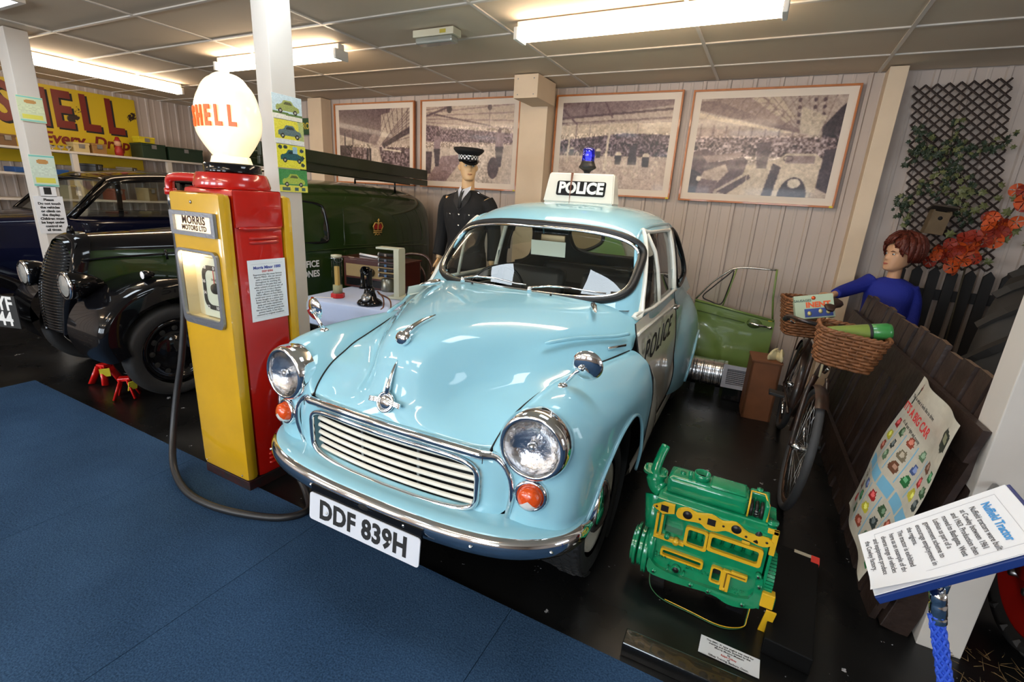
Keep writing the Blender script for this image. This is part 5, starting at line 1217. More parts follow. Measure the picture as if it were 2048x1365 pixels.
# radio
rd=thing('radio','wooden cased vintage radio with a cream cloth panel behind the glass tube','radio',(-3.02,3.30,.662),.12)
MAH=mat('mahogany',s2l(72,28,18),.3,0,.5);ob('case',box(-.32,.32,-.13,.13,0,.26,.01),MAH,rd,smooth=False);ob('cloth_panel',box(-.29,.27,-.1325,-.13,.10,.21),mat('speaker_cloth',s2l(150,126,84),.8,bump=.3,bscale=200),rd,smooth=False)
ob('dial_strip',box(-.29,.27,-.134,-.13,.02,.085),mat('smoked_glass',(.01,.01,.01),.1),rd,smooth=False);ob('knob',tr(lathe([(0,-.02),(.035,-.018),(.037,0)],20,'y'),(-.02,-.132,.15)),mat('bronze_knob',(.08,.06,.03),.4,.8),rd)
ob('top_rail',box(-.33,.33,-.14,.14,.255,.27,.004),MAH,rd,smooth=False)
o=thing('paper_tag','white paper tag lying near the front edge of the pale blue cloth','paper',(-3.02,2.66,.663),.5);ob('tag_sheet',box(-.09,.05,-.012,.012,0,.002),WHITEP,o,smooth=False)
o=thing('paper_scroll','narrow white rolled paper lying on top of the vintage radio','paper',(-3.12,3.24,.945),-.2);ob('roll',tube([(-.13,0,0),(.13,0,0)],.011,8),WHITEP,o)
# bentwood chair behind
ch=thing('bentwood_chair','dark bentwood chair standing behind the telephone switch','chair',(-2.98,3.60,0),.3)
BW=mat('bentwood',s2l(66,36,24),.3,0,.5)
ob('seat',lathe([(.0,.44),(.19,.445),(.2,.455),(.19,.47),(0,.465)],28),BW,ch)
ob('backrest',tube(cr([(-.17,.12,.46),(-.19,.17,.75),(-.13,.2,.90),(0,.21,.93),(.13,.2,.90),(.19,.17,.75),(.17,.12,.46)],5),.013,8),BW,ch)
ob('inner_hoop',tube(cr([(-.10,.14,.46),(-.12,.17,.68),(-.07,.19,.80),(0,.195,.82),(.07,.19,.80),(.12,.17,.68),(.10,.14,.46)],5),.010,8),BW,ch)
for sx in(-1,1):
    for sy in(-1,1): ob('leg',tube([(sx*.14,sy*.13,.45),(sx*.18,sy*.17,0)],[.015,.012],8),BW,ch)
# low camera-like black machine in front of the table
ot=thing('office_machine','black cast machine with chrome parts on a low stand beside the petrol pump','machine',(-2.72,2.34,0))
ob('stand',box(-.25,.25,-.14,.14,0,.42,.01),mat('dark_stand',(.02,.018,.016),.6),ot,smooth=False)
ob('machine_body',box(-.2,.2,-.10,.10,.42,.50,.02),BLACK,ot);ob('roller',tube([(-.22,.02,.52),(.22,.02,.52)],.022,12),BLACK,ot)
ob('lever',tube([(-.2,-.06,.50),(-.24,-.09,.56),(-.2,-.1,.60)],.006,6),CHROME,ot);ob('key_bank',box(-.12,.12,-.16,-.09,.43,.47,.01),mat('key_bank',(.1,.1,.1),.4,.5,bump=.8,bscale=60),ot)
# ------------------------------------------------------------------ mannequins
def headgrid(sc=1.0,nose=.022,wide=1.0):
    T=[(0,.018,-.040,-.005),(.04,.036,-.078,.008),(.12,.050,-.088,.030),(.22,.058,-.089,.058),(.33,.064,-.089,.080),(.45,.069,-.088,.092),(.55,.072,-.085,.100),(.66,.0745,-.088,.106),(.78,.073,-.082,.106),(.88,.062,-.062,.092),(.95,.042,-.035,.066),(1.0,.004,.005,.022)]
    T=cr([(t*.235,a*wide,b,c) for t,a,b,c in T],4);V=[];n=40
    for z,w_,f,b in T:
        t=z/.235;row=[]
        for k in range(n):
            a=2*PI*k/n;c,s=math.cos(a),math.sin(a);x=w_*math.copysign(abs(c)**.85,c);cy=(f+b)/2;y=cy+(b-f)/2*math.copysign(abs(s)**.9,s)
            if s<0:
                g=math.exp(-(x/.011)**2);y-=g*nose*math.exp(-((t-.40)/.055)**2)+.010*math.exp(-(x/.012)**2)*math.exp(-((t-.50)/.08)**2)
                y-=.006*math.exp(-(x/.024)**2)*math.exp(-((t-.245)/.03)**2)
                y+=.010*sum(math.exp(-((x-e*.031)/.016)**2) for e in(-1,1))*math.exp(-((t-.535)/.045)**2)
                y-=.006*math.exp(-(x/.02)**2)*math.exp(-((t-.08)/.05)**2)
            row.append((x*sc,y*sc,z*sc))
        V.append(row)
    return gridg(np.array(V),False,True)
def limb(P,R,seg=12): 
    Pc=cr(P,5);Rc=np.interp(np.linspace(0,len(P)-1,len(Pc)),range(len(P)),R);return tube(Pc,list(Rc),seg)
def handg(w,d,s,sc=1.,curl=.5):
    """hand at wrist w pointing along d (unit), s=side of thumb (unit)"""
    d=np.array(d,float);d/=np.linalg.norm(d);s=np.array(s,float);s-=d*(s@d);s/=np.linalg.norm(s);n=np.cross(d,s);w=np.array(w,float)
    P=lambda a,b,c:tuple(w+(d*a+s*b+n*c)*sc)
    gs=[tube([P(-.01,0,0),P(.03,0,0),P(.06,.002,0),P(.092,0,0)],[.023*sc,.031*sc,.040*sc,.036*sc],14,flat=(1,.5) if abs(d[2])>.5 else (.5,1))]
    for k,(b,L) in enumerate(((.030,.070),(.011,.080),(-.008,.075),(-.027,.058))):
        gs.append(tube([P(.07,b*.9,0),P(.09,b,0),P(.09+L*.45,b*1.1,.010*curl*2),P(.09+L*.75,b*1.15,.028*curl*2),P(.09+L*.95,b*1.15,.045*curl*2)],[.009*sc,.0092*sc,.0085*sc,.0078*sc,.006*sc],8))
    gs.append(tube([P(.015,.018,0),P(.04,.042,.006),P(.065,.056,.014),P(.09,.060,.022)],[.012*sc,.0115*sc,.010*sc,.0075*sc],8))
    return gs
def remesh(o,v,smooth=2):
    md=o.modifiers.new('r','REMESH');md.mode='VOXEL';md.voxel_size=v;md.use_smooth_shade=True
    if smooth: m2=o.modifiers.new('s','SMOOTH');m2.iterations=smooth;m2.factor=.5
    bpy.context.view_layer.update();dg=bpy.context.evaluated_depsgraph_get();me=D.meshes.new_from_object(o.evaluated_get(dg));o.modifiers.clear();o.data=me
    me.polygons.foreach_set('use_smooth',[True]*len(me.polygons));return o
def loft(Rg,n=32,e=2.3):
    """Rg rows (z, cx, cy, rx, ry)"""
    A=cr(Rg,4);V=[]
    for z,cx_,cy_,rx,ry in A:
        V.append([(cx_+rx*math.copysign(abs(math.cos(a))**(2/e),math.cos(a)),cy_+ry*math.copysign(abs(math.sin(a))**(2/e),math.sin(a)),z) for a in np.linspace(0,2*PI,n+1)[:-1]])
    g=gridg(np.array(V),False,True);m=len(V);g=(g[0],g[1]+[tuple(reversed(range(n))),tuple((m-1)*n+k for k in range(n))]);return g
SKIN=mat('mannequin_skin',s2l(228,188,140),.42,spec=.4,var=.06,vscale=12)
BCL=mat('black_wool',(.006,.006,.007),.85,bump=.2,bscale=200)
def headrot(g,z0,yaw,tilt=0,roll=0): return tr(tr(g,(0,0,0),(tilt,roll,yaw)),(0,0,z0))
pol=thing('mannequin','policeman mannequin in a black tunic and chequered cap behind the police car','mannequin',(-2.47,3.82,.06),.05)
ob('display_base',lathe([(.26,-.06),(.26,-.012),(.25,0),(0,0)],36),BLACK,pol)
HY=.68
HZ=1.572
hm=headrot(headgrid(1.04),HZ,HY)
ears=[headrot((tube([(s*.070,.0,.095),(s*.080,.012,.112),(s*.080,.014,.130),(s*.071,.006,.14)],[.008,.011,.012,.006],8,flat=(.6,1.2))),HZ,HY) for s in(-1,1)]
bodyg=join(hm,*ears,loft([(1.45,0,.012,.075,.06),(1.50,0,.01,.060,.058),(1.56,0,.006,.056,.060),(1.63,0,.01,.054,.062)],24,2),
 loft([(.88,0,.0,.16,.10),(1.05,0,0,.145,.10),(1.25,0,0,.175,.115),(1.40,0,.01,.185,.095),(1.47,0,.012,.10,.07)],28),
 *[limb([(s*.17,.01,1.41),(s*.225,.02,1.32),(s*.262,.03,1.12),(s*.28,-.0,.93),(s*.285,-.02,.86)],[.06,.055,.045,.034,.028]) for s in(-1,1)],
 *sum([handg((s*.285,-.02,.86),(0.02*s,-.15,-1),(-s*.2,-1,0),1.,.5) for s in(-1,1)],[]),
 *[limb([(s*.09,0,.92),(s*.10,.0,.5),(s*.10,.01,.10),(s*.10,-.02,.06)],[.09,.062,.042,.045]) for s in(-1,1)])
ob('body',bodyg,SKIN,pol);remesh(pol.children[-1],.0055,2)
# facial paint details
def face_bits(parent,z0,yaw,sc,iris,lipc,brow,extra=(0,0)):
    def F(x,y,z): 
        v=np.array([x,y,z])*sc;t,r=extra
        R=np.array(Matrix.Rotation(yaw,3,'Z')@Matrix.Rotation(r,3,'Y')@Matrix.Rotation(t,3,'X'));return tuple(R@v+np.array([0,0,z0]))
    for s in(-1,1):
        e=lathe([(0,-.008),(.006,-.006),(.0095,0),(.006,.006),(0,.008)],14,'y');
        ob('eye',tr(tr(e,sc=(1.25*sc,.6*sc,.8*sc)),F(s*.031,-.0735,.126),(0,0,yaw)),mat('eye_white',(.7,.7,.68),.2),parent)
        ob('iris',tr(lathe([(0,-.0065),(.0045,-.0055),(.005,-.002)],12,'y'),F(s*.031,-.0755,.126),(0,0,yaw),(sc,sc,sc)),iris,parent)
        ob('eyebrow',tube([F(s*.016,-.087,.143),F(s*.032,-.086,.148),F(s*.047,-.078,.144)],[.002,.003,.0015],6),brow,parent)
    ob('lips',join(tube([F(-.021,-.088,.058),F(-.008,-.097,.0605),F(0,-.0975,.059),F(.008,-.097,.0605),F(.021,-.088,.058)],[.0012,.0035,.003,.0035,.0012],6),tube([F(-.018,-.089,.055),F(0,-.0975,.0525),F(.018,-.089,.055)],[.0012,.0042,.0012],6)),lipc,parent)
face_bits(pol,HZ,HY,1.04,mat('iris_blue',(.05,.1,.2),.2),mat('lip_tone',s2l(182,124,92),.4),mat('brow_brown',s2l(110,74,44),.8))
tun=join(loft([(.80,0,0,.205,.145),(.90,0,0,.20,.14),(1.05,0,0,.178,.125),(1.22,0,0,.212,.142),(1.35,0,.0,.222,.135),(1.42,0,.006,.205,.112),(1.462,0,.012,.15,.088),(1.50,0,.014,.080,.070)],36,2.4),
 *[limb([(s*.185,.01,1.405),(s*.235,.015,1.33),(s*.272,.03,1.13),(s*.29,-.0,.94),(s*.295,-.015,.89)],[.078,.072,.064,.058,.057]) for s in(-1,1)])
ob('tunic',tun,BCL,pol);remesh(pol.children[-1],.008,2)
fy=lambda z:-np.interp(z,[1.05,1.22,1.35,1.42,1.462,1.50],[.125,.142,.135,.106,.076,.056])
def chestpatch(nm,P,m,off):
    V=[(x,fy(z)-off+.35*x*x*3,z) for x,z in P];ob(nm,(np.array(V),[tuple(range(len(V)))]),m,pol,smooth=False)
SHIRT=mat('white_shirt',s2l(226,228,236),.7)
for s in(1,-1):
    V=[(0,fy(1.36)-.008,1.36),(s*.062,fy(1.47)-.004+.01,1.49),(s*.055,-.03,1.535),(s*.006,fy(1.45)-.012,1.50)]
    ob('shirt_collar',(np.array(V),[(0,1,2,3)]),SHIRT,pol,smooth=False)
    L=[(0,fy(1.32)-.012,1.31),(s*.075,fy(1.40)-.006,1.40),(s*.085,fy(1.43)+.012,1.455),(s*.062,fy(1.47)+.006,1.50),(s*.022,fy(1.42)-.010,1.42)]
    ob('lapel',(np.array(L),[(0,1,2,3,4)]),mat('lapel_black',(.008,.008,.009),.7),pol,smooth=False)
    ob('epaulette',boxc((s*.155,.012,1.462),(.12,.05,.008),.003,(0,s*.32,0)),MATS['lapel_black'],pol);ob('shoulder_number',boxc((s*.112,-.004,1.482),(.03,.012,.006),.001,(0,s*.32,0)),CHROME,pol)
    ob('breast_pocket',boxc((s*.098,fy(1.26)+.012,1.27),(.10,.006,.05),.002,(0,0,s*.22)),MATS['lapel_black'],pol)
    ob('button',tr(lathe([(0,-.007),(.008,-.005),(.010,0)],12,'y'),(s*.098,fy(1.29)+.008,1.285)),CHROME,pol)
for z in(1.285,1.19,1.10): ob('button',tr(lathe([(0,-.008),(.009,-.006),(.012,0)],12,'y'),(0.0,fy(z)-.004,z)),CHROME,pol)
ob('tie',tube([(0,-.075,1.505),(0,-.092,1.485),(0,fy(1.42)-.016,1.43),(0,fy(1.36)-.012,1.345)],[.016,.018,.014,.018],8,flat=(1,.35)),INK,pol)
ob('trousers',join(*[limb([(s*.09,0,.95),(s*.10,.0,.5),(s*.105,0,.08)],[.11,.095,.09],16) for s in(-1,1)]),BCL,pol)
for s in(-1,1): ob('boot',tube([(s*.10,.06,.045),(s*.10,-.02,.05),(s*.105,-.12,.035),(s*.107,-.17,.03)],[.045,.05,.042,.02],10,flat=(1,.85)),BLACK,pol)
cpz=1.756
cap_=D.objects.new('cap',None);COL.objects.link(cap_);cap_.parent=pol;cap_.location=(0,0.0,cpz);cap_.rotation_euler=(.06,0,HY)
ob('cap_band',tr(lathe([(.090,-.02),(.096,.0),(.098,.045),(.09,.05)],36),(0,.010,0),sc=(.90,1.12,1)),BCL,cap_)
ob('cap_crown',tr(lathe([(.095,.042),(.118,.058),(.136,.078),(.138,.088),(.128,.097),(.08,.104),(0,.106)],40),(0,.005,0),(.06,0,0),(.98,1.05,1)),BCL,cap_)
V=[];F=[];nc=34
for r in range(3):
    for k in range(nc):
        if (k+r)%2: continue
        b=len(V)
        for dk,dr in((0,0),(1,0),(1,1),(0,1)):
            a=2*PI*(k+dk)/nc;V.append((.0995*.905*math.cos(a),.010+.0995*1.125*math.sin(a),.002+.0150*(r+dr)))
        F.append((b,b+1,b+2,b+3))
ob('chequered_band',(np.array(V),F),WHITEP,cap_,smooth=False)['kind']='stuff'
rows=[]
for t in np.linspace(0,1,7): rows.append([((.088+.006*t)*math.cos(a)*1.0,.010+(.112+.066*math.sin(t*1.3))*math.sin(a),.004-.050*t*abs(math.sin(a))**1.5) for a in np.linspace(PI*1.08,PI*1.92,20)])
ob('cap_peak',gridg(np.array(rows)),BLACK,cap_)
ob('cap_badge',join(tr(lathe([(0,-.006),(.014,-.004),(.016,0)],12,'y'),(0,-.104,.03)),boxc((0,-.107,.052),(.018,.006,.012),.002)),CHROME,cap_)
# ---- child mannequin
boy=thing('mannequin','child mannequin with red brown hair and blue sweater reaching over the bicycle','mannequin',(.87,4.42,0),-.25)
HB=-.80;S=1.0;hz=1.16
hm=headrot(headgrid(S,.017,1.0),hz,HB,.0,.0)
# arm reaches down-left towards the rear basket
la=np.array([(-.12,0,1.08),(-.17,-.05,1.04),(-.26,-.18,.99),(-.31,-.32,.965)]);
bodyg=join(hm,loft([(1.06,0,.01,.06,.05),(1.10,0,.008,.045,.045),(1.16,0,.004,.040,.043),(1.22,0,.01,.04,.045)],20,2),
 loft([(.62,0,0,.125,.085),(.78,0,0,.11,.078),(.95,0,0,.125,.085),(1.06,0,.005,.13,.07),(1.10,0,.01,.06,.05)],26),
 limb([tuple(p) for p in la],[.042,.036,.028,.021]),*handg(la[-1],(-.35,-.85,-.25),(-.6,.4,.7),.80,.3),
 limb([(.11,.01,1.055),(.152,.02,.95),(.172,.0,.78),(.165,-.06,.62)],[.042,.036,.03,.021]),*handg((.165,-.06,.62),(0,-.2,-1),(-.2,-1,0),.8,.5),
 *[limb([(s*.07,0,.66),(s*.075,.0,.36),(s*.075,.01,.09),(s*.075,-.02,.05)],[.072,.048,.034,.036]) for s in(-1,1)])
ob('body',bodyg,mat('child_skin',s2l(206,158,122),.45,spec=.4),boy);remesh(boy.children[-1],.0045,2)
face_bits(boy,hz,HB,S,mat('iris_dark',(.02,.03,.05),.2),mat('child_lip',s2l(176,92,80),.4),mat('brow_red',s2l(90,40,24),.8))
BLS=mat('royal_blue_sweater',s2l(20,36,140),.8,bump=.35,bscale=120)
sw_=join(loft([(.64,0,0,.155,.11),(.70,0,0,.158,.112),(.85,0,0,.145,.105),(.98,0,0,.152,.105),(1.06,0,.004,.145,.088),(1.095,0,.008,.10,.066),(1.115,0,.01,.056,.052)],32,2.3),
 limb([tuple(la[0]),tuple(la[1]),tuple(la[2]),tuple(la[2]*.35+la[3]*.65)],[.060,.056,.048,.038]),limb([(.11,.01,1.055),(.155,.02,.95),(.175,.0,.78),(.17,-.05,.66)],[.054,.050,.044,.038]))
ob('sweater',sw_,BLS,boy);remesh(boy.children[-1],.0075,2)
ob('trousers',join(loft([(.55,0,0,.12,.09),(.66,0,0,.135,.098),(.72,0,0,.13,.09)],24),*[limb([(s*.07,0,.64),(s*.08,.0,.36),(s*.08,0,.06)],[.085,.07,.06],14) for s in(-1,1)]),mat('brown_trousers',s2l(50,28,30),.8),boy)
for s in(-1,1): ob('shoe',tube([(s*.08,.04,.035),(s*.08,-.03,.04),(s*.083,-.13,.03)],[.035,.04,.022],10,flat=(1,.85)),BLACK,boy)
HAIR=mat('red_brown_hair',s2l(92,34,18),.5,bump=.6,bscale=60)
rs=np.random.RandomState(5);gs=[]
Rh=np.array(Matrix.Rotation(HB,3,'Z'))
def hp_(th,ph,r=1.): # scalp point; ph from crown, th around (front = -y)
    v=np.array([.088*math.sin(ph)*math.sin(th),.022-.112*math.sin(ph)*math.cos(th),.124+.118*math.cos(ph)])*S*1.07*r;return v
cap=[]
for i in range(14):
    ph=.02+i/13*1.75;row=[]
    for k in range(36):
        th=2*PI*k/36;lim=.98+ .95*min(1,(abs(((th+PI)%(2*PI))-PI)/1.25)**2);p=hp_(th,min(ph,lim),1.10+.03*math.sin(7*th+3*ph));row.append(p)
    cap.append(row)
g=gridg(np.array(cap),False,True)
gs.append((g[0]@Rh.T+np.array([0,0,hz]),g[1]))
for k in range(150):
    th=rs.uniform(-PI,PI);ph0=rs.uniform(.05,1.1);lim=1.15+.95*min(1,(abs(th)/1.2)**2);r0=rs.uniform(1.06,1.16)
    P=[]
    for q in range(5):
        ph=ph0+(lim-ph0)*q/4 if lim>ph0 else ph0+.1*q;th2=th+.25*math.sin(q+k)*.3;v=hp_(th2,ph,r0+.05*math.sin(PI*q/4));P.append(Rh@v+np.array([0,0,hz]))
    gs.append(tube(P,[.007,.010,.010,.008,.003],5,flat=(1.5,.7)))
h=ob('hair',join(*gs),HAIR,boy);h['kind']='stuff'
# ------------------------------------------------------------------ cutaway engine
EG=mat('engine_green',s2l(16,140,92),.22,0,.7,var=.15,vscale=18,bump=.25,bscale=28)
EY=mat('cutaway_yellow',s2l(224,176,34),.35,0,.4)
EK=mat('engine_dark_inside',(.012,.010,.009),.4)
eng=thing('cutaway_engine','bright green cutaway engine with yellow painted cut edges on the black floor','engine',(0,1.72,0))
ob('block',join(box(-.183,.208,.012,.19,.088,.372,.010)),EG,eng,auto=50)
boolcut(eng.children[-1],box(-.062,.004,-.1,.05,.270,.332),box(.020,.182,-.1,.06,.284,.336),prism([(0,0)]*0 or [(0,0),(1,0),(0,1)],5,6),box(.047,.074,-.1,.06,.150,.204),box(-.140,-.000,-.1,.05,.184,.206),box(-.152,-.082,-.1,.05,.285,.355))
for x in(-.045,-.02): ob('cylinder_bore',tube([(x,.05,.262),(x,.05,.338)],.013,12),EG,eng)
for k in range(4): ob('cylinder_bore',tube([(.042+.037*k,.055,.28),(.042+.037*k,.055,.34)],.017,14),EG,eng)
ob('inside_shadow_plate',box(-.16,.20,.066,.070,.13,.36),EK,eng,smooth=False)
ob('cylinder_head',box(-.195,.222,.008,.195,.374,.420,.006),EG,eng,auto=50)
def fplate(nm,poly,m,y0=-.002,th=.014,holes=()):
    P=cr([(x,z,0) for x,z in poly],3,True)[:,:2] if len(poly)>5 else np.array(poly)
    g=prism([tuple(p) for p in P],0,th);V=g[0][:,[0,2,1]]*np.array([1,-1,1])+np.array([0,y0+th,0]);return ob(nm,(V,g[1]),m,eng,smooth=False)
mg=fplate('manifold_gasket',[(-.114,.402),(-.080,.420),(-.045,.412),(.005,.424),(.045,.412),(.089,.424),(.135,.398),(.200,.402),(.214,.385),(.186,.366),(.14,.372),(.094,.378),(.06,.382),(.03,.366),(-.005,.364),(-.03,.378),(-.08,.370),(-.111,.374)],EY,-.008)
fplate('manifold_gasket',[(-.204,.388),(-.167,.414),(-.125,.416),(-.122,.382),(-.165,.367)],EY,-.008)
for x,z,r in((-.076,.396,.017),(.093,.402,.017)): ob('round_port',tube([(x,-.0095,z),(x,-.006,z)],r,18),EK,eng)
for x,z in((-.160,.393),(.009,.398)): ob('square_port',box(x-.014,x+.014,-.0095,-.006,z-.013,z+.013),EK,eng,smooth=False)
for x,z in((-.190,.392),(-.032,.396),(.050,.398),(.128,.386),(.195,.388)): ob('stud_hole',tube([(x,-.0095,z),(x,-.006,z)],.0045,8),EK,eng)
ob('cut_edge',join(box(-.186,-.176,-.003,.012,.262,.360,.002)),EY,eng,smooth=False);ob('cut_edge',box(-.168,-.158,-.003,.012,.262,.360,.002),EY,eng,smooth=False)
ob('cut_edge',box(-.186,-.070,-.003,.012,.250,.268,.002),EY,eng,smooth=False)
ob('plug',tube([(-.10,-.02,.266),(-.10,.01,.266)],.011,12),EY,eng);ob('plug',tube([(-.135,-.015,.275),(-.135,.01,.275)],.010,12),EG,eng)
def fring(nm,x0,x1,z0,z1,e,r=.012,y0=.0):
    w_,h_=x1-x0,z1-z0;g=ringprism(rrect(w_,h_,r),[(x*(1-2*e/w_),z*(1-2*e/h_)) for x,z in rrect(w_,h_,r)],0,.013);V=g[0][:,[0,2,1]]*np.array([1,-1,1])+np.array([(x0+x1)/2,y0+.012,(z0+z1)/2]);return ob(nm,(V,g[1]),EY,eng,smooth=False)
fring('cut_frame',.008,.194,.270,.348,.013);fring('cut_frame',-.074,.010,.258,.344,.011)
fring('slot_edge',-.150,.010,.176,.214,.008,.010);fring('slot_edge',.039,.082,.140,.212,.007,.010)
ob('camshaft',tube([(-.13,.03,.194),(-.09,.03,.194),(-.085,.03,.194),(-.05,.03,.194),(-.045,.03,.194),(.0,.03,.194)],[.009,.009,.012,.012,.009,.009],12),mat('cam_steel',(.10,.08,.07),.35,.8),eng)
ob('oilway_cut',join(box(.080,.110,-.004,.012,.122,.214,.004),box(.108,.164,-.004,.012,.194,.219,.004)),EY,eng,smooth=False);ob('oilway_channel',join(box(.092,.097,-.0048,-.003,.14,.206),box(.097,.158,-.0048,-.003,.204,.209)),mat('dark_yellow',s2l(120,84,10),.5),eng,smooth=False)
ob('oilway_bolt',tube([(.094,-.008,.132),(.094,.0,.132)],.006,10),EY,eng)
ob('yellow_tab',box(.118,.146,-.004,.0,.352,.364,.003),EY,eng,smooth=False)
# lower flange with its wavy edge
fl=[(-.188,.150),(-.184,.085),(-.10,.078),(-.03,.083),(.03,.090),(.075,.088),(.11,.076),(.15,.078),(.205,.100),(.218,.13),(.214,.22),(.205,.235),(.19,.22),(.18,.13),(.05,.112),(-.10,.112),(-.16,.125)]
fplate('crankcase_flange',fl,EG,-.006,.022)
for x,z in((-.163,.098),(-.02,.098),(.045,.10),(.165,.098),(.205,.20),(.195,.24)): ob('flange_boss',tube([(x,-.012,z),(x,.01,z)],.010,12),EG,eng);ob('boss_hole',tube([(x,-.0128,z),(x,-.011,z)],.0048,10),EK,eng)
ob('fuel_pump_port',tube([(-.082,-.003,.136),(-.082,.014,.136)],.017,16),EG,eng);ob('port_hole',tube([(-.082,-.0045,.136),(-.082,-.001,.136)],.012,16),EK,eng)
for x in(-.112,-.052): ob('port_stud',tube([(x,-.02,.136),(x,.01,.136)],.004,8),EG,eng)
for i in range(2):
    for j in range(4): ob('casting_bump',tube([(-.165+.012*j,-.001,.165+.012*i),(-.165+.012*j,.013,.165+.012*i)],.003,6),EG,eng)
text('casting_letters','MOWOG',.022,EG,eng,(-.005,.0105,.158),(PI/2,0,0),.003,.0008)
for z,t_ in((.168,'12A 497'),(.150,'948'),(.132,'12A 23')): text('casting_letters',t_,.013,EG,eng,(.185-.045,.0105,z-.03),(PI/2,0,0),.002,.0005)
# rocker cover, cutaway at the right end
ob('rocker_cover',tr(box(-.175,.118,.055,.165,.424,.497,.020),(0,0,0)),EG,eng,auto=60)
ob('cover_rim',box(-.184,.192,.045,.176,.418,.427,.003),EG,eng,smooth=False)
ob('cover_end',join(box(.118,.186,.135,.165,.424,.494,.010),box(.172,.186,.055,.165,.424,.494,.006)),EG,eng)
ob('cut_rim',tube([(.12,.056,.43),(.12,.056,.49),(.122,.13,.496),(.17,.135,.494),(.184,.07,.490),(.186,.056,.43)],.0035,6),EY,eng)
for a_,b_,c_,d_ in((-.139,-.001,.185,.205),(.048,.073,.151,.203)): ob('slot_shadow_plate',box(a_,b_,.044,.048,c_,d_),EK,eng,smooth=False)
for k in range(3): ob('rocker',tube([(.130+.018*k,.07,.43),(.130+.018*k,.075,.46),(.130+.018*k,.11,.468)],.007,8),EK,eng)
ob('valve_spring',tube([(.15+.009*math.cos(a),.075+.009*math.sin(a),.425+a*.0016) for a in np.linspace(0,18,60)],.002,5),mat('spring_steel',(.2,.2,.2),.3,.9),eng)
ob('oil_filler',lathe([(.030,0),(.030,.028),(.026,.028),(.026,.004),(0,.004)],28),EG,eng,loc=(-.055,.11,.495));ob('filler_dark',lathe([(.0,.005),(.0255,.005)],20),EK,eng,loc=(-.055,.11,.495))
ob('breather_pipe',tube([(-.095,.09,.49),(-.097,.09,.525)],.008,10),EG,eng);ob('cover_nut',tube([(-.125,.11,.49),(-.125,.11,.503)],.012,6),EG,eng);ob('cover_nut',tube([(.15,.15,.49),(.15,.15,.503)],.012,6),EG,eng)
ob('cover_step',box(-.02,.105,.065,.155,.494,.503,.006),EG,eng)
# thermostat housing on the left
ob('water_outlet',tube(cr([(-.190,.10,.40),(-.215,.11,.41),(-.228,.12,.44),(-.232,.13,.47),(-.225,.16,.52),(-.215,.19,.555)],4),[.035]*5+[.036,.036,.037,.038,.034,.028,.022,.02,.019,.019,.018,.018,.018,.018,.018,.018],14),EG,eng)
fl2=thing('outlet_flange',None,None,(-.232,.13,.462));fl2.parent=eng;fl2.rotation_euler=(.2,.1,0)
ob('flange_plate',prism(rrect(.095,.06,.022),-.006,.006),EG,fl2,smooth=False)
for x in(-.038,.038): ob('stud',tube([(x,0,0),(x,0,.022)],.005,8),EG,fl2)
ob('pump_body',join(tube([(-.215,.09,.38),(-.205,.06,.30),(-.20,.05,.26)],[.038,.032,.03],14)),EG,eng)
# crank pulley and flywheel
for k,(x,r,wd) in enumerate(((-.205,.105,.02),(-.228,.085,.018),(-.25,.09,.012),(-.262,.075,.012))): ob('pulley',tr(lathe([(0,-wd/2),(r-.006,-wd/2),(r,-wd/4),(r-.008,0),(r,wd/4),(r-.006,wd/2),(0,wd/2)],36,'x'),(x,.08,.135)),EG,eng)
ob('timing_cover',tr(lathe([(0,-.01),(.085,-.01),(.09,.004),(.09,.02)],28,'x'),(-.195,.08,.18)),EG,eng)
gy_=[(.235,.09,.2)];
ob('flywheel',tr(lathe([(0,-.012),(.085,-.012),(.09,0),(.085,.012),(0,.012)],36,'x'),(.235,.10,.20)),EG,eng)
for k in range(14):
    a=-.3+k*.13;ob('ring_gear_tooth',boxc((.235,.10-.093*math.cos(a),.20+.093*math.sin(a)),(.026,.009,.010),0,(-a,0,0)),EG,eng,smooth=False)
ob('cut_flywheel_edge',tr(box(.218,.262,-.012,.02,.125,.185,.004)),EY,eng,smooth=False)
ob('back_plate',box(.212,.222,.0,.185,.10,.40,.002),EG,eng,smooth=False)
ob('cut_back_plate',join(box(.208,.226,-.004,.01,.34,.44,.002),box(.19,.226,-.004,.008,.425,.44,.002)),EY,eng,smooth=False)
ob('yellow_blade',boxc((.256,-.0,.062),(.034,.006,.125),.001,(.25,.05,.05)),EY,eng)
ob('blade_stem',boxc((.258,.02,.13),(.02,.006,.05),.001),EG,eng)
ob('head_lug',tube([(.205,.07,.42),(.205,.07,.432)],.022,14),EG,eng);ob('exhaust_valve_pipe',tube([(.160,.0,.372),(.165,.005,.39),(.17,.02,.41)],.012,10),EK,eng)
ob('sump_gasket_wire',tube(cr([(-.178,.03,.085),(-.172,.01,.03),(-.15,-.01,.008),(-.10,-.035,.005),(.0,-.045,.005),(.085,-.055,.005),(.14,-.045,.005),(.185,-.01,.006),(.19,.0,.04),(.192,.01,.085)],5),.0022,5),mat('gasket_green',s2l(40,90,50),.5),eng)
ob('sump_gasket_yellow_wire',tube(cr([(-.10,-.032,.009),(.0,-.042,.009),(.085,-.052,.009),(.14,-.042,.009),(.187,-.01,.010),(.193,.0,.04),(.195,.01,.085)],5),.0018,5),EY,eng)
for x in(-.15,.15): ob('support_block',box(x-.03,x+.03,.06,.16,0,.088),BLACK,eng,smooth=False)
ob('main_bearing',tr(lathe([(0,-.03),(.06,-.03),(.06,.03),(0,.03)],24,'x'),(.07,.09,.075)),EK,eng)
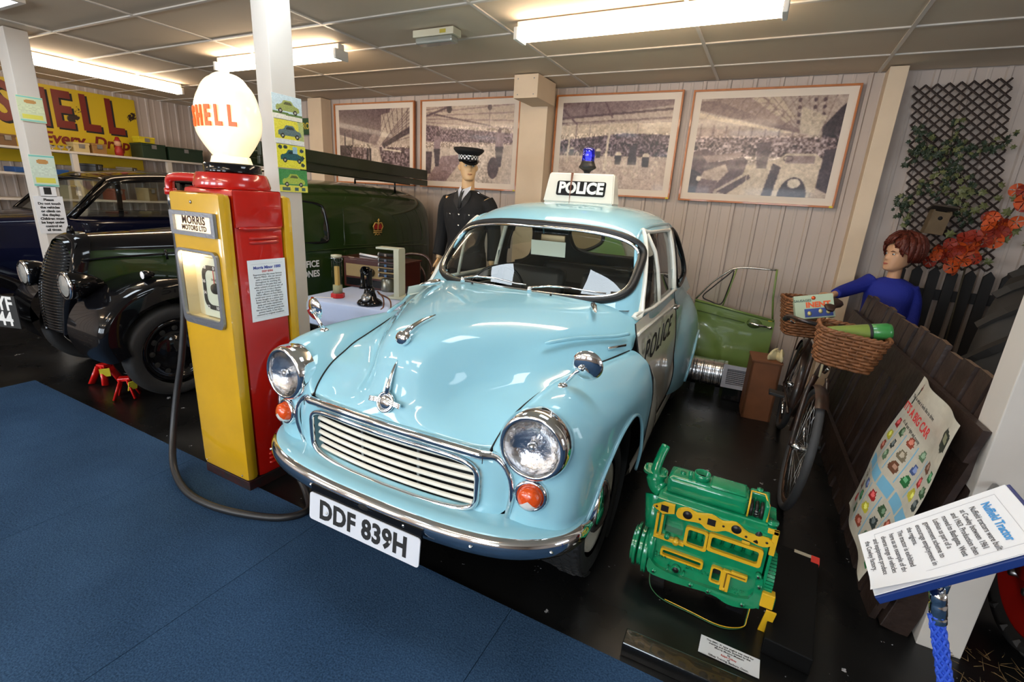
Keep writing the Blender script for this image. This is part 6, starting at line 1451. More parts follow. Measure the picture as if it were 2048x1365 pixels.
# timbers round the engine
o=thing('black_timber','black glossy timber batten along the carpet edge below the engine','timber',(.06,1.40,0),0)
ob('batten',tr(box(-.25,.33,-.035,.035,.0,.055,.004),(0,0,0),(0,0,.02)),mat('gloss_black_wood',(.008,.008,.008),.2,0,.6,bump=.2,bscale=20),o,smooth=False)
bxo=thing('black_plinth','black wooden board lying on the floor right of the engine with a red corner tape','timber',(.355,1.95,0),-.10)
ob('board',box(-.075,.075,-.33,.27,0,.07,.004),mat('matt_black_board',(.004,.004,.004),.5,spec=.15),bxo,smooth=False);ob('red_tape',box(.045,.077,.225,.272,.045,.0725),mat('red_tape',s2l(214,60,50),.5),bxo,smooth=False);ob('worn_edge',box(-.02,.045,.25,.2715,.063,.0715),mat('worn_cream_edge',s2l(170,160,140),.7),bxo,smooth=False)
o=thing('engine_label','white typed label lying on the black floor in front of the engine','label',(.148,1.553,.003),-.02)
ob('card',box(-.098,.098,-.040,.040,0,.0022),WHITEP,o,smooth=False)
for t_,z,m_ in(("This BMC 'A' type engine was used for",.028,INK),('training and kindly donated to the',.017,INK),('Morris Motors Museum',.006,INK),('by',-.004,INK),('Ralph Gilbey',-.014,REDINK),('of',-.024,INK),('Gilbey Training, Banbury, Oxon.',-.033,INK)):
    text('lettering',t_,.0105,m_,o,(0,z,.0026),(0,0,0),.0001,.0003,sx=.95)
# ------------------------------------------------------------------ green door and panel
LGR=mat('sage_green_paint',s2l(116,142,74),.3,0,.6,var=.05)
gd=thing('door_exhibit','loose sage green car door with an empty window frame leaning on the back wall','car door',(-.15,4.60,0.03),0)
def dpanel(x,z):  # y bulge (towards the viewer = negative)
    b=-.03*math.cos((z-.36)*2.4)
    d=((x+.33)/.30)**2+((z-.16)/.34)**2
    if d<1:b-=.055*(1-d)**.6
    return b-(.006 if z>.58 else 0)
rows=[]
for v in np.linspace(0,1,22):
    z=.0+.70*v;xl=-.30+.02*v if z<.2 else -.33;xl=-.325;xr=.335-.01*v
    zt=lambda x:1-.0
    rows.append([(x,dpanel(x,z*(1-.13*(x+.33)/.66)),z*(1-.13*(x+.33)/.66)) for x in np.linspace(xl,xr,26)])
ob('outer_skin',gridg(np.array(rows)),LGR,gd);ob('inner_skin',(np.array(rows).reshape(-1,3)*np.array([1,0,1])+np.array([0,.03,0]),gridg(np.array(rows),True)[1]),LGR,gd)
ob('door_edge',box(.325,.338,-.03,.03,.01,.60,.003),LGR,gd,smooth=False);ob('belt_rail',tube([(-.325,-.028,.70),(.0,-.03,.655),(.33,-.028,.61)],.012,6),LGR,gd)
ob('window_frame',tube(cr([(-.325,.0,.705),(-.22,.0,.86),(-.10,.0,.98),(-.05,.0,1.012),(.05,.0,1.03),(.27,.0,1.035)],4),.0085,6),mat('bright_frame',(.5,.48,.42),.25,1.0),gd)
ob('window_frame',tube([(.27,0,1.04),(.285,0,.8),(.318,0,.60)],.009,6),LGR,gd);ob('quarterlight_pillar',tube([(-.035,0,1.01),(-.065,0,.82),(-.095,0,.665)],.011,6,flat=(1.4,.6)),LGR,gd)
ob('quarterlight_seal',tube(cr([(-.27,0,.735),(-.20,0,.83),(-.10,0,.945),(-.055,0,.99),(-.075,0,.83),(-.11,0,.69),(-.20,0,.70)],4,True),.006,6,closed=True),RUBBER,gd)
ob('quarterlight_glass',(np.array([(-.27,.001,.735),(-.15,.001,.89),(-.055,.001,.99),(-.11,.001,.69)]),[(0,1,2,3)]),GLASS,gd,smooth=False)
ob('handle_recess',tr(lathe([(0,-.004),(.05,-.002),(.058,.004)],24,'y'),(.185,-.032,.565),sc=(1.05,1,.75)),mat('recess_green',s2l(80,100,46),.4),gd)
ob('door_handle',tube([(.13,-.045,.565),(.17,-.062,.565),(.24,-.060,.560),(.30,-.048,.552)],[.009,.012,.012,.008],10),CHROME,gd);ob('handle_button',tube([(.30,-.05,.552),(.32,-.045,.55)],.014,10),CHROME,gd)
ob('yellow_mark',box(.285,.318,-.037,-.034,.603,.618),MATS['yellow_dot'],gd,smooth=False)
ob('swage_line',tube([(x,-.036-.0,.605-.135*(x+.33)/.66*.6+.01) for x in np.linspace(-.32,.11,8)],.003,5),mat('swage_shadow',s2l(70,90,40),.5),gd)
for x in(-.25,.25): ob('rubber_foot',box(x-.03,x+.03,-.03,.03,-.03,.005),RUBBER,gd,smooth=False)
gp=thing('car_body_panel','sage green rear body panel with a black edged window seen through the police car','car panel',(-1.62,4.83,.90),0)
P=[(-.36,.28),(-.34,.17),(-.25,.09),(-.08,.05),(.15,.04),(.35,.05),(.40,.14),(.28,.34),(.10,.42),(-.15,.44),(-.32,.40)]
Pc=[tuple(p[:2]) for p in cr([(a,b,0) for a,b in P],4,True)];g=prism(Pc,0,.05);ob('panel_skin',(g[0][:,[0,2,1]]*np.array([1,-1,1]),g[1]),LGR,gp,auto=40)
Q=cr([(-.21,.26,0),(-.12,.16,0),(.0,.15,0),(.15,.24,0),(.14,.33,0),(-.02,.36,0),(-.18,.34,0)],4,True);ob('window_seal',tube([(a,-.055,b) for a,b,_ in Q],.018,6,closed=True),RUBBER,gp);ob('window_opening',(np.array([(a,-.0545,b) for a,b,_ in Q]),[tuple(range(len(Q)))]),mat('tan_wall_behind',s2l(150,128,96),.7),gp,smooth=False)
for x in(-.2,.2): ob('wall_bracket',box(x-.02,x+.02,-.005,.03,.15,.3),BLACK,gp,smooth=False)
# silver duct and vent
SIL=mat('silver_duct_foil',(.62,.62,.64),.22,1.0,bump=.1,bscale=30)
du=thing('air_duct','silver spiral air duct lying on the floor in front of the green door','duct',(-.30,4.30,.172),.04)
pts=[(x,0,0) for x in np.linspace(-.10,.20,55)];rad=[.115+.004*(1 if i%11==0 else 0)-.003*(1 if i%11==5 else 0) for i in range(55)]
ob('duct_tube',tube(pts,rad,32),SIL,du)
for k in range(4): ob('duct_seam',tube([(-.07+.08*k,.117*math.cos(a),.117*math.sin(a)) for a in np.linspace(0,2*PI,29)[:-1]],.0035,5,closed=True),SIL,du)
for x in(-.05,.15): ob('cradle',box(x-.02,x+.02,-.07,.07,-.172,-.105),BLACK,du,smooth=False)
vt=thing('vent_grille','grey rectangular vent grille at the right end of the silver duct','vent',(.0,4.17,.205),.05,rot=(-.18,0,.05))
GRY=mat('grey_vent_paint',s2l(150,150,158),.4);g=ringprism(rrect(.25,.19,.006),rrect(.185,.125,.003),0,.02);ob('frame',(g[0][:,[0,2,1]]*np.array([1,-1,1]),g[1]),GRY,vt,smooth=False)
ob('grille_backing',box(-.095,.095,.0,.004,-.065,.065),DARK,vt,smooth=False)
for k in range(8): ob('louvre_blade',boxc((0,-.008,-.054+.0154*k),(.186,.012,.0045),0,(.6,0,0)),GRY,vt,smooth=False)
for k in range(9): ob('vertical_fin',boxc((-.08+.02*k,-.002,0),(.0018,.006,.125)),GRY,vt,smooth=False)
ob('duct_boot',box(-.10,.10,.004,.10,-.08,.08,.01),SIL,vt,smooth=False)
ob('stand',box(-.10,.10,.02,.09,-.20,-.08),BLACK,vt,smooth=False)
bx=thing('plywood_box','brown plywood box on the floor behind the bicycle with gloves on top','box',(.155,3.98,0),.1)
PLY=mat('brown_plywood',s2l(124,76,44),.6,var=.2,vscale=8)
for nm,g in(('side_board',box(-.10,.10,-.12,-.105,0,.46)),('side_board',box(-.10,.10,.105,.12,0,.46)),('end_board',box(-.10,-.085,-.12,.12,0,.46)),('end_board',box(.085,.10,-.12,.12,0,.46)),('lid_board',box(-.105,.105,-.125,.125,.455,.47,.002))): ob(nm,g,PLY,bx,smooth=False)
gv=thing('work_gloves','pair of crumpled cream work gloves lying on the plywood box','gloves',(.17,3.90,.475),.4)
CRG=mat('cream_glove',s2l(206,196,156),.8)
for k,(a,b) in enumerate(((0,0),(.07,-.05))):
    gs=handg((a,b,.02),(math.cos(k+.5),math.sin(k+.5),.05),(0,0.3,1),.9,.2);ob('glove',join(*gs),CRG,gv);remesh(gv.children[-1],.006,1)
# ------------------------------------------------------------------ bicycle
bk=thing('bicycle','rusty old black roadster bicycle with wicker baskets front and rear','bicycle',(.325,2.74,0),.0,rot=(0,.085,0))
RUST=mat('rusty_rim',s2l(92,66,50),.55,.4,var=.4,vscale=20);BKP=mat('old_black_frame',(.014,.012,.011),.4,0,.3,var=.5,vscale=10,col2=s2l(60,36,24));TY2=mat('old_grey_tyre',s2l(58,58,60),.7,bump=.2)
def bwheel(y,nm):
    w_=thing(nm,None,None,(0,y,.335));w_.parent=bk
    ob('tyre',tube([(0,.315*math.cos(a),.315*math.sin(a)) for a in np.linspace(0,2*PI,57)[:-1]],.0195,10,closed=True),TY2,w_)
    ob('rim',tube([(0,.290*math.cos(a),.290*math.sin(a)) for a in np.linspace(0,2*PI,57)[:-1]],.012,8,closed=True,flat=(1.5,.6)),RUST,w_)
    ob('hub',tube([(-.045,0,0),(-.03,0,0),(.03,0,0),(.045,0,0)],[.008,.02,.02,.008],12),CHROME,w_)
    for k in range(32):
        a=2*PI*k/32;s=1 if k%2 else -1;b=a+(.5 if (k//2)%2 else -.5);ob('spoke',tube([(s*.028,.018*math.cos(b),.018*math.sin(b)),(0,.282*math.cos(a),.282*math.sin(a))],.0016,4),STEEL,w_)
bwheel(0,'front_wheel');bwheel(1.10,'rear_wheel')
for nm,P,r in(('top_tube',[(0,.22,.86),(0,.72,.84)],.014),('down_tube',[(0,.20,.78),(0,.60,.30)],.015),('seat_tube',[(0,.60,.28),(0,.74,.90)],.014),('head_tube',[(0,.16,.72),(0,.215,.93)],.017),('seat_stem',[(0,.74,.88),(0,.765,.98)],.012)): ob(nm,tube(P,r,12),BKP,bk)
for s in(1,-1):
    ob('fork_blade',tube(cr([(s*.03,.15,.70),(s*.045,.11,.60),(s*.045,.05,.42),(s*.045,.0,.335)],4),.011,10),BKP,bk);ob('chain_stay',tube([(s*.03,.62,.29),(s*.055,1.10,.335)],.009,8),BKP,bk);ob('seat_stay',tube([(s*.02,.73,.86),(s*.055,1.10,.335)],.008,8),BKP,bk)
for y,a0,a1 in((0,-.15,2.1),(1.10,.6,3.3)):
    A=np.linspace(a0,a1,20);rows=[[(dx,y+(.350-dz)*math.cos(a),.335+(.350-dz)*math.sin(a)) for dx,dz in((-.03,.016),(-.02,.004),(0,0),(.02,.004),(.03,.016))] for a in A]
    ob('mudguard',gridg(np.array(rows)),BKP,bk)
ob('chainguard',join(box(.05,.058,.55,1.12,.30,.38,.01)),BKP,bk,smooth=False);ob('crank',tube([(.07,.60,.28),(.075,.60,.28),(.08,.47,.20)],.009,8),CHROME,bk);ob('pedal',box(.08,.17,.42,.50,.19,.21,.004),RUBBER,bk,smooth=False);ob('crank',tube([(-.06,.60,.28),(-.07,.73,.36)],.009,8),CHROME,bk);ob('pedal',box(-.16,-.07,.69,.77,.35,.37,.004),RUBBER,bk,smooth=False)
ob('saddle',tube([(0,.62,.985),(0,.70,1.0),(0,.82,1.005),(0,.90,.99)],[.02,.035,.085,.08],12,flat=(1,.45)),mat('brown_leather',s2l(50,28,18),.5),bk)
ob('handlebar',tube(cr([(-.22,.40,.92),(-.215,.32,.95),(-.17,.22,.96),(-.08,.215,.955),(0,.225,.955),(.08,.215,.955),(.17,.22,.96),(.215,.32,.95),(.22,.40,.92)],5),.011,10),BKP,bk);ob('handlebar_stem',tube([(0,.21,.90),(0,.225,.955)],.013,10),BKP,bk)
for s in(1,-1): ob('grip',tube([(s*.22,.36,.935),(s*.222,.47,.905)],.016,10),RUBBER,bk);ob('brake_lever',tube([(s*.205,.30,.93),(s*.18,.38,.905),(s*.17,.44,.90)],.005,6),CHROME,bk)
ob('pale_brake_rod',tube([(-.07,.10,1.02),(-.04,.07,.90),(-.025,.07,.79),(-.02,.07,.72)],.006,8),mat('cream_rod',s2l(190,176,140),.6),bk);ob('lamp_bracket',tube([(.0,.10,.74),(.0,.04,.78)],.008,8),CHROME,bk)
ob('carrier',join(tube([(-.06,.82,.75),(-.06,1.22,.74)],.006,6),tube([(.06,.82,.75),(.06,1.22,.74)],.006,6),*[tube([(-.06,.85+.09*k,.75),(.06,.85+.09*k,.75)],.005,6) for k in range(5)],tube([(-.06,1.2,.74),(-.055,1.1,.36)],.005,6),tube([(.06,1.2,.74),(.055,1.1,.36)],.005,6)),BKP,bk)
WK=mat('brown_wicker',s2l(136,86,50),.6,var=.35,vscale=30,bump=.2,bscale=50)
def basket(nm,label,loc,rot,wt,dt,wb_,db,h,rows_,stk):
    o=thing(nm,label,'basket',loc,rot=rot)
    def per(t,w_,d_):
        P=rrect(w_,d_,min(w_,d_)*.28,6);L=[0]
        for i in range(len(P)): L.append(L[-1]+math.hypot(P[(i+1)%len(P)][0]-P[i][0],P[(i+1)%len(P)][1]-P[i][1]))
        s=(t%1)*L[-1];i=max(0,min(len(P)-1,int(np.searchsorted(L,s)-1)));u=(s-L[i])/(L[i+1]-L[i]+1e-9);a,b=P[i],P[(i+1)%len(P)];return a[0]+(b[0]-a[0])*u,a[1]+(b[1]-a[1])*u
    def pt(t,v,off=0): 
        w_=wb_+(wt-wb_)*v;d_=db+(dt-db)*v;x,y=per(t,w_,d_);r=math.hypot(x,y);return (x*(1+off/r),y*(1+off/r),h*v)
    gs=[]
    for k in range(rows_):
        v=(k+.5)/rows_;P=[]
        n=stk*3
        for i in range(n): P.append(pt(i/n,v,.0048*math.cos(PI*i/3+PI*k)))
        gs.append(tube(P,h/rows_*.50,5,closed=True))
    q=ob('weave',join(*gs),WK,o);q['kind']='stuff'
    for i in range(stk): ob('stake',tube([pt(i/stk,0),pt(i/stk,1)],.0035,5),WK,o)
    gs=[]
    for ph in(0,PI): gs.append(tube([np.array(pt(i/120,1.0))+np.array([0,0,.004*math.sin(i*.9+ph)])+np.array(pt(i/120,1.0,.005*math.cos(i*.9+ph)))*np.array([1,1,0])-np.array(pt(i/120,1.0))*np.array([1,1,0]) for i in range(120)],.006,6,closed=True))
    for k,g in enumerate(gs): ob('rim_braid',g,WK,o)
    ob('base',prism([per(i/40,wb_,db) for i in range(40)],0,.008),WK,o,smooth=False)
    return o
b1=basket('wicker_basket','brown wicker basket on the front of the bicycle holding a green flask',(.425,2.73,.825),(.06,.10,.02),.285,.215,.225,.165,.175,11,26)
ob('basket_strap',box(-.05,.02,.085,.10,.05,.17,.002),mat('dark_leather_strap',(.03,.018,.012),.5),b1,smooth=False)
b2=basket('wicker_basket','rear wicker basket of the bicycle with a printed card box inside',(.300,3.60,.765),(-.05,-.03,.1),.25,.34,.19,.26,.235,14,30)
fk=thing('vacuum_flask','green vacuum flask lying in the front bicycle basket','flask',(.455,2.735,.985),rot=(0,PI/2-.22,.10))
ob('body',lathe([(.0,-.12),(.036,-.12),(.040,-.11),(.040,.05),(.034,.065)],24),mat('light_green_flask',s2l(120,138,62),.35,0,.4),fk);ob('cup',lathe([(.036,.06),(.040,.065),(.039,.125),(.034,.14),(0,.143)],24),mat('green_flask_cup',s2l(58,132,66),.3,0,.4),fk);ob('band',lathe([(.0405,.05),(.0415,.055),(.0405,.062)],24,cap=False),INK,fk)
cb=thing('printed_card_box','printed card box with orange and blue lettering standing in the rear bicycle basket','box',(.325,3.42,1.00),rot=(-.35,-.22,.18))
ob('carton',box(-.105,.105,0,.05,-.09,.055,.002),mat('pale_green_card',s2l(172,186,160),.6),cb,smooth=False);ob('blue_print',box(-.055,.095,-.0015,0,-.082,-.03),mat('blue_print',s2l(50,72,140),.6),cb,smooth=False)
text('lettering','INENT',.045,mat('orange_print',s2l(220,90,40),.6),cb,(.02,-.002,-.008),(PI/2,0,0),.0003,.002);ob('red_roundel',tr(lathe([(0,-.002),(.012,-.001)],12,'y'),(.0,0,.035)),MATS['orange_print'],cb);text('lettering','PALETHORPES'[:0] or 'SAUSAGES',.02,mat('grey_green_ink',s2l(80,100,90),.6),cb,(-.06,-.002,.022),(PI/2,0,0),.0003,.0005)
for k,(x,z) in enumerate(((-.03,-.06),(.03,-.05),(.07,-.055))): ob('cream_figure_print',tr(lathe([(0,-.0028),(.012,-.002)],8,'y'),(x,0,z),sc=(1,1,1.3)),mat('cream_print',s2l(220,210,150),.6),cb)
# ------------------------------------------------------------------ paling fence
FW=mat('dark_creosoted_wood',s2l(54,40,34),.42,var=.45,vscale=9,bump=.4,bscale=24,spec=.5)
FWE=mat('weathered_board_end',s2l(108,84,64),.8)
fe=thing('paling_fence','dark brown creosoted paling fence leaning along the right side of the display','fence',(0,0,0))
rs=np.random.RandomState(11)
NBD=15
for k in range(NBD):
    y=2.10+k*.149;xt=.80-.033*(y-2.13);h=1.0+rs.uniform(-.012,.012)+(.0 if k else .0);xb=xt-.17;t=.011;tw=rs.uniform(-.10,.10)
    d=np.array([xt-xb,0,h]);d/=np.linalg.norm(d);n=np.array([d[2],0,-d[0]]);wv=np.array([math.sin(tw),math.cos(tw),0]);c0_=np.array([xb,y,.0])
    hw=.064;V=[]
    for s_ in(0,h/d[2]):
        for a,b in((-1,-1),(1,-1),(1,1),(-1,1)): V.append(c0_+d*s_+wv*hw*a+n*t*b)
    ob('paling_board',(np.array(V),[(3,2,1,0),(0,1,5,4),(1,2,6,5),(2,3,7,6),(3,0,4,7)]),FW,fe,smooth=False)
    bd_=fe.children[-1];V2=[V[4],V[5],V[6],V[7]];ob('board_end_grain',(np.array(V2)+np.array([0,0,.0008]),[(0,1,2,3)]),FWE,fe,smooth=False) if k%1==0 else None
def rail(y0,y1,z0,z1,nm):
    fx=lambda y,z:(.80-.033*(y-2.13))-.17+.17*z-.018
    V=[];
    for y in(y0,y1):
        for z,dx in((z0,-.022),(z1,-.022),(z1,0),(z0,0)): V.append((fx(y,z)+dx,y,z))
    return ob(nm,(np.array(V),[(0,1,2,3),(7,6,5,4),(0,4,5,1),(1,5,6,2),(2,6,7,3),(3,7,4,0)]),FW,fe,smooth=False)
rail(2.0,4.3,.74,.865,'upper_rail');rail(1.95,4.3,.12,.235,'lower_rail')
ob('end_post',tr(box(-.045,.045,-.03,.03,0,1.06,.004),(.70,2.03,0),(0,.17,0)),FW,fe,smooth=False)
# poster on the fence
def bigposter():
    W,H=84,120;p=Pic(W,H,(196,190,174));rs=np.random.RandomState(3)
    p.noise(0,1,8,rs,3)
    BL=(120,180,210)
    for k,x in enumerate((.18,.36,.54,.72,.88)): p.line((x,.30+.0*k),(x,.55),.010,BL);p.line((x,.66),(x,.95),.010,BL)
    for k in range(5): p.poly([(.03+.195*k,.565),(.20+.195*k,.565),(.20+.195*k,.64),(.03+.195*k,.64)],BL);p.line((.06+.195*k,.60),(.17+.195*k,.60),.008,(40,80,110))
    cs=[(60,90,60),(110,70,50),(50,60,60),(170,40,40),(90,120,90),(200,190,60),(70,90,140),(150,70,50),(40,110,60),(120,110,90)]
    i=0
    for y in(.31,.40,.48,.70,.79,.89):
        for x in(.09,.27,.45,.63,.80,.94):
            c=cs[(i*7+3)%10];i+=1;q=rs.uniform(.6,1.1)
            p.poly([(x-.06*q,y+.02),(x-.03*q,y-.025),(x+.03*q,y-.03),(x+.06*q,y+.01),(x+.04*q,y+.035),(x-.04*q,y+.035)],c);p.ell((x+rs.uniform(-.02,.02),y),.025,.016,tuple(min(255,v+70) for v in c))
    p.poly([(.80,.10),(.86,.06),(.96,.08),(.97,.16),(.90,.19),(.81,.17)],(50,56,46));p.poly([(.84,.09),(.93,.09),(.94,.13),(.85,.13)],(140,140,110))
    p.line((.09,.04),(.07,.17),.02,(50,60,50));p.line((.09,.04),(.095,.07),.02,(120,50,40))
    p.poly([(.03,.02),(.03,.0),(.05,.0),(.05,.02)],(190,190,180));return p.a
pf=thing('wall_poster','large curling illustrated car poster fixed to the fence boards','poster',(0,0,0))
lean=math.atan(.17)
pf.location=(.80-.033*.1-.17+.17*.53-.085,2.27,.53);pf.rotation_euler=(0,0,0)
fn_=lambda X,Z:.012*np.sin(Z*9+X*5)+.010*np.sin(X*16)-.03*np.clip(-(Z)-.15,0,1)*4*(Z<-.15)*.4
po=picture('poster_sheet',bigposter(),.62,.70,pf,fn=fn_);po.rotation_euler=(-0.0,0,0)
po.matrix_local=Matrix.Rotation(lean,4,'Y')@Matrix.Rotation(-PI/2,4,'Z')
def on_poster(s,size,x,z,m_,bold=0.):
    t_=text('lettering',s,size,m_,pf,(0,0,0),(0,0,0),.0003,bold);t_.matrix_local=Matrix.Rotation(lean,4,'Y')@Matrix.Rotation(-PI/2,4,'Z')@Matrix.Translation((x,-.024,z))@Matrix.Rotation(PI/2,4,'X')
on_poster("IT'S A BIG CAR",.052,-.02,.235,mat('poster_red',s2l(206,44,44),.6),.001)
on_poster('This is what it feels like to drive',.022,-.02,.29,INK);on_poster("it's all just right and roomy",.022,.0,.185,INK)
# ------------------------------------------------------------------ trellis, ivy, flowers, bird box
TL_=mat('dark_trellis_wood',s2l(48,34,28),.7);
te=thing('trellis','dark brown diamond trellis fixed at a slant on the back wall','trellis',(.744,4.79,2.47))
U_=np.array([.535,0,.03]);V_=np.array([.23,0,-1.30])
def tp_(u,v): return U_*u+V_*v
asp=1.30/.535;nd=8
for fam in(1,-1):
    for k in range(-int(nd*asp)-2,nd+int(nd*asp)+3):
        # lines u - fam*v*asp*... = k/nd
        pts=[]
        for u in(0,1):
            v=fam*(u-k/nd)/asp if fam==1 else (k/nd-u)/asp
            if 0<=v<=1: pts.append((u,v))
        for v in(0,1):
            u=k/nd+v*asp if fam==1 else k/nd-v*asp
            if 0<=u<=1: pts.append((u,v))
        pts=sorted(set((round(a,5),round(b,5)) for a,b in pts))
        if len(pts)<2: continue
        a,b=pts[0],pts[-1]
        if abs(a[0]-b[0])+abs(a[1]-b[1])<.05: continue
        e=rs.uniform(.0,.03);A=tp_(a[0]-e*.3,a[1]);Bp=tp_(b[0]+e*.3,b[1]);yy=-.006 if fam==1 else .006
        ob('lath',tube([A+np.array([0,yy,0]),Bp+np.array([0,yy,0])],.0072,4,flat=(.5,1)),TL_,te,smooth=False)
def leafg(s,pts=5):
    P=[(0,-.5),(.18,-.30),(.5,-.32),(.34,0),(.42,.28),(.12,.22),(0,.55),(-.12,.22),(-.42,.28),(-.34,0),(-.5,-.32),(-.18,-.30)]
    return np.array([(x*s,0,z*s) for x,z in P]+[(0,-.12*s,0)]),[(i,(i+1)%12,12) for i in range(12)]
iv=thing('artificial_ivy','trailing artificial ivy with dark green leaves woven through the trellis','ivy',(1.05,4.75,2.0))
stems=[[(-.22,0,.05),(-.10,-.01,-.02),(.05,-.02,.02),(.18,-.01,.06),(.32,0,.10)],[(-.02,0,.20),(0,-.02,.02),(.03,-.02,-.15),(.0,-.02,-.30)],[(.03,-.02,-.05),(-.10,-.02,-.22),(-.20,-.01,-.36),(-.14,0,-.48)],[(.05,-.02,-.08),(.16,-.02,-.22),(.12,0,-.36),(.22,0,-.45)],[(-.20,0,.15),(-.14,0,.05),(-.24,0,-.05)]]
gs1=[];gs2=[]
for P in stems:
    C_=cr(P,8);ob('stem',tube(C_,.004,5),mat('ivy_stem',s2l(60,52,34),.7),iv)
    for c in C_[::1]:
        for q in range(2):
            g=tr(leafg(rs.uniform(.03,.052)),tuple(c+rs.uniform(-.05,.05,3)*np.array([1,.4,1])+np.array([0,-.02,0])),(rs.uniform(-.6,.6),rs.uniform(-PI,PI),rs.uniform(-.7,.7)));(gs1 if rs.rand()<.7 else gs2).append(g)
ob('leaves',join(*gs1),mat('ivy_leaf',s2l(38,52,32),.5),iv,smooth=False)['kind']='stuff';ob('pale_leaves',join(*gs2),mat('ivy_leaf_pale',s2l(96,100,58),.5),iv,smooth=False)['kind']='stuff'
fw=thing('artificial_flowers','spray of orange artificial flowers in front of the trellis','flowers',(1.36,4.60,1.50))
def blossom(s):
    gs=[]
    for k in range(5):
        a=2*PI*k/5;rows=[]
        for r in(.0,.35,.7,1.0): rows.append([(s*(r*math.cos(a+da*(.5+.5*r))),-s*.25*r*r+(.02*s*math.sin(k)),s*(r*math.sin(a+da*(.5+.5*r)))) for da in(-.6,-.3,0,.3,.6)])
        gs.append(gridg(np.array(rows)))
    return join(*gs)
ORM=[mat('orange_petal',s2l(204,80,22),.6,var=.25,vscale=30),mat('dark_orange_petal',s2l(146,38,14),.6,var=.2,vscale=30)]
base=[ob('blossom',blossom(.05),ORM[0],fw),ob('blossom',blossom(.045),ORM[1],fw)]
axis=[(.17,.30),(.10,.14),(.05,.0),(-.03,-.12),(-.14,-.20),(-.2,-.27)]
first_=[True,True]
for k in range(64):
    t=rs.uniform(0,len(axis)-1.01);i=int(t);u=t-i;x=axis[i][0]*(1-u)+axis[i+1][0]*u+rs.uniform(-.10,.10);z=axis[i][1]*(1-u)+axis[i+1][1]*u+rs.uniform(-.07,.07)
    j=int(rs.rand()<.55);o_=base[j] if first_[j] else cp(base[j],fw);first_[j]=False
    o_.location=(x,rs.uniform(-.05,.05),z);o_.rotation_euler=(rs.uniform(-.8,.5),rs.uniform(-PI,PI),rs.uniform(-.8,.5))
    f_=rs.uniform(.7,1.1);o_.scale=(f_,f_,f_)
gs=[tr(leafg(rs.uniform(.05,.07)),(rs.uniform(-.22,.24),rs.uniform(0,.06),rs.uniform(-.25,.30)),(rs.uniform(-.6,.6),rs.uniform(-PI,PI),0)) for k in range(26)]
ob('leaves',join(*gs),MATS['ivy_leaf_pale'],fw,smooth=False)['kind']='stuff'
ob('stem',tube(cr([(-.2,.03,-.30),(-.05,.05,-.14),(.06,.05,.02),(.16,.04,.30)],5),.006,6),MATS['ivy_stem'],fw);ob('main_stem',tube([(-.05,.05,-.14),(-.02,.06,-.8),(0,.05,-1.5)],.006,6),MATS['ivy_stem'],fw)
bb=thing('bird_box','small weathered wooden bird box hung on the trellis above the child mannequin','bird box',(1.07,4.69,1.44),rot=(0,.12,0))
OW=mat('weathered_box_wood',s2l(104,86,62),.8,var=.2,vscale=20);ob('box_front',prism([(-.055,0),(.055,0),(.055,.16),(-.055,.16)],0,.01),OW,bb,smooth=False);V,F=bb.children[-1].data.vertices,0
bb.children[-1].rotation_euler=(PI/2,0,0);bb.children[-1].location=(0,-.05,0)
for s in(1,-1): ob('box_side',box(s*.05-.006,s*.05+.006,-.05,.05,0,.17),OW,bb,smooth=False)
ob('box_roof',boxc((0,-.01,.185),(.15,.15,.014),.002,(-.22,0,0)),mat('dark_roof_wood',s2l(60,50,40),.8),bb,smooth=False);ob('box_floor',box(-.05,.05,-.05,.05,0,.01),OW,bb,smooth=False);ob('entrance_hole',tr(lathe([(0,-.001),(.014,0)],16,'y'),(0,-.0615,.115)),DARK,bb)
# second, black picket fence
f2=thing('black_picket_fence','low black picket fence against the back wall below the trellis','fence',(0,4.735,0))
BP=mat('black_picket_paint',(.010,.009,.009),.7)
for k in range(12):
    x=.93+.105*k;g=prism([(x,0),(x+.065,0),(x+.065,1.16-.0*k),(x+.033,1.20),(x,1.16)],-.01,.01);ob('picket',(g[0][:,[0,2,1]],g[1]),BP,f2,smooth=False)
for z in(.25,.95): ob('rail',box(.85,2.2,.012,.035,z,z+.08),BP,f2,smooth=False)
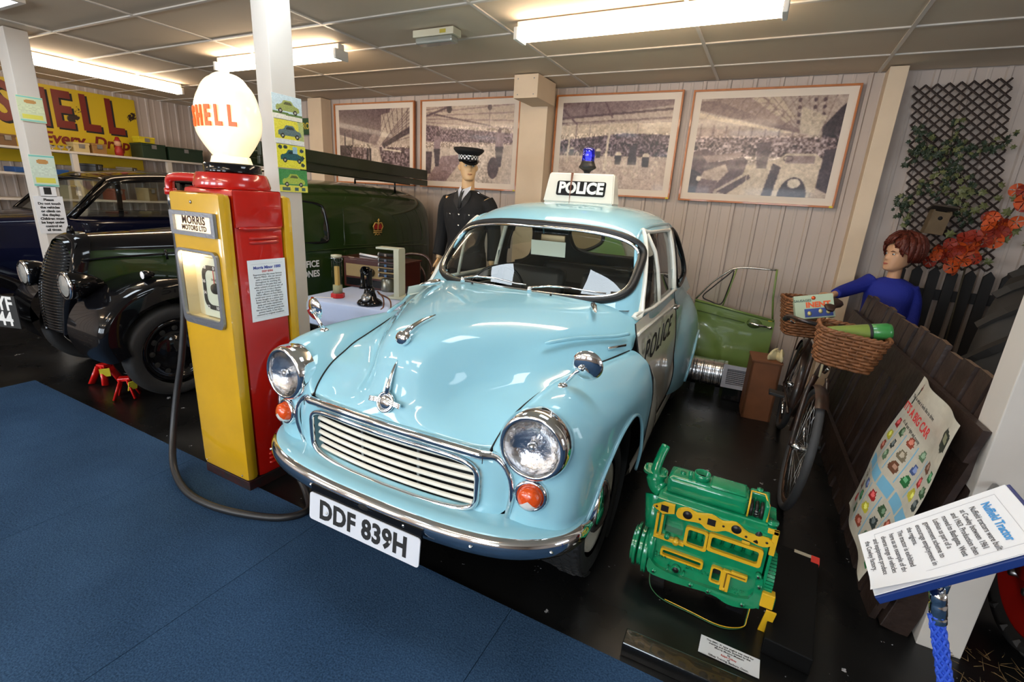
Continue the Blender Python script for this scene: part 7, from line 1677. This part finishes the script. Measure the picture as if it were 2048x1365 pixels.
# ------------------------------------------------------------------ tractor wheels
TR=mat('tractor_tyre_rubber',s2l(40,37,34),.7,bump=.3,bscale=12);TRR=mat('tractor_red',s2l(150,22,14),.3,0,.5)
def trwheel(nm,label,cx,cy,R,wd,rr_,lug,grp=None):
    o=thing(nm,label,'tractor wheel',(cx,cy,R),-.5 if R>.5 else 0)
    prof=[(rr_,-wd*.36),(rr_+.02,-wd*.45),((R+rr_)/2,-wd*.5),(R-.06,-wd*.46),(R-.035,-wd*.3),(R-.03,0),(R-.035,wd*.3),(R-.06,wd*.46),((R+rr_)/2,wd*.5),(rr_+.02,wd*.45),(rr_,wd*.36)]
    ob('tyre',lathe(prof,56,'x',False),TR,o)
    for k in range(lug):
        for s in(1,-1):
            a=2*PI*(k+(.5 if s>0 else 0))/lug;P=[]
            for q in np.linspace(0,1,5): aa=a+.30*q*(R>.5 and 1 or .8);r=R-.022-.03*(1-q)**3*1.5;P.append((s*wd*(.47-.45*q),r*math.sin(aa),r*math.cos(aa)))
            ob('tread_lug',tube(P,.030 if R>.5 else .016,4,flat=(1,1)),TR,o,smooth=False)
    ob('wheel_rim',lathe([(rr_+.012,-wd*.40),(rr_+.005,-wd*.34),(rr_-.03,-wd*.30),(rr_-.04,-.02),(rr_*.5,-.05),(rr_*.3,-.07),(rr_*.28,-.09),(0,-.09)],44,'x',False),TRR,o)
    for k in range(6): a=PI*k/3;ob('wheel_nut',tube([(-.09,rr_*.42*math.cos(a),rr_*.42*math.sin(a)),(-.05,rr_*.42*math.cos(a),rr_*.42*math.sin(a))],.014,6),STEEL,o)
trwheel('tractor_wheel','huge lugged rear tractor tyre behind the fence at the right edge',1.55,3.90,.67,.40,.36,18)
trwheel('tractor_wheel','smaller red rimmed tractor wheel low at the right edge behind the white post',1.13,2.18,.36,.16,.275,18)
ob('red_axle_casting',box(-.06,.04,-.5,-.3,-.2,.25,.03),TRR,D.objects['tractor_wheel']) if False else None
st=thing('straw','dry brown straw scattered on the floor beyond the right white post','straw',(1.15,1.75,0));gs=[]
for k in range(500): x,y=rs.uniform(-.30,.4),rs.uniform(-.35,.3);a=rs.uniform(0,PI);l=rs.uniform(.02,.06);gs.append(tube([(x,y,rs.uniform(.002,.02)),(x+l*math.cos(a),y+l*math.sin(a),rs.uniform(.002,.025))],.0012,3))
o=ob('strands',join(*gs),mat('straw_brown',s2l(110,86,48),.8),st);o['kind']='stuff';st['kind']='stuff'
# ------------------------------------------------------------------ sign board, post and rope
sb=thing('information_board','white information sheet on a tilted dark blue board beside the fence','sign',(0,0,0))
P0=np.array([.322,1.254,.786]);ey=np.array([0,-1.,0]);ex=np.array([.70,0,.714]);ex/=np.linalg.norm(ex);nn_=np.cross(ey,ex);nn_=nn_/np.linalg.norm(nn_)
if nn_[2]<0:nn_=-nn_
# page frame: text right = ey (towards the viewer), text up = ex
Mx=Matrix(((ey[0],nn_[0]*-1,ex[0],0),(ey[1],-nn_[1],ex[1],0),(ey[2],-nn_[2],ex[2],0),(0,0,0,1)))
cen=P0+ey*.105+ex*.145
Mx=Matrix.Translation(tuple(cen))@Mx
def onb(o_,x=0,y=0,z=0,rx=0): o_.matrix_local=Mx@Matrix.Translation((x,y,z))@Matrix.Rotation(rx,4,'X')
# local: x right(text), -y out of page, z up(text)
NB_=mat('navy_board',s2l(22,48,112),.4,0,.3)
o=ob('board',box(-.108,.108,.002,.018,-.150,.155,.002),NB_,sb,smooth=False);onb(o)
o=ob('sheet',box(-.105,.105,-.0005,.001,-.1485,.1485),WHITEP,sb,smooth=False);onb(o)
cur=[];
rows=[[(x,-.002-.012*max(0,(x-.03)/.075)**2*max(0,(-z-.02)/.13),z) for x in np.linspace(-.104,.106,12)] for z in np.linspace(.1475,-.1475,14)]
o=ob('top_sheet',gridg(np.array(rows),True),WHITEP,sb);onb(o)
GL_=mat('pale_line',(.45,.45,.47),.6)
for a,b,c,d in((-.083,.083,.122,.1226),(-.083,.083,-.1146,-.114),(-.083,-.0824,-.114,.122),(.0824,.083,-.114,.122)): o=ob('border_line',box(a,b,-.0032,-.0028,c,d),GL_,sb,smooth=False);onb(o)
SKB=mat('sky_blue_ink',s2l(60,150,214),.6);GI=mat('grey_ink',s2l(70,70,74),.6)
def bt(s,size,x,z,m_,al='LEFT',sx=.9,bold=.0001):
    t_=text('lettering',s,size,m_,sb,(0,0,0),(0,0,0),.0001,bold,al,sx=1);t_.matrix_local=Mx@Matrix.Translation((x,-.0034,z))@Matrix.Rotation(PI/2,4,'X')@Matrix.Diagonal((sx,1,1,1))
bt('Nuffield Tractor',.0215,0,.099,SKB,'CENTER',.92,.0005)
for k,s_ in enumerate(('Nuffield tractors were built','at Cowley between 1961','and 1963. Production then','moved to Bathgate, West','Lothian as part of a','government scheme to','encourage employment in','the regions.')): bt(s_,.0148,-.066,.076-.0172*k,GI)
for k,s_ in enumerate(('The tractor is exhibited','here as an example of the','diverse range of vehicles','and equipment produced at','the Cowley factory.')): bt(s_,.0148,-.066,-.078+.012-.0172*(k)+.002,GI,sx=.88)
# support arm from the white post to the board
o=ob('support_arm',tube([tuple(cen-nn_*.02),(.60,1.55,.70),(.80,1.955,.70)],.011,8),BLACK,sb)
rp=thing('rope_barrier','braided bright blue barrier rope with a chrome hook hanging under the board','rope',(.438,1.10,.0))
RC=mat('blue_rope',s2l(44,84,200),.6)
Zt=.880
ctrl=[(.0,0,Zt-.13),(.045,-.0,.62),(.10,.0,.45),(.17,.0,.27),(.25,.0,.12),(.31,.03,.03),(.36,-.1,.022),(.40,-.3,.022)]
cl_=cr(ctrl,14)
# braid: crossing strands around the core
core=ob('rope_core',tube(cl_,.0098,10),RC,rp)
seg=np.linalg.norm(np.diff(cl_,axis=0),axis=1);s_ac=np.concatenate([[0],np.cumsum(seg)]);tot=s_ac[-1];ns=int(tot/.006)
sv=np.linspace(0,tot,ns);Cc=np.stack([np.interp(sv,s_ac,cl_[:,i]) for i in range(3)],1);T_=np.gradient(Cc,axis=0);T_/=np.linalg.norm(T_,axis=1)[:,None]
u=np.array([1.,0,0]);strs=[]
Us=[]
for i in range(ns):
    u=u-T_[i]*(u@T_[i]);u/=np.linalg.norm(u);Us.append(u.copy())
Us=np.array(Us);Vs=np.cross(T_,Us)
for k in range(12):
    d_=1 if k%2 else -1;ph=2*PI*k/12;ang=ph+d_*sv/.021*1.0;rr2=.0108+.0010*np.sign(np.sin(ang*3))*1.0
    P=Cc+Us*(rr2*np.cos(ang))[:,None]+Vs*(rr2*np.sin(ang))[:,None];strs.append(tube(P,.0031,5))
o=ob('braid_strands',join(*strs),RC,rp);o['kind']='stuff'
ob('chrome_ferrule',lathe([(.0125,0),(.0142,.003),(.0142,.014),(.0122,.017),(.0146,.021),(.0146,.044),(.0126,.047),(.0146,.051),(.0142,.068),(.008,.074),(0,.076)],26),CHROME,rp,loc=(.008,0,Zt-.147),rot=(0,-.25,0))
ob('snap_hook',tube(cr([(0,0,Zt-.05),(.0,0,Zt-.035),(.007,0,Zt-.018),(.003,0,Zt-.004),(-.006,0,Zt-.006),(-.008,0,Zt-.02),(-.003,0,Zt-.03)],4),.003,8),CHROME,rp)
ob('hook_barrel',tube([(0,0,Zt-.075),(0,0,Zt-.045)],.0055,12),CHROME,rp)
